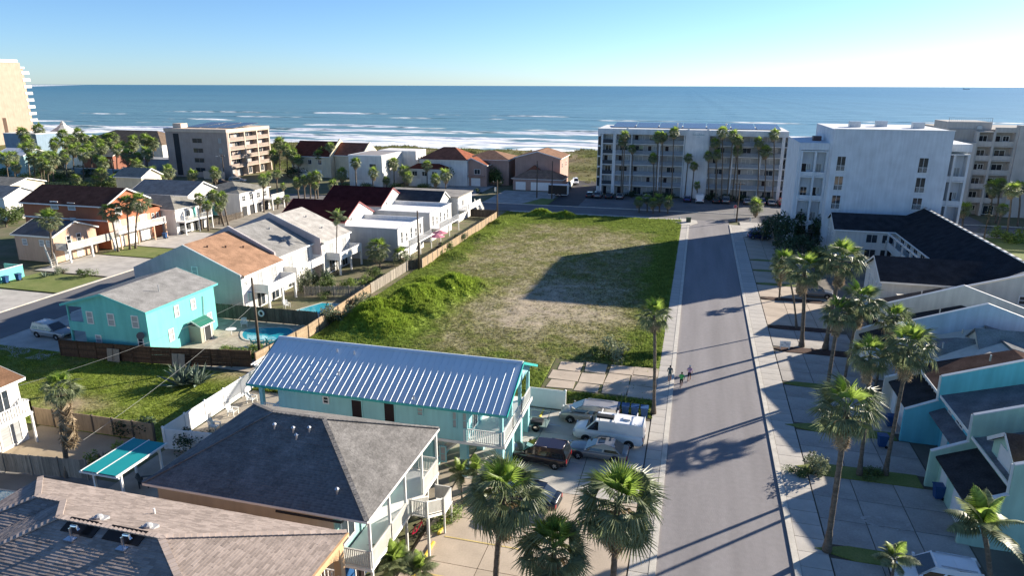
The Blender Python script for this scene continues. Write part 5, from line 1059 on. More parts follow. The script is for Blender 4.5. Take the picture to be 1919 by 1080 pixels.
    T = thing('garden_wall', 'turquoise garden wall behind the blue bins at the left edge', 'wall', (-97.2, 72, 0)); boxpart('wall', M['teal'], T, -97.3, 66, 0, -97.1, 78.2, 1.85); boxpart('coping', M['trim'], T, -97.34, 65.96, 1.86, -97.06, 78.24, 1.93); boxpart('return_wall', M['teal'], T, -100.5, 78.0, 0, -97.31, 78.2, 1.85)
    T = simple_house('olive_roof_house', 'house with olive-grey hipped roof and carport right of the orange house', -112, 108.8 + 0.9, -96, 118.5, 5.0, 6.9, 'hip', wh, ol)
    boxpart('porch', M['white'], T, -95.99, 110, 2.4, -94.2, 118, 2.6); railing(T, (-94.3, 110, 2.6), (-94.3, 118, 2.6), 0.95, 'wrail', 0.2); [boxpart('porch_post', M['white'], T, -94.45, y - 0.08, 0, -94.25, y + 0.08, 4.9) for y in (110.1, 114, 117.9)]
    [door(T, '+x', -96, y, 2.65, 0.9, 2, 'teal' if k else 'white') for k, y in enumerate((111.5, 115))]; [window(T, '+x', -96, y, 2.9, 1.2, 1.4, 'v', 'glass') for y in (113.2, 117)]; [boxpart('carport_shade_panel', M['dark'], T, -96.02, y, 0.05, -95.96, y + 3, 2.2) for y in (110.5, 114.3)]  # carport openings are flat dark panels coloured as the shade inside
    T = simple_house('blue_roof_house', 'white house with blue-grey roof and bright gable behind the olive-roofed one', -118, 122.5, -103.4, 132.4, 5.5, 7.7, 'x', wh, gry); [window(T, '+x', -103.4, y, 3, 1.2, 1.4, '2', 'glass') for y in (125, 129.5)]
    T = simple_house('white_gable_house', 'white two-storey house with olive roof near the coast road', -107.5, 129.8, -96.2, 140.8, 5.2, 7.0, 'hip', wh, ol)
    for k, y in enumerate((131.2, 134, 136.6, 139.2)): window(T, '+x', -96.2, y, 3.2, 1.3, 1.3, '2v', 'glass'); boxpart('carport_shade_panel', M['dark'], T, -96.22, y - 0.9, 0.05, -96.15, y + 0.8, 2.1)  # dark panel on the wall paints the shade of each open bay
    door(T, '-y', 129.8, -103, 0.05, 1.4, 2.1, 'teal'); boxpart('deck', M['white'], T, -96.19, 138.5, 2.5, -94, 143.5, 2.7); railing(T, (-94.05, 138.5, 2.7), (-94.05, 143.5, 2.7), 1.0, 'white', 0.25, bw=0.08)
    for p_ in (138.7, 143.3): boxpart('deck_post', M['white'], T, -94.2, p_ - 0.1, 0, -94, p_ + 0.1, 2.49)
    simple_house('grey_gable_house', 'white house with grey gable roof at the left edge, nearer of two', -156, 112, -140.5, 120.5, 5.0, 6.7, 'x', wh, gry)
    simple_house('cream_low_house', 'cream house with pale grey roof at the left edge, farther of two', -172, 124, -153, 133, 5.4, 6.6, 'x', cream, ol)
    T = simple_house('yellow_house', 'small yellow house with white gable among the palms', -145, 146.5, -137, 153.5, 5.2, 7.0, 'x', cream, ol); [window(T, '+x', -137, y, 2.6, 0.9, 1.6, '2', 'dark') for y in (148.5, 150.5, 152)]; boxpart('deck', M['white'], T, -136.99, 146, 2.2, -133.5, 154, 2.4); railing(T, (-133.55, 146, 2.4), (-133.55, 154, 2.4), 1, 'white', 0.25, bw=0.08)
    blu = stucco('faded_blue', (0.25, 0.34, 0.42)); aqua = stucco('aqua', (0.32, 0.48, 0.5))
    simple_house('blue_flat_house', 'blue-grey flat-roofed building beside the tan condo', -182, 196, -166, 202, 3.6, 0, 'flat', blu, mat('dull_roof', (0.3, 0.31, 0.32)))
    simple_house('blue_house', 'blue-grey house standing among palms near the tower', -262, 214, -246, 226, 9.5, 11, 'flat', blu, M['white'])
    T = simple_house('aqua_house', 'narrow aqua and white house among palms at the left edge', -214, 171, -203, 180, 6.6, 8.2, 'x', aqua, M['white'])
    simple_house('brown_roof_hall', 'low beach house with broad brown hipped roof behind the palms', -236, 222, -196, 242, 6.0, 10.5, 'hip', wh, shingle_mat('thatch_brown', (0.2, 0.15, 0.11)))
    simple_house('brick_cottage', 'small brick-coloured cottage among the palms', -196, 186, -184, 195, 5.6, 7.2, 'x', stucco('brick_red', (0.3, 0.13, 0.09)), ol)
    simple_house('white_cottage', 'small white cottage low among the palms left of the brick one', -212, 193, -202, 200, 4.0, 5.4, 'y', wh, gry)
    T = thing('gazebo', 'white gazebo with pointed bell-shaped roof near the beach', 'gazebo', (-293, 270, 0))
    r = MB(); n = 10
    pr_ = [(8.0, 5.6), (5.2, 6.8), (2.8, 8.3), (1.2, 9.6), (1.1, 10.2), (0.0, 11.4)]
    for (ra, za), (rb, zb) in zip(pr_, pr_[1:]):
        for k in range(n):
            a, b = 6.283 * k / n, 6.283 * (k + 1) / n; q = [(-293 + ra * math.cos(a), 270 + ra * math.sin(a), za), (-293 + ra * math.cos(b), 270 + ra * math.sin(b), za), (-293 + rb * math.cos(b), 270 + rb * math.sin(b), zb), (-293 + rb * math.cos(a), 270 + rb * math.sin(a), zb)]
            r.face(q if rb else q[:3])
    r.build('roof', mat('pale_roof', (0.5, 0.5, 0.48)), T)
    for k in range(n): a = 6.283 * k / n; MB().tube([(-293 + 7.2 * math.cos(a), 270 + 7.2 * math.sin(a), -0.3), (-293 + 7.2 * math.cos(a), 270 + 7.2 * math.sin(a), 5.8)], [0.25, 0.25], 6).build('post', M['white'], T)
    T = thing('beach_wall', 'long pale wall running before the tan condo', 'wall', (-175, 181, 0)); boxpart('wall', blu, T, -196, 181, 0, -162, 181.3, 2.0); boxpart('coping', M['trim'], T, -196, 180.95, 2.01, -162, 181.35, 2.1)
far_houses()
# ================================================================ PALMS, SHRUBS, TREES
rp = random.Random(11)
def fan_frond(L=1.0, R_=1.05, n=25, droop=0.35, spread=200, rnd=None):
    # fan leaf: petiole along +X, then a fan of folded, split segments that droop at the tips
    rnd = rnd or rp; b = MB(); c = Vector((L, 0, 0.0))
    b.hexa([(0, -0.025, -0.015), (L, -0.018, -0.012), (L, 0.018, -0.012), (0, 0.025, -0.015), (0, -0.02, 0.015), (L, -0.014, 0.012), (L, 0.014, 0.012), (0, 0.02, 0.015)])
    for i in range(n):
        a = rad(-spread / 2 + spread * i / (n - 1)); d = Vector((math.cos(a), math.sin(a), 0)); s = Vector((-d.y, d.x, 0))
        r = R_ * (0.82 + 0.18 * math.cos(a * 0.8)) * rnd.uniform(0.9, 1.08); w_ = 0.92 * R_ / n; dr = droop * rnd.uniform(0.6, 1.5)
        m1 = c + d * (r * 0.48) + Vector((0, 0, 0.06 - 0.10 * dr)); tip = c + d * r + Vector((0, 0, -dr * R_ * 0.9)) - d * (dr * 0.18)
        b.face([c, m1 - s * w_, m1 + Vector((0, 0, 0.05))]); b.face([c, m1 + Vector((0, 0, 0.05)), m1 + s * w_])
        b.face([m1 - s * w_, tip, m1 + Vector((0, 0, 0.05))]); b.face([m1 + s * w_, m1 + Vector((0, 0, 0.05)), tip])
    return b
def feather_frond(L=2.6, n=22, arch=0.9, lw=0.75, rnd=None):
    rnd = rnd or rp; b = MB(); P = []
    for i in range(n + 1):
        t = i / n; P.append(Vector((L * t * (1 - 0.12 * t), 0, L * (0.28 * t - arch * 0.55 * t * t))))
    b.tube([P[0], P[n // 2], P[n]], [0.04, 0.025, 0.008], 4)
    for i in range(2, n + 1):
        t = i / n; ln = lw * math.sin(math.pi * min(1, 0.18 + t * 0.85)) * rnd.uniform(0.85, 1.1); d = (P[i] - P[i - 1]).normalized()
        for sg in (-1, 1):
            q = P[i] + Vector((0.25 * ln, sg * ln, -0.45 * ln)) ; m = P[i] + Vector((0.16 * ln, sg * ln * 0.55, -0.08 * ln)); b.face([P[i] - d * 0.05, m - d * 0.05, q, m + d * 0.05, P[i] + d * 0.05])
    return b
FF = [fan_frond(1.0, 1.15, 26, dr).mesh('frond', M['frond']) for dr in (0.28, 0.45, 0.65, 0.38)]
FN = [fan_frond(0.8, 1.0, 24, 0.14).mesh('frond', M['frond_new']) for _ in range(2)]
FD = [fan_frond(0.8, 1.0, 20, 0.75).mesh('dry_frond', M['frond_dry']) for _ in range(2)]
FT = [feather_frond(2.5, 22, ar).mesh('frond', M['frond']) for ar in (0.8, 1.15)] + [feather_frond(2.2, 20, 0.7).mesh('frond', M['frond_new'])]
def frond_set(rnd, n, kind='fan'):
    # (mesh list key, yaw, pitch) - young ones upright in the middle, older ones hanging
    out = []
    for i in range(n):
        t = i / (n - 1); yaw = i * 2.39996 + rnd.uniform(-0.3, 0.3)
        pitch = (78 - 128 * t ** 0.85 + rnd.uniform(-10, 10)) if kind == 'fan' else (72 - 80 * t + rnd.uniform(-8, 8))
        out.append((t, yaw, rad(pitch)))
    return out
def frond_matrix(yaw, pitch, s, rollr=0.0):
    return Matrix.Rotation(yaw, 4, 'Z') @ Matrix.Rotation(-pitch, 4, 'Y') @ Matrix.Rotation(rollr, 4, 'X') @ Matrix.Scale(s, 4)
def joined_crown(name, seed, n, skirt, seg=11, spread=200):
    rnd = random.Random(seed); b = MB()
    for t, yaw, pitch in frond_set(rnd, n):
        f = fan_frond(0.85, 1.05, seg, 0.25 + 0.4 * t, spread, rnd); mx = frond_matrix(yaw, pitch, rnd.uniform(0.85, 1.12), rnd.uniform(-0.5, 0.5)); mi = 1 if t < 0.2 else 0; i0 = len(b.v)
        b.v += [tuple(mx @ Vector(v)) for v in f.v]; b.f += [tuple(k + i0 for k in q) for q in f.f]; b.m += [mi] * len(f.f)
    for i in range(skirt):
        f = fan_frond(0.6, 0.9, 9, 0.6, 150, rnd); mx = Matrix.Translation((0, 0, -0.25 - 0.5 * rnd.random())) @ frond_matrix(i * 2.4, rad(-58 - 25 * rnd.random()), rnd.uniform(0.7, 1)); i0 = len(b.v)
        b.v += [tuple(mx @ Vector(v)) for v in f.v]; b.f += [tuple(k + i0 for k in q) for q in f.f]; b.m += [2] * len(f.f)
    return b.mesh(name, [M['frond'], M['frond_new'], M['frond_dry']])
CR = [joined_crown('crown', s, 24 + s * 2, 14 + s * 3) for s in range(4)]
def skirt_mesh(seed, L, n):
    rnd = random.Random(seed); b = MB()
    for i in range(n):
        t = rnd.random(); f = fan_frond(0.45, 0.85, 9, 0.7, 130, rnd); mx = Matrix.Translation((0, 0, -L * t)) @ frond_matrix(rnd.uniform(0, 6.28), rad(-62 - 22 * rnd.random()), rnd.uniform(0.6, 0.95)); i0 = len(b.v)
        b.v += [tuple(mx @ Vector(v)) for v in f.v]; b.f += [tuple(k + i0 for k in q) for q in f.f]; b.m += [0] * len(f.f)
    return b.mesh('dead_frond_skirt', M['frond_dry'])
SK = {k: skirt_mesh(k, L, n) for k, L, n in ((1, 0.7, 26), (2, 1.5, 44), (3, 2.8, 80))}
def palm(base, top, R_=2.2, label='', near=False, skirt=1, group=None, name='palm_tree', cat='palm', tr=0.17, kind='fan', n=26, seed=None):
    rnd = random.Random(seed if seed is not None else int(abs(base[0] * 131 + base[1] * 71))); base = Vector(base); top = Vector(top)
    T = thing(name, label, cat, base, group=group)
    mid = base.lerp(top, 0.55); mid.x = base.x + (top.x - base.x) * 0.42; mid.y = base.y + (top.y - base.y) * 0.42
    pts = [base - Z1 * 0.1, base + (mid - base) * 0.12, mid, mid.lerp(top, 0.55), top]
    if near:
        P = []; Rr = []; m_ = 26
        for i in range(m_ + 1):
            t = i / m_; q = (base - Z1 * 0.1) * (1 - t) ** 2 + (mid * 2 - (base + top) * 0.5) * 2 * t * (1 - t) + top * t * t; P.append(q)
            Rr.append(tr * (1.55 - 0.7 * min(1, t * 7) if t < 0.145 else 0.86 - 0.12 * t) * (1.07 if i % 2 else 0.96))
        MB().tube(P, Rr, 10).build('trunk', M['trunk'], T, smooth=True)
    else: MB().tube(pts, [tr * 1.5, tr, tr * 0.85, tr * 0.8, tr * 0.75], 6).build('trunk', M['trunk'], T, smooth=True)
    s = R_ / 2.05
    if near:
        for t, yaw, pitch in frond_set(rnd, n, kind):
            if kind == 'fan': me = rnd.choice(FN) if t < 0.18 else (rnd.choice(FD) if t > 0.9 and skirt else rnd.choice(FF))
            else: me = FT[2] if t < 0.2 else rnd.choice(FT[:2])
            c = child('frond', me, T); k = (s if kind == 'fan' else R_ / 2.4) * rnd.uniform(0.85, 1.12)
            c.matrix_local = Matrix.Translation(top - base + Z1 * (0.15 - 0.35 * t)) @ frond_matrix(yaw, pitch, k, rnd.uniform(-0.45, 0.45))
        if skirt: o = child('dead_frond_skirt', SK[skirt], T, loc=top - Z1 * 0.3, rot=(0, 0, rnd.uniform(0, 6)), scale=(s * (1.75 if skirt == 3 else 0.9),) * 3)
    else: child('crown', rnd.choice(CR), T, loc=top, rot=(rnd.uniform(-0.15, 0.15), rnd.uniform(-0.15, 0.15), rnd.uniform(0, 6.28)), scale=(s, s, s * rnd.uniform(0.9, 1.15)))
    return T
def palm_px(bx, by, cx, cy, R_, label, Yfix=None, **k):
    b = G(bx, by)
    if Yfix: b = atY(bx, by, Yfix + 0.6 * math.sin(bx)); b.z = 0.0
    t = atY(cx, cy, b.y); return palm(b, t, R_, label, **k)
# --- street palms on the right, each named by where it stands
NP = dict(near=True, group='fan palms along the street', skirt=2)
palm_px(1549, 1036, 1588, 768, 2.25, 'leaning fan palm in the grass strip nearest the camera, right of the street', tr=0.2, n=28, **NP)
palm_px(1610, 893, 1631, 668, 1.8, 'slim fan palm left of the cyan wall, left one of two in the shrub bed', tr=0.16, **NP)
palm_px(1658, 893, 1705, 652, 2.2, 'fan palm bending right in front of the cyan wall', tr=0.16, n=28, **NP)
palm_px(1548, 744, 1572, 588, 1.9, 'fan palm with dark trunk standing left of its pale-trunked neighbour on the drive', tr=0.2, **NP)
palm_px(1578, 738, 1612, 566, 2.3, 'fan palm with thin pale trunk and broad shaggy crown on the drive', tr=0.15, n=28, **NP)
palm_px(1636, 742, 1676, 600, 1.9, 'bright green fan palm rising in front of the pale blue gable wall', tr=0.15, **NP)
palm_px(1502, 651, 1507, 505, 2.6, 'broad-crowned fan palm beside the small white sign', tr=0.24, n=30, **NP)
palm_px(1546, 656, 1578, 488, 2.7, 'fan palm with brown drooping skirt right of the small white sign', tr=0.24, n=30, **NP)
palm_px(1493, 617, 1470, 492, 1.9, 'thin fan palm behind the broad-crowned one near the sign', tr=0.13, **NP)
palm_px(1460, 563, 1463, 516, 1.3, 'short young fan palm by the pavement left of the parked grey car', tr=0.14, **NP)
palm_px(1225, 777, 1226, 592, 1.75, 'single tall fan palm on the left pavement beside the old drive', near=True, skirt=1, tr=0.17)
# --- bottom row in front of the camera
b = Vector((-9.2, 31.0, 0)); palm(b, atY(944, 930, 31.3), 2.55, 'fan palm with round crown in front of the black car, bottom centre', near=True, skirt=2, n=34, tr=0.2)
b = Vector((-2.75, 32.4, 0)); palm(b, atY(1158, 945, 32.6), 2.75, 'largest fan palm with spiky grey-green crown beside the street, bottom centre', near=True, skirt=2, n=36, tr=0.21)
b = Vector((-5.9, 30.6, 0)); palm(b, atY(1038, 1030, 30.8), 2.3, 'low fan palm between the two big ones at the bottom edge', near=True, skirt=1, n=34, tr=0.2)
palm(Vector((-14.9, 30.2, 0)), Vector((-14.9, 30.2, 2.0)), 1.7, 'low palm clump under the white balcony, left of the red chair', near=True, skirt=0, n=18, kind='feather', tr=0.1)
palm(Vector((-13.7, 30.8, 0)), Vector((-13.5, 30.6, 1.5)), 1.4, 'low palm clump under the white balcony, right of the red chair', near=True, skirt=0, n=16, kind='feather', tr=0.1)
palm_px(866, 938, 862, 886, 1.4, 'small feather palm at the foot of the turquoise house, left stem of two', near=True, skirt=0, kind='feather', n=12, tr=0.07)
palm_px(878, 936, 893, 884, 1.3, 'small feather palm at the foot of the turquoise house, right stem of two', near=True, skirt=0, kind='feather', n=12, tr=0.07)
b = Vector((17.6, 37.3, 0)); palm(b, atY(1840, 985, 37.3), 2.4, 'feather palm with yellow spike beside the white car, bottom right', near=True, skirt=0, kind='feather', n=14, tr=0.16)
b = Vector((12.4, 37.0, 0)); palm(b, atY(1677, 1048, 37.0), 1.3, 'small feather palm at the nose of the white car, bottom right', near=True, skirt=0, kind='feather', n=11, tr=0.1)
# --- left gardens
b = G(128, 893); palm(b, atY(112, 728, b.y), 1.5, 'lone fan palm with long brown skirt by the tan fence', near=True, skirt=3, n=26, tr=0.2)
palm_px(632, 515, 632, 408, 2.1, 'tall slim feather palm in front of the white terrace houses', near=True, skirt=0, kind='feather', n=11, tr=0.11)
palm_px(713, 503, 708, 468, 2.3, 'bushy fan palm against the grey house wall, left of the dark pole', near=True, skirt=1, n=30)
palm_px(752, 497, 750, 478, 1.7, 'short dry-leaved fan palm beside the dark utility pole', near=True, skirt=1, n=22)
palm_px(100, 497, 93, 412, 2.2, 'fan palm in front of the peach cottage', near=True, skirt=1, n=30)
palm_px(222, 472, 207, 398, 2.1, 'fan palm before the orange house, left of three', near=True, skirt=1, n=26)
palm_px(244, 468, 238, 383, 2.2, 'fan palm before the orange house, middle of three', near=True, skirt=1, n=26)
palm_px(254, 466, 261, 380, 2.3, 'fan palm before the orange house, right of three', near=True, skirt=1, n=26)
# --- clusters in the distance: (crown x, crown y, foot x, foot y, crown radius)
def cluster(rows, where, group, name='palm_tree', Yfix=None, k=1.0):
    rows = sorted(rows, key=lambda r: r[0])
    for i, r in enumerate(rows): palm_px(r[2], r[3], r[0], r[1], r[4] * k, Yfix=Yfix, label= 'fan palm ' + where + ', ' + ORD[i] + (' of ' + str(len(rows)) if False else ''), group=group, name=name, tr=0.19)
C1 = [(43, 250, 43, 300, 3.2), (73, 243, 76, 296, 3.2), (117, 252, 119, 300, 3.0), (50, 263, 52, 305, 3.0), (147, 250, 148, 296, 2.8), (103, 268, 106, 305, 2.8), (134, 263, 136, 300, 3.0), (159, 259, 160, 300, 2.8), (177, 264, 178, 302, 3.0), (200, 260, 201, 300, 3.0), (212, 258, 212, 300, 3.0), (191, 272, 192, 308, 2.8), (230, 277, 231, 312, 2.8), (251, 266, 252, 308, 3.2), (273, 262, 275, 310, 3.2), (287, 268, 288, 310, 2.8), (122, 268, 123, 306, 2.8), (168, 276, 169, 312, 2.6), (243, 288, 244, 318, 2.4)]
cluster(C1, 'in the grove behind the orange house near the beach', 'palms in the beach grove', k=1.0)
rg = random.Random(21); C1b = []
for k in range(24):
    x = 28 + k * 11 + rg.randint(-4, 4); y = rg.randint(268, 300); C1b.append((x, y, x + rg.randint(-3, 3), y + rg.randint(34, 46), rg.uniform(1.9, 2.7)))
cluster(C1b, 'in the lower rank of the grove behind the orange house', 'palms in the lower rank of the beach grove')
C2 = [(11, 296, 17, 345, 2.8), (64, 298, 67, 347, 2.8), (99, 298, 101, 345, 2.6), (53, 278, 56, 335, 2.4), (77, 306, 79, 350, 2.4), (156, 290, 157, 335, 2.6), (193, 306, 192, 350, 2.4), (188, 326, 187, 352, 2.4), (90, 312, 91, 350, 2.2), (142, 336, 143, 352, 1.9), (177, 338, 178, 354, 1.9), (213, 338, 214, 356, 1.9), (30, 312, 32, 352, 2.0)]
cluster(C2, 'in the near clump behind the orange roof at left', 'palms behind the orange roof', k=1.05)
C3 = [(255, 310, 261, 350, 2.3), (283, 324, 286, 356, 2.2), (315, 322, 317, 356, 2.2), (268, 330, 271, 362, 2.0), (301, 336, 303, 362, 1.8), (360, 328, 361, 352, 1.8), (403, 325, 404, 350, 2.0)]
cluster(C3, 'in the row behind the blue-grey roof', 'palms behind the blue-grey roof', k=1.2)
C4 = [(374, 372, 378, 430, 1.7), (388, 385, 391, 432, 1.5), (398, 366, 418, 420, 1.8), (415, 372, 428, 422, 1.9), (410, 388, 420, 424, 1.5)]
cluster(C4, 'in the group right of the olive roof', 'palms right of the olive roof')
C5 = [(493, 338, 495, 398, 1.9), (519, 326, 520, 374, 1.6), (503, 330, 505, 372, 1.5), (530, 349, 531, 382, 1.1), (537, 372, 537, 390, 1.2), (520, 376, 521, 392, 1.1)]
cluster(C5, 'beside the white two-storey house', 'palms beside the white two-storey house')
C6 = [(524, 270, 525, 325, 2.6), (538, 282, 539, 330, 2.4), (550, 292, 551, 332, 2.2), (514, 292, 516, 330, 2.2), (559, 300, 560, 334, 2.0)]
cluster(C6, 'at the right end of the tan condo', 'palms right of the tan condo', k=1.2)
C7 = [(556, 343, 560, 372, 1.6), (570, 338, 571, 372, 1.6), (581, 334, 582, 372, 1.6), (594, 330, 596, 372, 1.7), (590, 348, 591, 374, 1.3), (625, 348, 626, 374, 1.8), (640, 326, 641, 356, 2.2), (597, 290, 599, 332, 2.2), (605, 285, 607, 330, 2.0), (619, 275, 620, 332, 2.0), (666, 305, 668, 358, 1.8), (699, 324, 699, 358, 1.9), (738, 306, 739, 350, 2.0), (757, 320, 758, 352, 2.2), (764, 332, 764, 356, 2.0), (800, 310, 801, 350, 1.9), (835, 328, 835, 358, 2.2), (816, 336, 817, 356, 1.9), (724, 338, 725, 354, 1.5)]
cluster(C7, 'along the coast road before the cream and white beach houses', 'palms along the coast road', k=1.1)
C8 = [(1171, 254, 1166, 371, 1.9), (1167, 266, 1163, 371, 1.8), (1185, 279, 1183, 371, 1.6), (1224, 296, 1225, 371, 1.9), (1233, 256, 1229, 371, 1.8), (1242, 257, 1238, 371, 1.8), (1263, 248, 1258, 371, 1.9), (1290, 296, 1283, 371, 1.7), (1301, 311, 1296, 371, 1.6), (1306, 347, 1307, 371, 1.3), (1354, 248, 1352, 371, 2.0), (1341, 268, 1341, 371, 1.9), (1374, 254, 1362, 371, 1.9), (1383, 264, 1380, 371, 2.0), (1382, 282, 1372, 371, 1.9), (1422, 267, 1420, 371, 1.8), (1451, 252, 1448, 371, 1.9), (1435, 284, 1433, 371, 2.4), (1343, 290, 1342, 371, 1.7), (1327, 292, 1328, 371, 1.6)]
cluster(C8, 'standing in front of the six-storey white condo', 'palms in front of the white condo', Yfix=181.2)
C9 = [(1197, 378, 1198, 398, 1.7), (1212, 372, 1213, 397, 1.5), (1235, 373, 1236, 398, 1.9), (1252, 378, 1251, 401, 1.8), (1223, 380, 1224, 400, 1.6)]
cluster(C9, 'low and leafy on the coast road island', 'low palms on the coast road island')
palm_px(1416, 408, 1417, 386, 2.3, 'single low palm on the corner by the utility pole with the red sign')
C10 = [(1806, 392, 1803, 428, 2.2), (1862, 352, 1852, 420, 2.2), (1880, 392, 1869, 428, 1.8), (1897, 356, 1886, 446, 2.2), (1912, 352, 1907, 425, 2.0), (1873, 345, 1866, 418, 2.0)]
cluster(C10, 'on the verge before the beige condo', 'palms before the beige condo')

# --- leafy shrubs and trees: many small leaf faces through an uneven volume
def leafball(seed, n, size, lobes=7, flat=0.75, m='leaf', name='foliage'):
    rnd = random.Random(seed); L = [(Vector((rnd.uniform(-0.6, 0.6), rnd.uniform(-0.6, 0.6), rnd.uniform(0.1, 0.75) * flat)), rnd.uniform(0.28, 0.5)) for _ in range(lobes)]; b = MB()
    for i in range(n):
        c, r = rnd.choice(L); d = Vector((rnd.gauss(0, 1), rnd.gauss(0, 1), rnd.gauss(0, 1))).normalized(); p = c + d * r * rnd.random() ** 0.35
        if p.z < -0.05: continue
        u = Vector((rnd.gauss(0, 1), rnd.gauss(0, 1), rnd.gauss(0, 0.6))).normalized(); v = u.cross(d + Vector((0.01, 0.02, 0.03))).normalized(); s = size * rnd.uniform(0.6, 1.3)
        b.face([p - u * s, p - v * s * 0.45, p + u * s, p + v * s * 0.45])
    return b.mesh(name, M[m])
LB = {k: [leafball(i * 7 + j, 900, 0.075, 7, 0.8, k) for j in range(2)] for i, k in enumerate(('leaf', 'leaf_light', 'leaf_grey', 'leaf_dark'))}
def shrub(p, w_, h, label, m='leaf', name='shrub', cat='shrub', group=None, d=None):
    p = Vector(p); T = thing(name, label, cat, p, group=group); st = MB(); rr = random.Random(int(p.x * 17 + p.y * 5))
    for k in range(4): st.tube([p - Z1 * 0.05, p + Vector((rr.uniform(-0.3, 0.3) * w_, rr.uniform(-0.3, 0.3) * w_, h * 0.55))], [0.05, 0.02], 5)
    st.build('stem', M['trunk'], T); child('foliage', LB[m][rr.randrange(2)], T, loc=p, rot=(0, 0, rr.uniform(0, 6)), scale=(w_, d or w_, h)); return T
def tree(p, w_, h, label, m='leaf_dark', trunk=0.35, group=None):
    p = Vector(p); T = thing('leafy_tree', label, 'tree', p, group=group); rr = random.Random(int(p.x * 13 + p.y * 3)); t = MB()
    t.tube([p - Z1 * 0.1, p + Z1 * h * trunk], [0.2, 0.14], 8)
    for k in range(5): a = k * 1.26; t.tube([p + Z1 * h * trunk * 0.9, p + Vector((math.cos(a) * w_ * 0.45, math.sin(a) * w_ * 0.45, h * 0.65))], [0.1, 0.03], 6)
    t.build('trunk', M['trunk'], T); child('crown', LB[m][rr.randrange(2)], T, loc=p + Z1 * h * trunk * 0.7, rot=(0, 0, rr.uniform(0, 6)), scale=(w_, w_, h * (1 - trunk * 0.7))); return T
shrub(G(1168, 672), 2.3, 2.3, 'grey-green bush by the pavement at the corner of the empty lot', 'leaf_grey'); shrub(G(1128, 668), 1.6, 1.2, 'low dark bush left of the grey-green one on the lot edge', 'leaf')
shrub(G(1540, 888), 1.5, 2.1, 'rounded flowering bush in the planted strip right of the street', 'leaf_grey'); shrub(G(1502, 890), 1.2, 0.7, 'low plants at the tip of the planted strip', 'leaf'); shrub(G(1632, 892), 1.6, 0.8, 'low green plants between the two palm trunks in the strip', 'leaf', d=1.0)
shrub(G(1555, 790), 1.3, 1.6, 'dark bush at the foot of the drive palms', 'leaf_dark')
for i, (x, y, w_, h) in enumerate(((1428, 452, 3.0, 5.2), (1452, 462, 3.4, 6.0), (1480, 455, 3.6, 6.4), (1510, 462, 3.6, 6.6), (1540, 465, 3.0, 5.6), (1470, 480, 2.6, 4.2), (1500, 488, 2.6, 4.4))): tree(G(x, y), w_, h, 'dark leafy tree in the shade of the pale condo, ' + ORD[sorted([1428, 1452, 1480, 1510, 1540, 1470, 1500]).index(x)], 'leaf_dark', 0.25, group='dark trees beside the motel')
tree(G(1455, 517), 2.4, 5.0, 'green tree behind the short young palm by the pavement', 'leaf', 0.3); tree(G(1530, 505), 2.4, 4.6, 'green tree behind the broad palm crowns near the motel', 'leaf', 0.3)
shrub(G(640, 600), 2.4, 2.8, 'grey-leaved bush leaning over the wooden lot fence', 'leaf_grey'); shrub(G(672, 575), 2.2, 2.4, 'olive bush where the two wooden fences meet', 'leaf_grey'); shrub(G(620, 605), 1.5, 1.9, 'dark rounded bush at the end of the wooden lot fence', 'leaf_dark')
shrub(G(455, 668), 2.6, 1.5, 'bright green hedge beside the swimming pool of the teal house', 'leaf_light', d=1.6); shrub(G(430, 660), 1.6, 0.8, 'low bright hedge end near the pool chairs', 'leaf_light')
for i, (x, y, w_, h, m) in enumerate(((570, 545, 1.5, 4.2, 'leaf_grey'), (600, 540, 1.8, 3.2, 'leaf_dark'), (618, 545, 1.6, 2.6, 'leaf'), (655, 535, 1.6, 1.6, 'leaf_light'), (685, 530, 1.4, 1.2, 'leaf_light'), (705, 520, 1.4, 1.9, 'leaf'), (612, 560, 1.2, 1.1, 'leaf'), (770, 490, 1.4, 1.6, 'leaf_grey'), (840, 470, 1.6, 2.0, 'leaf'), (862, 452, 1.6, 1.8, 'leaf_dark'), (825, 478, 1.5, 1.5, 'leaf_light'))): shrub(G(x, y), w_, h, 'garden bush behind the wooden lot fence, ' + ORD[sorted([570, 600, 618, 655, 685, 705, 612, 770, 840, 862, 825]).index(x)], m, group='garden bushes behind the lot fence')
shrub(G(370, 835), 1.8, 1.7, 'dark bush behind the white vinyl fence corner', 'leaf_dark'); shrub(G(255, 812), 2.0, 1.8, 'dark bush shading the end of the tan fence', 'leaf_dark'); shrub(G(195, 868), 1.6, 1.5, 'light leafy plant left of the turquoise canopy', 'leaf_light')
shrub(G(880, 942), 0.9, 0.6, 'low plants in the dark bed at the house corner', 'leaf'); shrub((-14.6, 37.3, 0.05), 1.0, 0.9, 'green hedge beside the red bicycle under the balcony', 'leaf_light', d=2.0)
for (x, y, w_, h, i) in ((30, 415, 4.0, 4.0, 0), (50, 408, 4.2, 4.4, 1), (12, 425, 3.4, 3.4, 2)): tree(G(x, y), w_, h, ('round dark tree behind the peach cottage, ' + ('middle one', 'right one', 'left one')[i] + ' of three'), 'leaf', 0.2, group='dark trees behind the peach cottage')
for (x, y, w_, h) in ((160, 356, 4, 3), (195, 357, 4, 3.4), (235, 352, 3.5, 3)): shrub(G(x, y), w_, h, 'leafy bush behind the orange roof, ' + ('leftmost' if x == 160 else 'middle one' if x == 195 else 'rightmost'), 'leaf')
shrub(G(165, 517), 1.7, 1.4, 'round bush on the grass verge by the back street', 'leaf'); shrub(G(120, 512), 1.5, 1.0, 'spiky low plants at the foot of the cottage palm', 'leaf_grey')
shrub(G(1890, 452), 3.0, 3.2, 'bright green bush beside the dark conifer behind the motel roof', 'leaf_light'); shrub(G(1868, 446), 2.4, 2.6, 'green bush touching the dark conifer behind the motel roof', 'leaf_light')
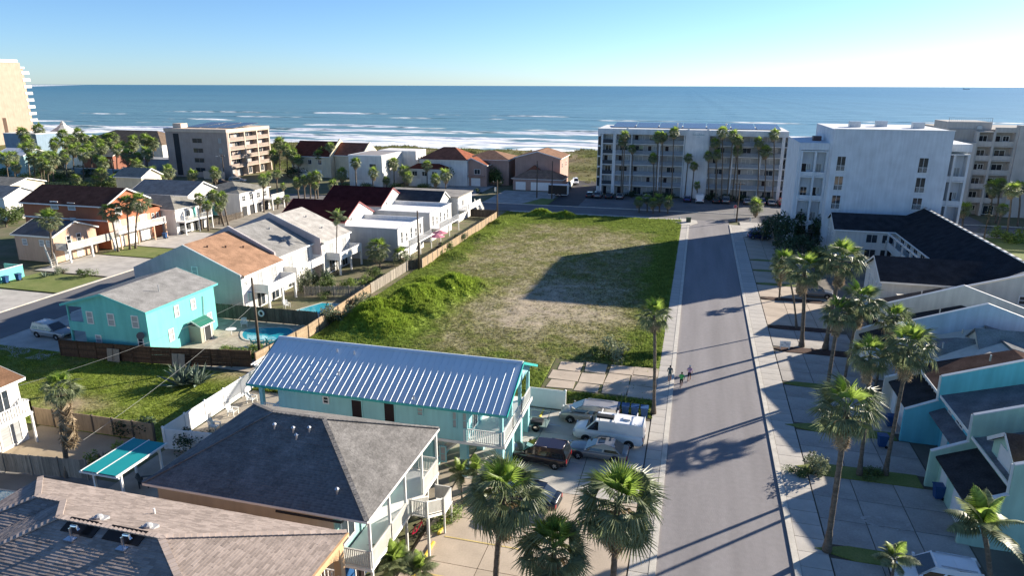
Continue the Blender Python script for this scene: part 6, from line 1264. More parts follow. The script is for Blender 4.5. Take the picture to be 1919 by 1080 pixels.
shrub(G(850, 345), 4.5, 6.5, 'large bushy tree between the terracotta and mauve houses', 'leaf'); shrub(G(930, 348), 3.5, 6.0, 'round leafy tree before the left mauve house', 'leaf'); shrub(G(560, 330), 5, 3.5, 'dark hedge right of the tan condo', 'leaf_dark'); shrub(G(897, 362), 1.3, 1.6, 'small dark bush on the coast road verge', 'leaf_dark')
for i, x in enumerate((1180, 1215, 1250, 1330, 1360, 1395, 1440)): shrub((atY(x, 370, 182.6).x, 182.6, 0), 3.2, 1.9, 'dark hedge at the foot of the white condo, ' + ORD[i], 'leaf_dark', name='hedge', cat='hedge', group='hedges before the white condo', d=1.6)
for i, x in enumerate((640, 690, 745, 790)): shrub(G(x, 356), 2.6, 2.2, 'bush among the coast road palms, ' + ORD[i], 'leaf', group='bushes among the coast road palms')
def spiky(p, r, n, label, name='agave', m='agave', cat='agave', up_=0.6):
    p = Vector(p); T = thing(name, label, cat, p); rr = random.Random(int(p.x * 9)); 
    me = MB(); me.face([(0, -0.06, 0), (0.55, -0.085, 0.02), (1, 0, -0.05), (0.55, 0, -0.03)]); me.face([(0, 0.06, 0), (0.55, 0, -0.03), (1, 0, -0.05), (0.55, 0.085, 0.02)]); me.face([(0, -0.06, 0), (0.55, 0, -0.03), (0, 0.06, 0)]); me = me.mesh('leaf', M[m])
    for i in range(n):
        c = child('leaf', me, T); c.matrix_local = Matrix.Translation((rr.uniform(-0.15, 0.15) * r, rr.uniform(-0.15, 0.15) * r, 0)) @ frond_matrix(i * 2.4, rad(82 - 68 * (i / n) ** 0.8), r * rr.uniform(0.8, 1.15))
    return T
spiky(G(340, 722), 2.3, 46, 'big grey agave clump on the lawn by the brown fence, left one'); spiky(G(372, 720), 2.0, 34, 'big grey agave clump on the lawn by the brown fence, right one')
spiky(G(1170, 765), 1.3, 22, 'spiky dark yucca behind the blue bins', 'yucca', 'leaf', 'yucca'); spiky(G(85, 520), 1.1, 20, 'pale spiky agave beside the white garden gate', 'agave'); spiky(G(993, 838), 0.7, 14, 'tiny spiky plant behind the maroon car', 'yucca', 'leaf', 'yucca')
def conifer(p, h, label):
    p = Vector(p); T = thing('conifer', label, 'conifer', p); MB().tube([p, p + Z1 * h], [0.16, 0.03], 6).build('trunk', M['trunk'], T); b = MB(); rr = random.Random(4)
    for i in range(420):
        t = rr.random() ** 0.8; z = h * (0.08 + 0.9 * t); z -= (z % 0.55) * 0.7; r = (1 - t) * h * 0.24 * rr.uniform(0.5, 1.05); a = rr.uniform(0, 6.28); q = p + Vector((math.cos(a) * r, math.sin(a) * r, z + rr.uniform(-0.08, 0.08) - r * 0.1)); u = Vector((math.cos(a), math.sin(a), -0.1)) * 0.34; v = Vector((-math.sin(a), math.cos(a), 0)) * 0.13
        b.face([q - u, q - v, q + u, q + v])
    b.build('crown', M['leaf_dark'], T)
conifer(G(1843, 452), 7.5, 'dark layered conifer behind the motel roof')

GU = [(90, 352, 7, 3), (118, 350, 7, 3), (135, 345, 7, 3.5), (8, 330, 8, 5), (35, 325, 8, 5), (85, 330, 8, 5), (160, 345, 6, 3), (222, 345, 6, 3), (262, 338, 6, 3), (276, 315, 7, 3), (255, 300, 8, 4), (20, 345, 7, 3.5), (48, 340, 8, 4.5), (75, 345, 8, 4), (108, 338, 8, 4.5), (128, 330, 9, 4), (150, 322, 9, 4), (172, 330, 8, 4.5), (200, 326, 9, 4), (228, 330, 8, 4), (246, 322, 9, 3.5), (60, 318, 10, 4.5), (100, 315, 10, 5), (140, 308, 10, 5), (180, 308, 10, 5), (215, 308, 10, 5), (300, 345, 6, 3), (330, 350, 6, 2.5), (375, 352, 5, 2.2)]
for i, (x, y, w_, h) in enumerate(sorted(GU)): shrub(G(x, y), w_ * 0.5, h * 0.6, 'leafy undergrowth below the beach grove palms, ' + ORD[i], ('leaf', 'leaf_dark', 'leaf_grey')[i % 3], group='undergrowth of the beach grove')
# ================================================================ FENCES
def fence(name, label, pts, h, m, panel=2.2, style='board', postm=None, post=0.1, cat='fence', sag=0.0):
    pts = [Vector((p[0], p[1], 0)) for p in pts]; T = thing(name, label, cat, pts[0]); pm = M[postm] if postm else M[m]; rr = random.Random(int(pts[0].x * 3 + pts[0].y))
    for a, b in zip(pts, pts[1:]):
        L = (b - a).length; n = max(1, round(L / panel)); d = (b - a) / n; e = d.normalized(); nn = Vector((-e.y, e.x, 0))
        for i in range(n + 1):
            c = a + d * i
            if i < n or b is pts[-1]:
                q = MB(); q.bar(c - Z1 * 0.1, c + Z1 * (h + 0.08), post)
                if style == 'vinyl': q.hexa([c + Vector((sx * post * 0.7, sy * post * 0.7, h + 0.08)) for sx, sy in ((-1, -1), (1, -1), (1, 1), (-1, 1))] + [c + Vector((sx * 0.01, sy * 0.01, h + 0.2)) for sx, sy in ((-1, -1), (1, -1), (1, 1), (-1, 1))])
                q.build('post', pm, T)
            if i == n: break
            p = MB(); c2 = c + d; z0 = 0.05
            if style in ('board', 'picket'):
                bw = 0.145 if style == 'board' else 0.11; gp_ = 0.006 if style == 'board' else 0.07; k = max(2, int((d.length - 0.1) / (bw + gp_)))
                for j in range(k):
                    o = c + e * (0.05 + (d.length - 0.1) * (j + 0.5) / k) + nn * rr.uniform(-0.008, 0.008); hh = h + rr.uniform(-0.03, 0.03) + (0.0 if style == 'board' else rr.uniform(-0.06, 0.03)); hw = (d.length - 0.1) / k / 2 - gp_ / 2
                    p.hexa([o - e * hw - nn * 0.012 + Z1 * z0, o + e * hw - nn * 0.012 + Z1 * z0, o + e * hw + nn * 0.012 + Z1 * z0, o - e * hw + nn * 0.012 + Z1 * z0, o - e * hw - nn * 0.012 + Z1 * hh, o + e * hw - nn * 0.012 + Z1 * hh, o + e * hw + nn * 0.012 + Z1 * hh, o - e * hw + nn * 0.012 + Z1 * hh])
                for z in (0.35, h - 0.35): p.bar(c + nn * 0.04 + Z1 * z, c2 + nn * 0.04 + Z1 * z, 0.04, 0.09)
            elif style == 'rail':
                k = max(3, int(h / 0.2))
                for j in range(k): z = z0 + (h - z0) * (j + 0.5) / k; p.bar(c + nn * rr.uniform(-0.01, 0.01) + Z1 * z, c2 + nn * rr.uniform(-0.01, 0.01) + Z1 * z, 0.03, (h - z0) / k - 0.012)
                p.bar(c + Z1 * (h + 0.03), c2 + Z1 * (h + 0.03), 0.14, 0.04)
            elif style == 'vinyl':
                p.bar(c + Z1 * (h / 2), c2 + Z1 * (h / 2), 0.03, h - 0.15); p.bar(c + Z1 * h, c2 + Z1 * h, 0.07, 0.12); p.bar(c + Z1 * 0.08, c2 + Z1 * 0.08, 0.07, 0.12)
            elif style == 'panel': p.bar(c + Z1 * (h / 2), c2 + Z1 * (h / 2), 0.06, h)
            p.build('fence_panel', M[m], T)
    return T
fence('wooden_fence', 'dark brown plank fence between the teal house and the lawn', [(-64.2, 54.0), (-53.3, 54.75), (-42.7, 56.6)], 1.85, 'wood_brown', 2.3, 'rail', 'wood_brown', 0.12)
fence('wooden_fence', 'tan plank fence on the lot edge beside the swimming pools', [(-42.4, 56.9), (-41.7, 66), (-42.4, 83.4)], 1.5, 'wood_tan', 2.4, 'rail', 'wood_brown', 0.13)
fence('picket_fence', 'grey picket fence climbing the lot edge below the dark pole', [(-42.5, 83.6), (-42.6, 96.8)], 1.6, 'wood_grey', 2.2, 'board', 'wood_grey', 0.1)
fence('wooden_fence', 'long tan fence on the far lot edge behind the terrace gardens', [(-40.9, 98.6), (-41.3, 143.2)], 1.6, 'wood_tan', 2.4, 'board', 'wood_grey', 0.1)
fence('wooden_fence', 'short dark fence link at the foot of the dark pole', [(-42.6, 97.0), (-40.9, 98.5)], 1.6, 'wood_dark', 1.2, 'board')
fence('wooden_fence', 'dark fence closing the last terrace garden near the coast road', [(-41.4, 143.3), (-47.5, 143.3)], 1.8, 'wood_dark', 2.0, 'board')
fence('wooden_fence', 'dark green-brown fence between the two swimming pools', [(-56.5, 69.3), (-42.6, 69.6)], 1.9, 'wood_dark', 2.3, 'board')
fence('picket_fence', 'grey picket fence behind the square swimming pool', [(-50.8, 80.2), (-43.0, 82.6)], 1.5, 'wood_grey', 2.0, 'picket')
fence('vinyl_fence', 'white vinyl fence running from the pergola to the canopy', [(-39.5, 53.0), (-39.5, 40.6)], 1.75, 'vinyl', 2.45, 'vinyl', 'vinyl', 0.13)
fence('vinyl_fence', 'white vinyl fence section crossing behind the turquoise canopy', [(-39.3, 40.5), (-34.6, 40.9)], 1.7, 'vinyl', 2.3, 'vinyl', 'vinyl', 0.13)
fence('tan_wall_fence', 'tan panel fence with dark posts below the lawn', [(-53.0, 41.05), (-41.0, 41.2)], 1.6, 'wood_tan', 2.1, 'panel', 'wood_dark', 0.14)
fence('wooden_fence', 'grey board fence at the left edge behind the tan roof', [(-53, 33.9), (-41.6, 35.2)], 1.6, 'wood_grey', 2.2, 'board')
fence('vinyl_fence', 'short white vinyl fence beside the silver minivan', [(-13.3, 55.6), (-9.8, 55.6)], 1.8, 'vinyl', 3.5, 'vinyl', 'vinyl', 0.16)
fence('picket_fence', 'dark picket fence beside the palms near the white two-storey house', [(-95.4, 119.6), (-95.4, 129.4)], 1.4, 'wood_dark', 2.4, 'picket')
for x, lb in ((-58.3, 'left of two'), (-50.7, 'right of two')):
    T = thing('plywood_sheet', 'grey board leaning on the brown fence, ' + lb, 'board', (x, 53.8, 0), group='boards leaning on the brown fence'); y = 54.0 + (x + 64.2) * 0.07
    MB().prism([(x, y - 0.35, 0.02), (x + 1.5, y - 0.3, 0.02), (x + 1.5, y - 0.12, 1.45), (x, y - 0.17, 1.45)], (0, 0.03, 0)).build('sheet', M['wood_grey'], T); MB().bar((x + 0.7, y - 0.38, 0.02), (x + 0.7, y - 0.2, 1.45), 0.05).build('batten', M['wood_grey'], T)
# ================================================================ POLES AND WIRES
def utility_pole(px, py, h, label, transformer=False, arm=True, light=False):
    p = G(px, py); T = thing('utility_pole', label, 'utility pole', p); MB().tube([p - Z1 * 0.2, p + Z1 * h], [0.17, 0.11], 9).build('pole', M['pole'], T, smooth=True)
    if arm: MB().bar(p + Vector((-1.0, 0, h - 0.5)), p + Vector((1.0, 0, h - 0.5)), 0.1, 0.12).build('crossarm', M['pole'], T); [MB().tube([p + Vector((x, 0, h - 0.44)), p + Vector((x, 0, h - 0.2))], [0.05, 0.04], 6).build('insulator', M['metal'], T) for x in (-0.85, 0.0, 0.85)]
    if transformer: MB().tube([p + Vector((-0.3, -0.1, h - 2.4)), p + Vector((-0.3, -0.1, h - 1.5)), p + Vector((-0.3, -0.1, h - 1.45))], [0.26, 0.26, 0.12], 10).build('transformer', M['metal'], T)
    if light: MB().bar(p + Vector((0, 0, h - 0.8)), p + Vector((-1.4, -0.4, h - 0.5)), 0.06).build('lamp_arm', M['metal'], T); MB().box(p.x - 1.9, p.y - 0.55, h - 0.58, p.x - 1.35, p.y - 0.3, h - 0.45).build('lamp_head', M['white'], T)
    return p
p1 = utility_pole(488, 674, 9.0, 'wooden utility pole with grey transformer beside the turquoise roof', True, False)
p2 = utility_pole(786, 506, 9.4, 'dark wooden pole on the lot edge by the grey picket fence', False, False)
p3 = utility_pole(932, 410, 8.4, 'wooden pole with fittings at the far corner of the lot', True, True)
utility_pole(1006, 371, 9.5, 'dark bare pole before the mauve garage house, left of two', False, False); utility_pole(1034, 373, 9.7, 'dark bare pole before the mauve garage house, right of two', False, False)
utility_pole(1380, 416, 8.6, 'dark utility pole on the street corner behind the stop sign', False, True); utility_pole(421, 336, 7.5, 'lamp pole before the tan condo', False, True, True); utility_pole(217, 352, 8, 'dark pole among the palms behind the orange house', False, True)
def wire(a, b, sag, label):
    a, b = Vector(a), Vector(b); pts = []
    for i in range(13):
        t = i / 12; q = a.lerp(b, t); q.z -= sag * 4 * t * (1 - t); pts.append(q)
    o = MB().tube(pts, [0.013] * 13, 4).build('overhead_wire', paint('wire_grey', (0.25, 0.26, 0.25)), None); setp(o, label, 'wire')
wire(p1 + Z1 * 7.0, (-51.2, 38.0, 4.9), 0.6, 'overhead cable from the transformer pole to the white house'); wire(p1 + Z1 * 6.2, (-41.5, 35.3, 3.2), 0.5, 'overhead cable from the transformer pole towards the lone palm')
# ================================================================ VEHICLES
def wheel_meshes(r, w):
    t = MB(); n = 18; pr = [(r * 0.62, -w / 2), (r * 0.94, -w / 2), (r, -w * 0.32), (r, w * 0.32), (r * 0.94, w / 2), (r * 0.62, w / 2)]
    for k in range(n):
        a, b = 6.2832 * k / n, 6.2832 * (k + 1) / n
        for (r0, y0), (r1, y1) in zip(pr, pr[1:]): t.face([(r0 * math.cos(a), y0, r0 * math.sin(a)), (r0 * math.cos(b), y0, r0 * math.sin(b)), (r1 * math.cos(b), y1, r1 * math.sin(b)), (r1 * math.cos(a), y1, r1 * math.sin(a))])
    m = MB(); rr = r * 0.63
    for sg in (-1, 1):
        m.face([(rr * math.cos(6.2832 * k / n), sg * w * 0.34, rr * math.sin(6.2832 * k / n)) for k in range(n)], 1)
        for k in range(5):
            a = 6.2832 * k / 5; c = Vector((math.cos(a), 0, math.sin(a))); s = Vector((-math.sin(a), 0, math.cos(a))) * 0.035
            m.hexa([c * 0.03 - s * 1.6 + Vector((0, sg * w * 0.35, 0)), c * 0.03 + s * 1.6 + Vector((0, sg * w * 0.35, 0)), c * rr * 0.96 + s + Vector((0, sg * w * 0.35, 0)), c * rr * 0.96 - s + Vector((0, sg * w * 0.35, 0)), c * 0.03 - s * 1.6 + Vector((0, sg * w * 0.44, 0)), c * 0.03 + s * 1.6 + Vector((0, sg * w * 0.44, 0)), c * rr * 0.96 + s + Vector((0, sg * w * 0.42, 0)), c * rr * 0.96 - s + Vector((0, sg * w * 0.42, 0))])
    return t.mesh('wheel', M['rubber']), m.mesh('rim', [M['rim'], M['dark']])
WM = wheel_meshes(0.34, 0.22)
def carpaint(name, col): return mat(name, col, rough=0.28, var=0.03, scale=0.8, spec=0.5, coat=0.8, metal=0.25)
KINDS = {  # L, W, H, hood z, belt z, (base rear, roof rear, roof front, base front) as fractions from the rear, side windows
    'sedan': (4.7, 1.82, 1.45, 0.86, 0.88, (0.08, 0.24, 0.50, 0.70), 2, 0.92), 'suv': (4.75, 1.9, 1.72, 0.98, 1.0, (0.0, 0.07, 0.55, 0.74), 3, 1.05), 'minivan': (5.05, 1.95, 1.74, 1.0, 1.04, (0.0, 0.05, 0.60, 0.82), 3, 1.04),
    'van': (5.7, 2.0, 2.1, 1.16, 1.2, (0.0, 0.01, 0.68, 0.82), 1, 1.2), 'hatch': (4.3, 1.78, 1.5, 0.92, 0.96, (0.02, 0.12, 0.52, 0.74), 2, 0.96), 'pickup': (5.6, 1.95, 1.8, 1.08, 1.1, (0.40, 0.42, 0.60, 0.72), 2, 0.85)}
def car(kind, label, loc, rz, paintm, group=None, rack=False, name=None):
    L, W, H, hz_, bz, (rb, rr_, rf, fb), nw, tail = KINDS[kind]; x = lambda t: (t - 0.5) * L; w = W / 2
    T = thing(name or {'suv': 'parked_suv', 'sedan': 'parked_sedan', 'minivan': 'parked_minivan', 'van': 'cargo_van', 'hatch': 'parked_hatchback', 'pickup': 'pickup_truck'}[kind], label, {'van': 'van', 'minivan': 'minivan', 'pickup': 'pickup'}.get(kind, 'car'), loc, rz, group, local=True)
    zl = 0.26; st = [(0.0, 0.86, 0.45, tail - 0.1), (0.012, 0.95, 0.34, tail - 0.03), (0.06, 1.0, zl, tail), (rb + 0.1, 1.0, zl, bz), (0.5, 1.0, zl, bz), (fb, 1.0, zl, bz), (fb + 0.03, 0.99, zl, hz_), (0.93, 0.95, zl + 0.02, hz_ - 0.1), (0.98, 0.84, 0.32, hz_ - 0.22), (1.0, 0.68, 0.42, hz_ - 0.34)]
    if kind == 'pickup': st = [(0.0, 0.95, 0.45, 1.0), (0.01, 1.0, 0.4, 1.05), (0.39, 1.0, zl, 1.05), (0.40, 1.0, zl, bz)] + st[4:]
    b = MB(); R0 = []
    for t, ws, z0, z1 in st:
        ww = w * ws; R0.append([(x(t), -ww * 0.88, z0), (x(t), -ww, z0 + 0.14), (x(t), -ww, z1 - (z1 - z0) * 0.3), (x(t), -ww * 0.93, z1 - 0.03), (x(t), -ww * 0.6, z1), (x(t), 0, z1 + 0.01), (x(t), ww * 0.6, z1), (x(t), ww * 0.93, z1 - 0.03), (x(t), ww, z1 - (z1 - z0) * 0.3), (x(t), ww, z0 + 0.14), (x(t), ww * 0.88, z0)])
    for A, B in zip(R0, R0[1:]):
        for i in range(10): b.face([A[i], A[i + 1], B[i + 1], B[i]])
        b.face([A[10], A[0], B[0], B[10]])
    b.face(R0[0]); b.face(list(reversed(R0[-1])))
    me = b.mesh('body', paintm); bm = bmesh.new(); bm.from_mesh(me); bmesh.ops.remove_doubles(bm, verts=bm.verts, dist=0.001); bmesh.ops.recalc_face_normals(bm, faces=bm.faces); bm.to_mesh(me); bm.free()
    me.polygons.foreach_set('use_smooth', [True] * len(me.polygons)); child('body', me, T)
    # cabin
    wb, wr = w * 0.94, w * 0.76 if kind != 'van' else w * 0.88; zr = H; c = [(x(rb), bz - 0.02), (x(rr_), zr - 0.04), (x((rr_ + rf) / 2), zr), (x(rf), zr - 0.05), (x(fb), bz - 0.02)]
    cb = MB()
    for (xa, za), (xb, zb) in zip(c, c[1:]):
        f = lambda z: wb + (wr - wb) * (z - bz) / (zr - bz); wa, w2 = f(za), f(zb)
        cb.face([(xa, -wa, za), (xb, -w2, zb), (xb, w2, zb), (xa, wa, za)])
    for sg in (-1, 1): cb.face([(xx, sg * (wb + (wr - wb) * (zz - bz) / (zr - bz)), zz) for xx, zz in c])
    cm = cb.mesh('cabin', paintm); bm = bmesh.new(); bm.from_mesh(cm); bmesh.ops.remove_doubles(bm, verts=bm.verts, dist=0.002)
    ed = [e for e in bm.edges if len(e.link_faces) == 2 and e.calc_face_angle(0) > 0.3]; bmesh.ops.bevel(bm, geom=ed, offset=0.07, segments=2, affect='EDGES', profile=0.6); bmesh.ops.recalc_face_normals(bm, faces=bm.faces); bm.to_mesh(cm); bm.free(); cm.polygons.foreach_set('use_smooth', [p_.area < 0.12 for p_ in cm.polygons]); child('cabin', cm, T)
    def pane(nm, pts, off):
        q = [Vector(p) for p in pts]; ctr = sum(q, Vector()) / len(q); q = [ctr + (p - ctr) * 0.91 + Vector(off) for p in q]; child(nm, MB().face(q).mesh(nm, M['carglass']), T)
    pane('windscreen', [(x(fb), -wb, bz), (x(rf), -wr, zr - 0.05), (x(rf), wr, zr - 0.05), (x(fb), wb, bz)], (0.014, 0, 0.014))
    if kind != 'van': pane('rear_window', [(x(rb), -wb, bz), (x(rr_), -wr, zr - 0.05), (x(rr_), wr, zr - 0.05), (x(rb), wb, bz)], (-0.014, 0, 0.012))
    for sg in (-1, 1):
        lo0, lo1, hi0, hi1 = x(rb) + 0.12, x(fb) - 0.05, x(rr_) + 0.03, x(rf)
        if kind == 'van': lo0, hi0 = x(0.62), x(0.62)
        for k in range(nw):
            t0, t1 = k / nw, (k + 1) / nw; lp = lambda a, c_, t: a + (c_ - a) * t; g = 0.03
            pane('side_window', [(lp(lo0, lo1, t0) + g, sg * wb, bz), (lp(lo0, lo1, t1) - g, sg * wb, bz), (lp(hi0, hi1, t1) - g, sg * wr, zr - 0.09), (lp(hi0, hi1, t0) + g, sg * wr, zr - 0.09)], (0, sg * 0.012, 0))
        for wx in (0.19, 0.8):
            ar = MB(); n = 14; ar.face([(x(wx) + 0.42 * math.cos(math.pi * k / n), sg * (w + 0.004), 0.34 + 0.42 * math.sin(math.pi * k / n)) for k in range(n + 1)] + [(x(wx) - 0.42, sg * (w + 0.004), 0.27), (x(wx) + 0.42, sg * (w + 0.004), 0.27)]); child('wheel_arch', ar.mesh('wheel_arch', M['dark']), T)
            o = child('wheel', WM[0], T); o.location = (x(wx), sg * (w - 0.09), 0.34); r = bpy.data.objects.new('rim', WM[1]); COL.objects.link(r); r.parent = o
        child('headlight', MB().box(x(0.975), sg * w * 0.78 - 0.16, hz_ - 0.36, x(0.992), sg * w * 0.78 + 0.16, hz_ - 0.2).mesh('headlight', M['lamp_clear']), T); child('tail_light', MB().box(x(-0.002), sg * w * 0.8 - 0.1, tail - 0.42, x(0.012), sg * w * 0.8 + 0.1, tail - 0.12).mesh('tail_light', M['lamp_red']), T)
        child('mirror', MB().box(x(fb) - 0.22, sg * (w + 0.02), bz + 0.02, x(fb) - 0.08, sg * (w + 0.2), bz + 0.16).mesh('mirror', paintm), T)
    child('bumper', MB().box(x(-0.004), -w * 0.86, 0.36, x(0.014), w * 0.86, 0.56).mesh('bumper', M['dark']), T); child('bumper', MB().box(x(0.986), -w * 0.66, 0.36, x(1.003), w * 0.66, 0.56).mesh('bumper', M['dark']), T)
    if rack == 'rails':
        for sg in (-1, 1): child('roof_rail', MB().bar((x(rr_ + 0.05), sg * wr * 0.9, zr + 0.04), (x(rf - 0.05), sg * wr * 0.9, zr + 0.04), 0.05).mesh('roof_rail', M['metal']), T)
    if rack == 'ladder':
        for xx in (0.12, 0.4, 0.62): child('rack_bar', MB().bar((x(xx), -w, zr + 0.16), (x(xx), w, zr + 0.16), 0.06).bar((x(xx), -w * 0.9, zr - 0.05), (x(xx), -w * 0.9, zr + 0.16), 0.05).bar((x(xx), w * 0.9, zr - 0.05), (x(xx), w * 0.9, zr + 0.16), 0.05).mesh('rack_bar', M['white']), T)
        child('roof_vent', MB().box(x(0.2), -0.25, zr, x(0.3), 0.25, zr + 0.12).mesh('roof_vent', M['white']), T)
        child('roof_load', MB().box(x(0.42), 0.35, zr + 0.2, x(0.66), 0.85, zr + 0.4).mesh('roof_load', M['dark']), T)
    if rack == 'sunroof': child('sunroof', MB().box(x(0.38), -0.4, zr - 0.02, x(0.47), 0.4, zr + 0.012).mesh('sunroof', M['carglass']), T)
    if kind == 'pickup': child('bed_floor', MB().box(x(0.03), -w * 0.85, 1.055, x(0.38), w * 0.85, 1.06).mesh('bed_floor', M['dark']), T)
    return T
P_sil = carpaint('silver_paint', (0.3, 0.305, 0.31)); P_wht = mat('white_car_paint', (0.75, 0.76, 0.77), rough=0.3, var=0.03, coat=0.6); P_mar = carpaint('maroon_paint', (0.017, 0.006, 0.008)); P_blk = carpaint('black_paint', (0.008, 0.009, 0.012)); P_gry = carpaint('grey_paint', (0.16, 0.165, 0.17)); P_blu = carpaint('blue_paint', (0.012, 0.03, 0.16)); P_red = carpaint('red_paint', (0.4, 0.015, 0.015)); P_champ = carpaint('champagne_paint', (0.36, 0.33, 0.29))
PI = math.pi
car('minivan', 'silver minivan parked beside the white van, next to the blue bins', (-7.35, 54.0, 0.07), PI, P_champ, rack='rails')
car('van', 'white cargo van with ladder rack parked beside the street', (-5.3, 51.0, 0.07), PI - 0.03, P_wht, rack='ladder')
car('sedan', 'grey sedan with sunroof parked in front of the white van', (-5.8, 48.2, 0.07), PI - 0.02, carpaint('dim_silver_paint', (0.17, 0.175, 0.18)), rack='sunroof')
car('suv', 'dark maroon car parked nose to the turquoise stilt house', (-10.1, 46.35, 0.07), PI - 0.06, P_mar)
car('sedan', 'black car half hidden behind the fan palm', (-9.7, 40.7, 0.07), PI - 0.1, P_blk)
car('suv', 'silver car parked on the apron left of the teal house', (-70.2, 58.6, 0.04), -0.05, P_sil, rack='rails')
car('suv', 'white car parked on the drive at the bottom right corner', (15.2, 38.9, 0.08), PI - 0.05, P_wht, rack='rails')
car('suv', 'grey car parked on the drive behind the broad palm trunk', (17.1, 98.6, 0.08), 0.0, P_gry); car('hatch', 'blue car parked under the dark trees by the pavement', (12.6, 136.3, 0.08), 0.1, P_blu)
car('hatch', 'dark car parked in the motel court between the wings', (27.5, 106, 0.0), PI, P_blu)
FC = [(1106, 371, 'hatch', P_blk, 'black'), (1121, 374, 'suv', P_gry, 'grey'), (1142, 373, 'sedan', P_blk, 'black'), (1162, 373, 'sedan', P_champ, 'champagne'), (1212, 372, 'hatch', P_sil, 'silver'), (1288, 374, 'hatch', P_blu, 'dark blue'), (1342, 374, 'sedan', P_blk, 'black'), (1360, 374, 'suv', P_gry, 'grey'), (1400, 375, 'hatch', P_sil, 'silver'), (1426, 376, 'suv', P_blu, 'dark blue'), (1445, 379, 'sedan', P_sil, 'silver')]
for i, (x, y, k, pm, cn) in enumerate(FC): car(k, cn + ' car parked before the white condo, ' + ORD[i] + ' of the row', (atY(x, y, 178.6).x, 178.6, 0.02), PI / 2, pm, group='cars parked before the white condo')
car('van', 'white van parked before the centre of the white condo', (atY(1311, 375, 178.4).x, 178.4, 0.02), PI / 2, P_wht); car('pickup', 'bright red pickup parked at the right end of the white condo', (atY(1466, 382, 178.4).x, 178.4, 0.02), PI / 2, P_red)
car('pickup', 'dark pickup on the lane beside the mauve house, nearer one', G(1064, 352), -1.4, P_gry); car('suv', 'white and dark car on the lane beside the mauve house, farther one', G(1078, 345), -1.4, P_wht)
car('suv', 'silver car parked before the tan condo wall', G(446, 342), 0.3, P_sil); car('sedan', 'dark red car parked before the tan condo wall', G(416, 345), 0.3, P_mar); car('suv', 'black car parked before the beige condo', G(1903, 397), PI / 2, P_blk)
car('hatch', 'silver car parked under the olive-roofed house', G(337, 437), 0.0, P_sil); car('suv', 'dark red car in the carport left of the silver one', G(324, 430), 0.0, P_mar)
T = thing('cargo_trailer', 'black-sided box trailer with white end beside the lane', 'trailer', G(1047, 367)); p = G(1047, 367); boxpart('box', paint('trailer_black', (0.012, 0.012, 0.013)), T, p.x - 2.6, p.y - 1.1, 0.55, p.x + 2.4, p.y + 1.1, 2.9); boxpart('end_panel', M['white'], T, p.x + 2.41, p.y - 1.1, 0.5, p.x + 2.5, p.y + 1.1, 2.95); boxpart('roof', M['white'], T, p.x - 2.65, p.y - 1.15, 2.91, p.x + 2.5, p.y + 1.15, 3.0)
for sx in (-0.5, 0.5): o = child('wheel', WM[0], T, loc=(p.x + sx, p.y - 1.12, 0.34)); r = bpy.data.objects.new('rim', WM[1]); COL.objects.link(r); r.parent = o
boxpart('skirt', M['white'], T, p.x - 2.6, p.y - 1.05, 0.38, p.x + 2.4, p.y + 1.05, 0.54)
# ================================================================ STREET FURNITURE AND SMALL THINGS
def bin_(p, label, rz=0.0, group=None):
    T = thing('wheelie_bin', label, 'bin', p, rz, group, local=True)
    child('body', MB().hexa([(-0.24, -0.26, 0.1), (0.24, -0.26, 0.1), (0.24, 0.22, 0.1), (-0.24, 0.22, 0.1), (-0.31, -0.36, 1.02), (0.31, -0.36, 1.02), (0.31, 0.34, 1.02), (-0.31, 0.34, 1.02)]).mesh('body', M['binblue']), T)
    child('lid', MB().prism([(-0.34, -0.4, 1.025), (0.34, -0.4, 1.025), (0.34, 0.36, 1.03), (-0.34, 0.36, 1.03)], (0, 0, 0.07)).mesh('lid', M['binblue']), T); child('handle', MB().bar((-0.28, 0.42, 0.98), (0.28, 0.42, 0.98), 0.04).mesh('handle', M['dark']), T)
    for x in (-0.27, 0.27): child('wheel', MB().tube([(x - 0.03, 0.26, 0.12), (x + 0.03, 0.26, 0.12)], [0.12, 0.12], 10).mesh('wheel', M['rubber']), T)
for i in range(4): bin_((-5.25 + i * 0.82, 55.75, 0.07), 'blue wheelie bin in the row by the minivan, ' + ORD[i], 0.05 * (i % 2), 'blue bins by the minivan')
bin_(G(1757, 935, 0.08), 'blue bin beside the mint garage door', -1.5); bin_(G(1652, 838, 0.08), 'blue bin near the cyan wall', -1.5); bin_(G(1667, 800, 0.08), 'dark blue bin in the shade behind the cyan wall', -1.5)
bin_(G(12, 531), 'blue bin by the turquoise garden wall, left one', -1.5); bin_(G(36, 526), 'blue bin by the turquoise garden wall, right one', -1.5); bin_(G(310, 447), 'teal-blue bin by the orange house garage', -1.5)
def wheel_stop(x, y, rz, label, group=None):
    T = setp(MB().hexa([(-0.09, -0.9, 0), (0.09, -0.9, 0), (0.09, 0.9, 0), (-0.09, 0.9, 0), (-0.06, -0.87, 0.14), (0.06, -0.87, 0.14), (0.06, 0.87, 0.14), (-0.06, 0.87, 0.14)]).build('wheel_stop', M['yellow'], None), label, 'wheel stop', group); T.location = (x, y, 0.07); T.rotation_euler = (0, 0, rz)
for y, lb in ((36.6, 'farther of the pair by the balcony'), (34.0, 'nearer of the pair by the balcony'), (30.9, 'nearest one beside the low palms')): wheel_stop(-14.35, y, 0, 'yellow concrete wheel stop, ' + lb, 'yellow wheel stops')
wheel_stop(-13.3, 46.4, 0, 'yellow wheel stop under the turquoise house'); wheel_stop(-11.6, 54.0, 0, 'yellow wheel stop in front of the silver minivan')
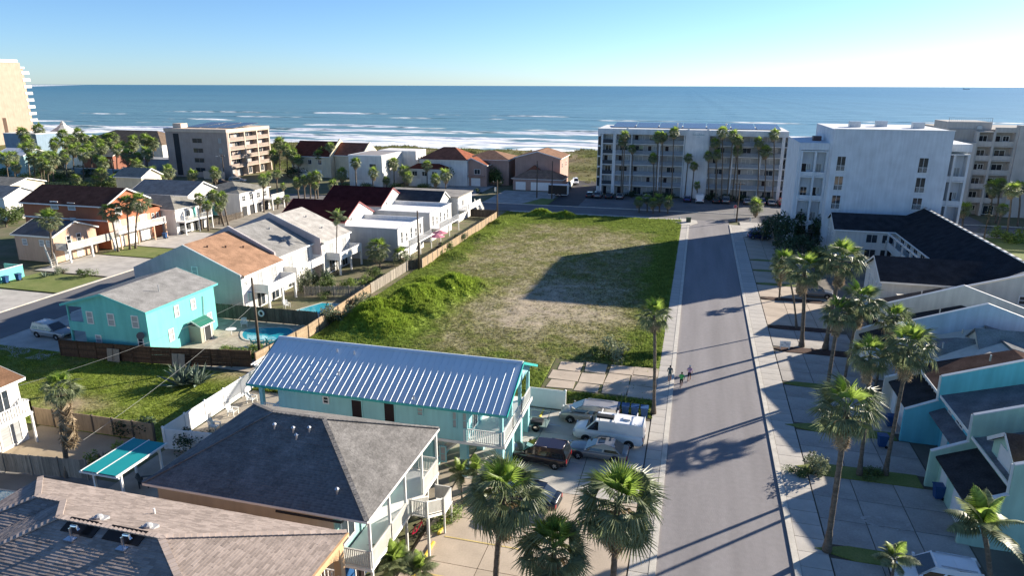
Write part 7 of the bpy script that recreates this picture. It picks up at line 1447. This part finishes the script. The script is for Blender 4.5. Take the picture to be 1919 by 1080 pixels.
def pool(label, outline, deck_h=0.06):
    c = sum((Vector((x, y, 0)) for x, y in outline), Vector()) / len(outline); T = thing('swimming_pool', label, 'pool', c)
    wm = MATS.get('pool_water') or mat('pool_water', (0.03, 0.34, 0.44), rough=0.05, var=0.12, scale=0.6, spec=0.5, bump=0.15, bscale=3)
    MB().face([(x, y, deck_h - 0.03) for x, y in outline]).build('water', wm, T); r = MB(); n = len(outline)
    for i in range(n):
        a, b = Vector((*outline[i], deck_h)), Vector((*outline[(i + 1) % n], deck_h)); oa, ob = c + (a - c) * 1.1, c + (b - c) * 1.1; oa.z = ob.z = deck_h
        r.prism([a, b, ob, oa], (0, 0, -0.1))
    r.build('coping', mat('pool_coping', (0.55, 0.5, 0.42)), T)
k_ = [(-46.9 + 3.1 * math.cos(t) * (1 + 0.13 * math.cos(2 * t + 1)), 65.8 + 2.3 * math.sin(t) * (1 + 0.16 * math.sin(2 * t))) for t in [6.2832 * i / 28 for i in range(28)]]
pool('kidney-shaped turquoise pool behind the teal house', k_)
a = G(560, 588); pool('square blue pool below the white terrace deck', [(-49.0, 73.6), (-43.9, 73.9), (-43.9, 78.4), (-47.0, 78.2)]); pool('small blue pool at the left edge behind the tan roof', [(-47.5, 29.2), (-43.6, 29.4), (-43.2, 31.3), (-44.2, 32.5), (-47.5, 32.3)])
# turquoise canopy on white posts
T = thing('shade_canopy', 'turquoise fabric canopy on white posts behind the tan roof', 'canopy', (-37.7, 35, 0)); cf = mat('turquoise_canvas', (0.01, 0.27, 0.29), rough=0.7, var=0.06, scale=0.8)
for (x, y) in ((-38.7, 33.2), (-36.4, 33.2), (-36.5, 36.9), (-38.9, 36.9)): boxpart('post', M['white'], T, x - 0.07, y - 0.07, 0, x + 0.07, y + 0.07, 2.48)
for (x0, x1) in ((-39.05, -37.78), (-37.72, -36.2)): MB().prism([(x0, 32.7, 2.62), (x1, 32.7, 2.62), (x1, 37.3, 2.62), (x0, 37.3, 2.62)], (0, 0, 0.03)).build('fabric_panel', cf, T)
for x in (-39.08, -37.75, -36.17): MB().bar((x, 32.6, 2.6), (x, 37.4, 2.6), 0.09, 0.14).build('beam', M['white'], T)
for y in (32.68, 37.35): MB().bar((-39.3, y, 2.5), (-36.0, y, 2.5), 0.08, 0.12).build('cross_beam', M['white'], T)
for (x, y, dx) in ((-38.7, 33.2, 0.5), (-36.4, 33.2, -0.5), (-36.5, 36.9, -0.5)): MB().bar((x, y, 1.9), (x + dx, y, 2.45), 0.07).build('brace', M['white'], T)
# pergola at the end of the vinyl fence
T = thing('pergola', 'small white slatted pergola at the left end of the turquoise house', 'pergola', (-37.2, 53.5, 0))
for (x, y) in ((-39.0, 52.4), (-35.4, 52.4), (-35.4, 54.8), (-39.0, 54.8)): boxpart('post', M['white'], T, x - 0.07, y - 0.07, 0, x + 0.07, y + 0.07, 2.4)
for y in (52.4, 54.8): MB().bar((-39.5, y, 2.46), (-34.9, y, 2.46), 0.08, 0.12).build('beam', M['white'], T)
for k in range(13): MB().bar((-39.3 + k * 0.35, 52.0, 2.58), (-39.3 + k * 0.35, 55.2, 2.58), 0.07, 0.1).build('slat', M['white'], T)
# shed, garden furniture
T = thing('garden_shed', 'small shed with green roof against the teal house', 'shed', (-52.4, 61.4, 0)); p = G(367, 641); x, y = p.x, p.y
boxpart('wall', paint('shed_beige', (0.38, 0.36, 0.29)), T, x - 1.0, y - 0.2, 0, x + 1.0, y + 1.9, 1.95); gable_roof(T, x - 1.0, y - 0.2, x + 1.0, y + 1.9, 1.95, 2.5, 'y', paint('green_sheet', (0.03, 0.16, 0.11)), M['trim'], 0.15, 0.12, 0.06); door(T, '+x', x + 1.0, y + 0.9, 0.03, 1.0, 1.7, 'dark')
def garden_chair(p, rz, col, label, group=None, s=1.0):
    T = thing('garden_chair', label, 'chair', p, rz, group, local=True); m = paint('chair_' + col, {'red': (0.4, 0.02, 0.02), 'teal': (0.02, 0.22, 0.24), 'white': (0.7, 0.7, 0.66), 'dark': (0.05, 0.05, 0.05)}[col])
    child('seat', MB().prism([(-0.28, -0.3, 0.36), (0.28, -0.3, 0.38), (0.26, 0.25, 0.30), (-0.26, 0.25, 0.30)], (0, 0, 0.04)).mesh('seat', m), T); 
    for k in range(5): child('back_slat', MB().bar((-0.22 + k * 0.11, 0.25, 0.3), (-0.26 + k * 0.13, 0.52, 0.95 + 0.06 * (1 - abs(k - 2) / 2)), 0.09, 0.02).mesh('back_slat', m), T)
    for sx in (-1, 1):
        child('armrest', MB().box(sx * 0.34 - 0.07, -0.35, 0.56, sx * 0.34 + 0.07, 0.35, 0.59).mesh('armrest', m), T)
        for yy in (-0.28, 0.3): child('leg', MB().box(sx * 0.33 - 0.03, yy - 0.04, 0, sx * 0.33 + 0.03, yy + 0.04, 0.56).mesh('leg', m), T)
    return T
garden_chair(G(741, 1034, 0.05), 1.2, 'red', 'red slatted chair on the path under the white balcony'); garden_chair(G(458, 612), 0.6, 'white', 'white chair at the left end of the kidney-shaped pool')
for i, x in enumerate((478, 492, 508)): garden_chair(G(x, 648), 2.6, 'teal', 'teal lounge chair in front of the kidney-shaped pool, ' + ('left one', 'middle one', 'right one')[i], 'teal chairs by the pool')
garden_chair(G(538, 577), 1.0, 'white', 'white chair under the terrace deck by the square pool'); garden_chair((-36.9, 35.6, 0), 2.0, 'dark', 'dark chair under the turquoise canopy')
for i, (x, y) in enumerate(((-37.6, 44.2), (-37.9, 47.0), (-37.8, 49.6))): garden_chair((x, y, 0.0), 1.57, 'white', 'white chair along the vinyl fence, ' + ('nearest', 'middle', 'farthest')[i] + ' of three', 'white chairs along the vinyl fence')
T = thing('garden_table', 'white round garden table on the patio by the pool', 'table', G(434, 628)); p = G(434, 628); MB().tube([p + Z1 * 0.7, p + Z1 * 0.74], [0.6, 0.6], 14).build('tabletop', M['white'], T); MB().tube([p, p + Z1 * 0.7], [0.05, 0.05], 6).build('stem', M['white'], T)
T = thing('garden_tub', 'turquoise plastic tub beside the red chair', 'tub', G(707, 1048)); p = G(707, 1048); MB().tube([p, p + Z1 * 0.45, p + Z1 * 0.5], [0.3, 0.38, 0.4], 12).build('body', paint('tub_teal', (0.08, 0.4, 0.45)), T); MB().tube([p + Z1 * 0.5, p + Z1 * 0.53], [0.42, 0.42], 12).build('rim', M['white'], T)
def bicycle(p, rz, label):
    T = thing('bicycle', label, 'bicycle', p, rz, local=True); m = paint('bike_red', (0.45, 0.01, 0.05))
    for x in (-0.52, 0.52):
        w_ = MB(); n = 18
        for k in range(n): a, b = 6.2832 * k / n, 6.2832 * (k + 1) / n; w_.bar((x + 0.33 * math.cos(a), 0, 0.33 + 0.33 * math.sin(a)), (x + 0.33 * math.cos(b), 0, 0.33 + 0.33 * math.sin(b)), 0.035)
        child('wheel', w_.mesh('wheel', M['rubber']), T)
    f = MB(); [f.bar(a, b, 0.045) for a, b in (((-0.52, 0, 0.33), (-0.1, 0, 0.3)), ((-0.1, 0, 0.3), (0.36, 0, 0.72)), ((-0.22, 0, 0.75), (0.36, 0, 0.78)), ((-0.1, 0, 0.3), (-0.24, 0, 0.82)), ((-0.52, 0, 0.33), (-0.22, 0, 0.75)), ((0.52, 0, 0.33), (0.36, 0, 0.95)))]
    child('frame', f.mesh('frame', m), T); child('saddle', MB().box(-0.36, -0.07, 0.83, -0.12, 0.07, 0.89).mesh('saddle', M['dark']), T); child('handlebar', MB().bar((0.36, -0.28, 0.97), (0.36, 0.28, 0.97), 0.035).mesh('handlebar', M['dark']), T)
bicycle(G(783, 1003, 0.05), 1.2, 'red bicycle leaning by the stairs under the white balcony')
def umbrella(p, label):
    p = Vector(p); T = thing('patio_umbrella', label, 'umbrella', p, group='pink umbrellas in the terrace garden'); MB().tube([p, p + Z1 * 2.4], [0.03, 0.03], 6).build('pole', M['metal'], T); b = MB()
    for k in range(8): a, c = 0.7854 * k, 0.7854 * (k + 1); b.face([p + Z1 * 2.5, p + Vector((1.45 * math.cos(a), 1.45 * math.sin(a), 1.95)), p + Vector((1.45 * math.cos(c), 1.45 * math.sin(c), 1.95))])
    b.build('canopy', mat('pink_canvas', (0.55, 0.2, 0.26), var=0.25, scale=2), T); MB().tube([p, p + Z1 * 0.12], [0.3, 0.25], 10).build('base', M['dark'], T)
umbrella((-44.0, 113.5, 0), 'pink patio umbrella in the terrace garden, nearer one'); umbrella((-44.6, 116.6, 0), 'pink patio umbrella in the terrace garden, farther one')
# signs
p = G(1376, 408); T = thing('stop_sign', 'red stop sign at the street corner', 'sign', p); MB().tube([p, p + Z1 * 2.2], [0.04, 0.04], 6).build('post', M['metal'], T)
oc = [(p.x + 0.42 * math.cos(rad(22.5 + 45 * k)), p.y - 0.06, 2.5 + 0.42 * math.sin(rad(22.5 + 45 * k))) for k in range(8)]; MB().prism(oc, (0, 0.02, 0)).build('rim', M['white'], T)
oc = [(p.x + 0.38 * math.cos(rad(22.5 + 45 * k)), p.y - 0.075, 2.5 + 0.38 * math.sin(rad(22.5 + 45 * k))) for k in range(8)]; face_ = MB().prism(oc, (0, 0.012, 0)).build('plate', paint('sign_red', (0.5, 0.02, 0.03)), T)
def text(body, loc, size, m, parent, rz=0.0):
    cu = bpy.data.curves.new('lettering', 'FONT'); cu.body = body; cu.size = size; cu.align_x = 'CENTER'; cu.align_y = 'CENTER'; cu.extrude = 0.004
    tmp = bpy.data.objects.new('lettering_src', cu); COL.objects.link(tmp); me = bpy.data.meshes.new_from_object(tmp); bpy.data.objects.remove(tmp); me.materials.append(m)
    return child('lettering', me, parent, loc=loc, rot=(math.pi / 2, 0, rz))
text('STOP', (p.x, p.y - 0.085, 2.5), 0.27, M['white'], T)
p = G(1470, 657); T = thing('yard_sign', 'small white yard sign in the planted strip right of the street', 'sign', p)
for x in (-0.45, 0.45): boxpart('post', M['white'], T, p.x + x - 0.03, p.y - 0.03, 0, p.x + x + 0.03, p.y + 0.03, 1.1)
boxpart('board', M['white'], T, p.x - 0.55, p.y - 0.06, 0.4, p.x + 0.55, p.y - 0.032, 1.1)
for z, w_, o in ((0.62, 0.3, 0.22), (0.78, 0.35, 0.2), (0.64, 0.22, -0.3), (0.9, 0.2, -0.05)): boxpart('printed_line', paint('print_blue', (0.12, 0.16, 0.25)), T, p.x + o - w_ / 2, p.y - 0.068, z, p.x + o + w_ / 2, p.y - 0.0605, z + 0.05)
p = G(1290, 417); T = thing('utility_box', 'green utility box on the street corner island', 'utility box', p); boxpart('body', paint('box_green', (0.05, 0.08, 0.05)), T, p.x - 0.5, p.y - 0.4, 0.1, p.x + 0.5, p.y + 0.4, 1.0); boxpart('lid', paint('box_green', (0.05, 0.08, 0.05)), T, p.x - 0.55, p.y - 0.45, 1.001, p.x + 0.55, p.y + 0.45, 1.07)
def hydrant(px, py, label):
    p = G(px, py); T = thing('fire_hydrant', label, 'hydrant', p); m = paint('hydrant_white', (0.6, 0.6, 0.55)); MB().tube([p, p + Z1 * 0.1, p + Z1 * 0.11, p + Z1 * 0.55, p + Z1 * 0.7, p + Z1 * 0.78], [0.2, 0.2, 0.13, 0.13, 0.15, 0.04], 10).build('barrel', m, T); MB().bar(p + Vector((-0.24, 0, 0.48)), p + Vector((0.24, 0, 0.48)), 0.12).build('outlet', m, T)
hydrant(1406, 414, 'pale fire hydrant on the corner beside the single low palm'); hydrant(1273, 413, 'small hydrant on the corner island left of the green box')
# utility cart under the turquoise house
p = Vector((-12.0, 51.6, 0.07)); T = thing('utility_cart', 'grey-green frame cart parked at the turquoise house corner', 'cart', p); gm = paint('cart_green', (0.2, 0.27, 0.25))
boxpart('bed', gm, T, p.x - 0.2, p.y - 0.7, 0.5, p.x + 1.5, p.y + 0.7, 0.58); [MB().bar((p.x + a, p.y + b_, 0.58), (p.x + a, p.y + b_, 1.35), 0.05).build('upright', gm, T) for a in (-0.15, 1.45) for b_ in (-0.65, 0.65)]; [MB().bar((p.x - 0.15, p.y + b_, 1.35), (p.x + 1.45, p.y + b_, 1.35), 0.05).build('side_rail', gm, T) for b_ in (-0.65, 0.65)]
for b_ in (-0.72, 0.72): child('wheel', WM[0], T, loc=(p.x + 0.6, p.y + b_, 0.37))
boxpart('load', M['dark'], T, p.x + 0.1, p.y - 0.5, 0.59, p.x + 1.1, p.y + 0.4, 0.85); boxpart('drawbar', M['metal'], T, p.x + 1.51, p.y - 0.04, 0.45, p.x + 2.6, p.y + 0.04, 0.52)
T = thing('lifebuoy', 'white ring buoy hanging on the dark fence by the pool', 'lifebuoy', (-50.0, 69.2, 1.2)); r = MB()
for k in range(16): a, b = 6.2832 * k / 16, 6.2832 * (k + 1) / 16; r.bar((-50.0 + 0.34 * math.cos(a), 69.2, 1.2 + 0.34 * math.sin(a)), (-50.0 + 0.34 * math.cos(b), 69.2, 1.2 + 0.34 * math.sin(b)), 0.15)
r.build('ring', M['white'], T)
T = thing('cargo_ship', 'tiny cargo ship on the horizon at the right', 'ship', (0, 0, 0)); d = ray(1812, 164); s = atY(1812, 163.2, 9500); s.z = SEAZ; T.location = s; WL[T.name] = s.copy()
MB().prism([s + Vector((-35, 0, 0)), s + Vector((33, 0, 0)), s + Vector((38, 0, 6)), s + Vector((-36, 0, 6))], (0, 16, 0)).build('hull', paint('ship_grey', (0.25, 0.28, 0.3)), T); boxpart('bridge', M['white'], T, s.x - 32, s.y + 2, 5.1, s.x - 23, s.y + 14, 13)
# ================================================================ PEOPLE
def person(p, rz, label, h, top, bottom, hair, stride=0.25, cap=None, arm=0.2):
    T = thing('person', label, 'person', p, rz, local=True); k = h / 1.75
    J = {'pelvis': (0, 0, 0.95), 'spine': (0, 0.01, 1.15), 'chest': (0, 0.0, 1.35), 'neck': (0, 0.01, 1.5), 'head': (0, 0.03, 1.6), 'crown': (0, 0.03, 1.73)}
    Rd = {'pelvis': (0.16, 0.12), 'spine': (0.14, 0.1), 'chest': (0.17, 0.115), 'neck': (0.055, 0.055), 'head': (0.085, 0.1), 'crown': (0.06, 0.07)}
    E_ = [('pelvis', 'spine'), ('spine', 'chest'), ('chest', 'neck'), ('neck', 'head'), ('head', 'crown')]
    for s, n_ in ((-1, 'l'), (1, 'r')):
        st_ = stride * s; J.update({'hip' + n_: (0.1 * s, 0, 0.9), 'knee' + n_: (0.1 * s, st_ * 0.55 + 0.04, 0.5), 'ank' + n_: (0.1 * s, st_ * 0.8 - (0.1 if s < 0 else 0), 0.09), 'toe' + n_: (0.11 * s, st_ * 0.8 + 0.14 - (0.1 if s < 0 else 0), 0.04), 'sh' + n_: (0.19 * s, 0, 1.42), 'elb' + n_: (0.26 * s, -st_ * 0.5, 1.15), 'wri' + n_: (0.25 * s, -st_ * 0.8 + arm, 0.97), 'han' + n_: (0.24 * s, -st_ * 0.85 + arm + 0.04, 0.87)})
        Rd.update({'hip' + n_: (0.1, 0.1), 'knee' + n_: (0.065, 0.065), 'ank' + n_: (0.045, 0.05), 'toe' + n_: (0.045, 0.035), 'sh' + n_: (0.07, 0.07), 'elb' + n_: (0.045, 0.045), 'wri' + n_: (0.032, 0.035), 'han' + n_: (0.04, 0.025)})
        E_ += [('pelvis', 'hip' + n_), ('hip' + n_, 'knee' + n_), ('knee' + n_, 'ank' + n_), ('ank' + n_, 'toe' + n_), ('chest', 'sh' + n_), ('sh' + n_, 'elb' + n_), ('elb' + n_, 'wri' + n_), ('wri' + n_, 'han' + n_)]
    N = list(J); me = bpy.data.meshes.new('body'); me.from_pydata([Vector(J[n_]) * k for n_ in N], [(N.index(a), N.index(b)) for a, b in E_], [])
    o = bpy.data.objects.new('body_src', me); COL.objects.link(o); md = o.modifiers.new('s', 'SKIN'); sv = me.skin_vertices[0].data
    for i, n_ in enumerate(N): sv[i].radius = (Rd[n_][0] * k, Rd[n_][1] * k)
    sv[0].use_root = True; o.modifiers.new('u', 'SUBSURF').levels = 1
    dg = bpy.context.evaluated_depsgraph_get(); em = bpy.data.meshes.new_from_object(o.evaluated_get(dg)); bpy.data.objects.remove(o)
    sk = mat('skin', (0.45, 0.25, 0.17), rough=0.6, var=0.05); em.materials.clear(); [em.materials.append(m) for m in (sk, top, bottom, paint('shoe_white', (0.6, 0.6, 0.6)))]
    for f in em.polygons:
        z = f.center.z / k; ax = abs(f.center.x) / k; f.use_smooth = True
        f.material_index = 3 if z < 0.1 else 2 if 0.6 < z < 1.0 and ax < 0.2 else 1 if (1.0 <= z < 1.48 and (ax < 0.235 or z > 1.22)) else 0
    child('body', em, T)
    hb = MB(); n = 10
    for i in range(5):
        for j in range(n):
            f = lambda i_, j_: (0.1 * k * math.sin(0.35 * i_ + 0.02) * math.cos(6.2832 * j_ / n), 0.02 * k + 0.115 * k * math.sin(0.35 * i_ + 0.02) * math.sin(6.2832 * j_ / n), k * (1.63 + 0.135 * math.cos(0.35 * i_)))
            hb.face([f(i, j), f(i, j + 1), f(i + 1, j + 1), f(i + 1, j)])
    child('hair' if not cap else 'cap', hb.mesh('hair', cap or hair), T); fc = MB()
    for sx in (-0.035, 0.035): fc.box(sx * k - 0.012, 0.118 * k, 1.625 * k, sx * k + 0.012, 0.13 * k, 1.64 * k)
    fc.box(-0.025 * k, 0.11 * k, 1.555 * k, 0.025 * k, 0.122 * k, 1.565 * k); child('face_features', fc.mesh('face_features', M['dark']), T); child('nose', MB().box(-0.012 * k, 0.115 * k, 1.58 * k, 0.012 * k, 0.145 * k, 1.61 * k).mesh('nose', sk), T)
    return T
hr = mat('brown_hair', (0.06, 0.035, 0.02), rough=0.7); hb_ = mat('blond_hair', (0.4, 0.3, 0.18), rough=0.7)
cl = lambda n_, c: mat('cloth_' + n_, c, rough=0.9, var=0.08, scale=6)
person(G(1254.5, 715, 0.09), 0.0, 'person in grey shirt walking on the left pavement', 1.68, cl('grey', (0.09, 0.12, 0.12)), cl('teal_shorts', (0.05, 0.1, 0.1)), hr, 0.12)
person(G(1276, 727), 0.1, 'person in bright green shirt walking in the gutter', 1.62, cl('green', (0.10, 0.52, 0.12)), cl('black', (0.015, 0.015, 0.018)), hr, 0.3)
person(G(1291, 715), -0.05, 'person in black and pale pink walking on the road edge', 1.68, cl('pink', (0.5, 0.3, 0.42)), cl('black2', (0.02, 0.015, 0.025)), hb_, 0.28, cap=cl('pale_cap', (0.6, 0.5, 0.5)))
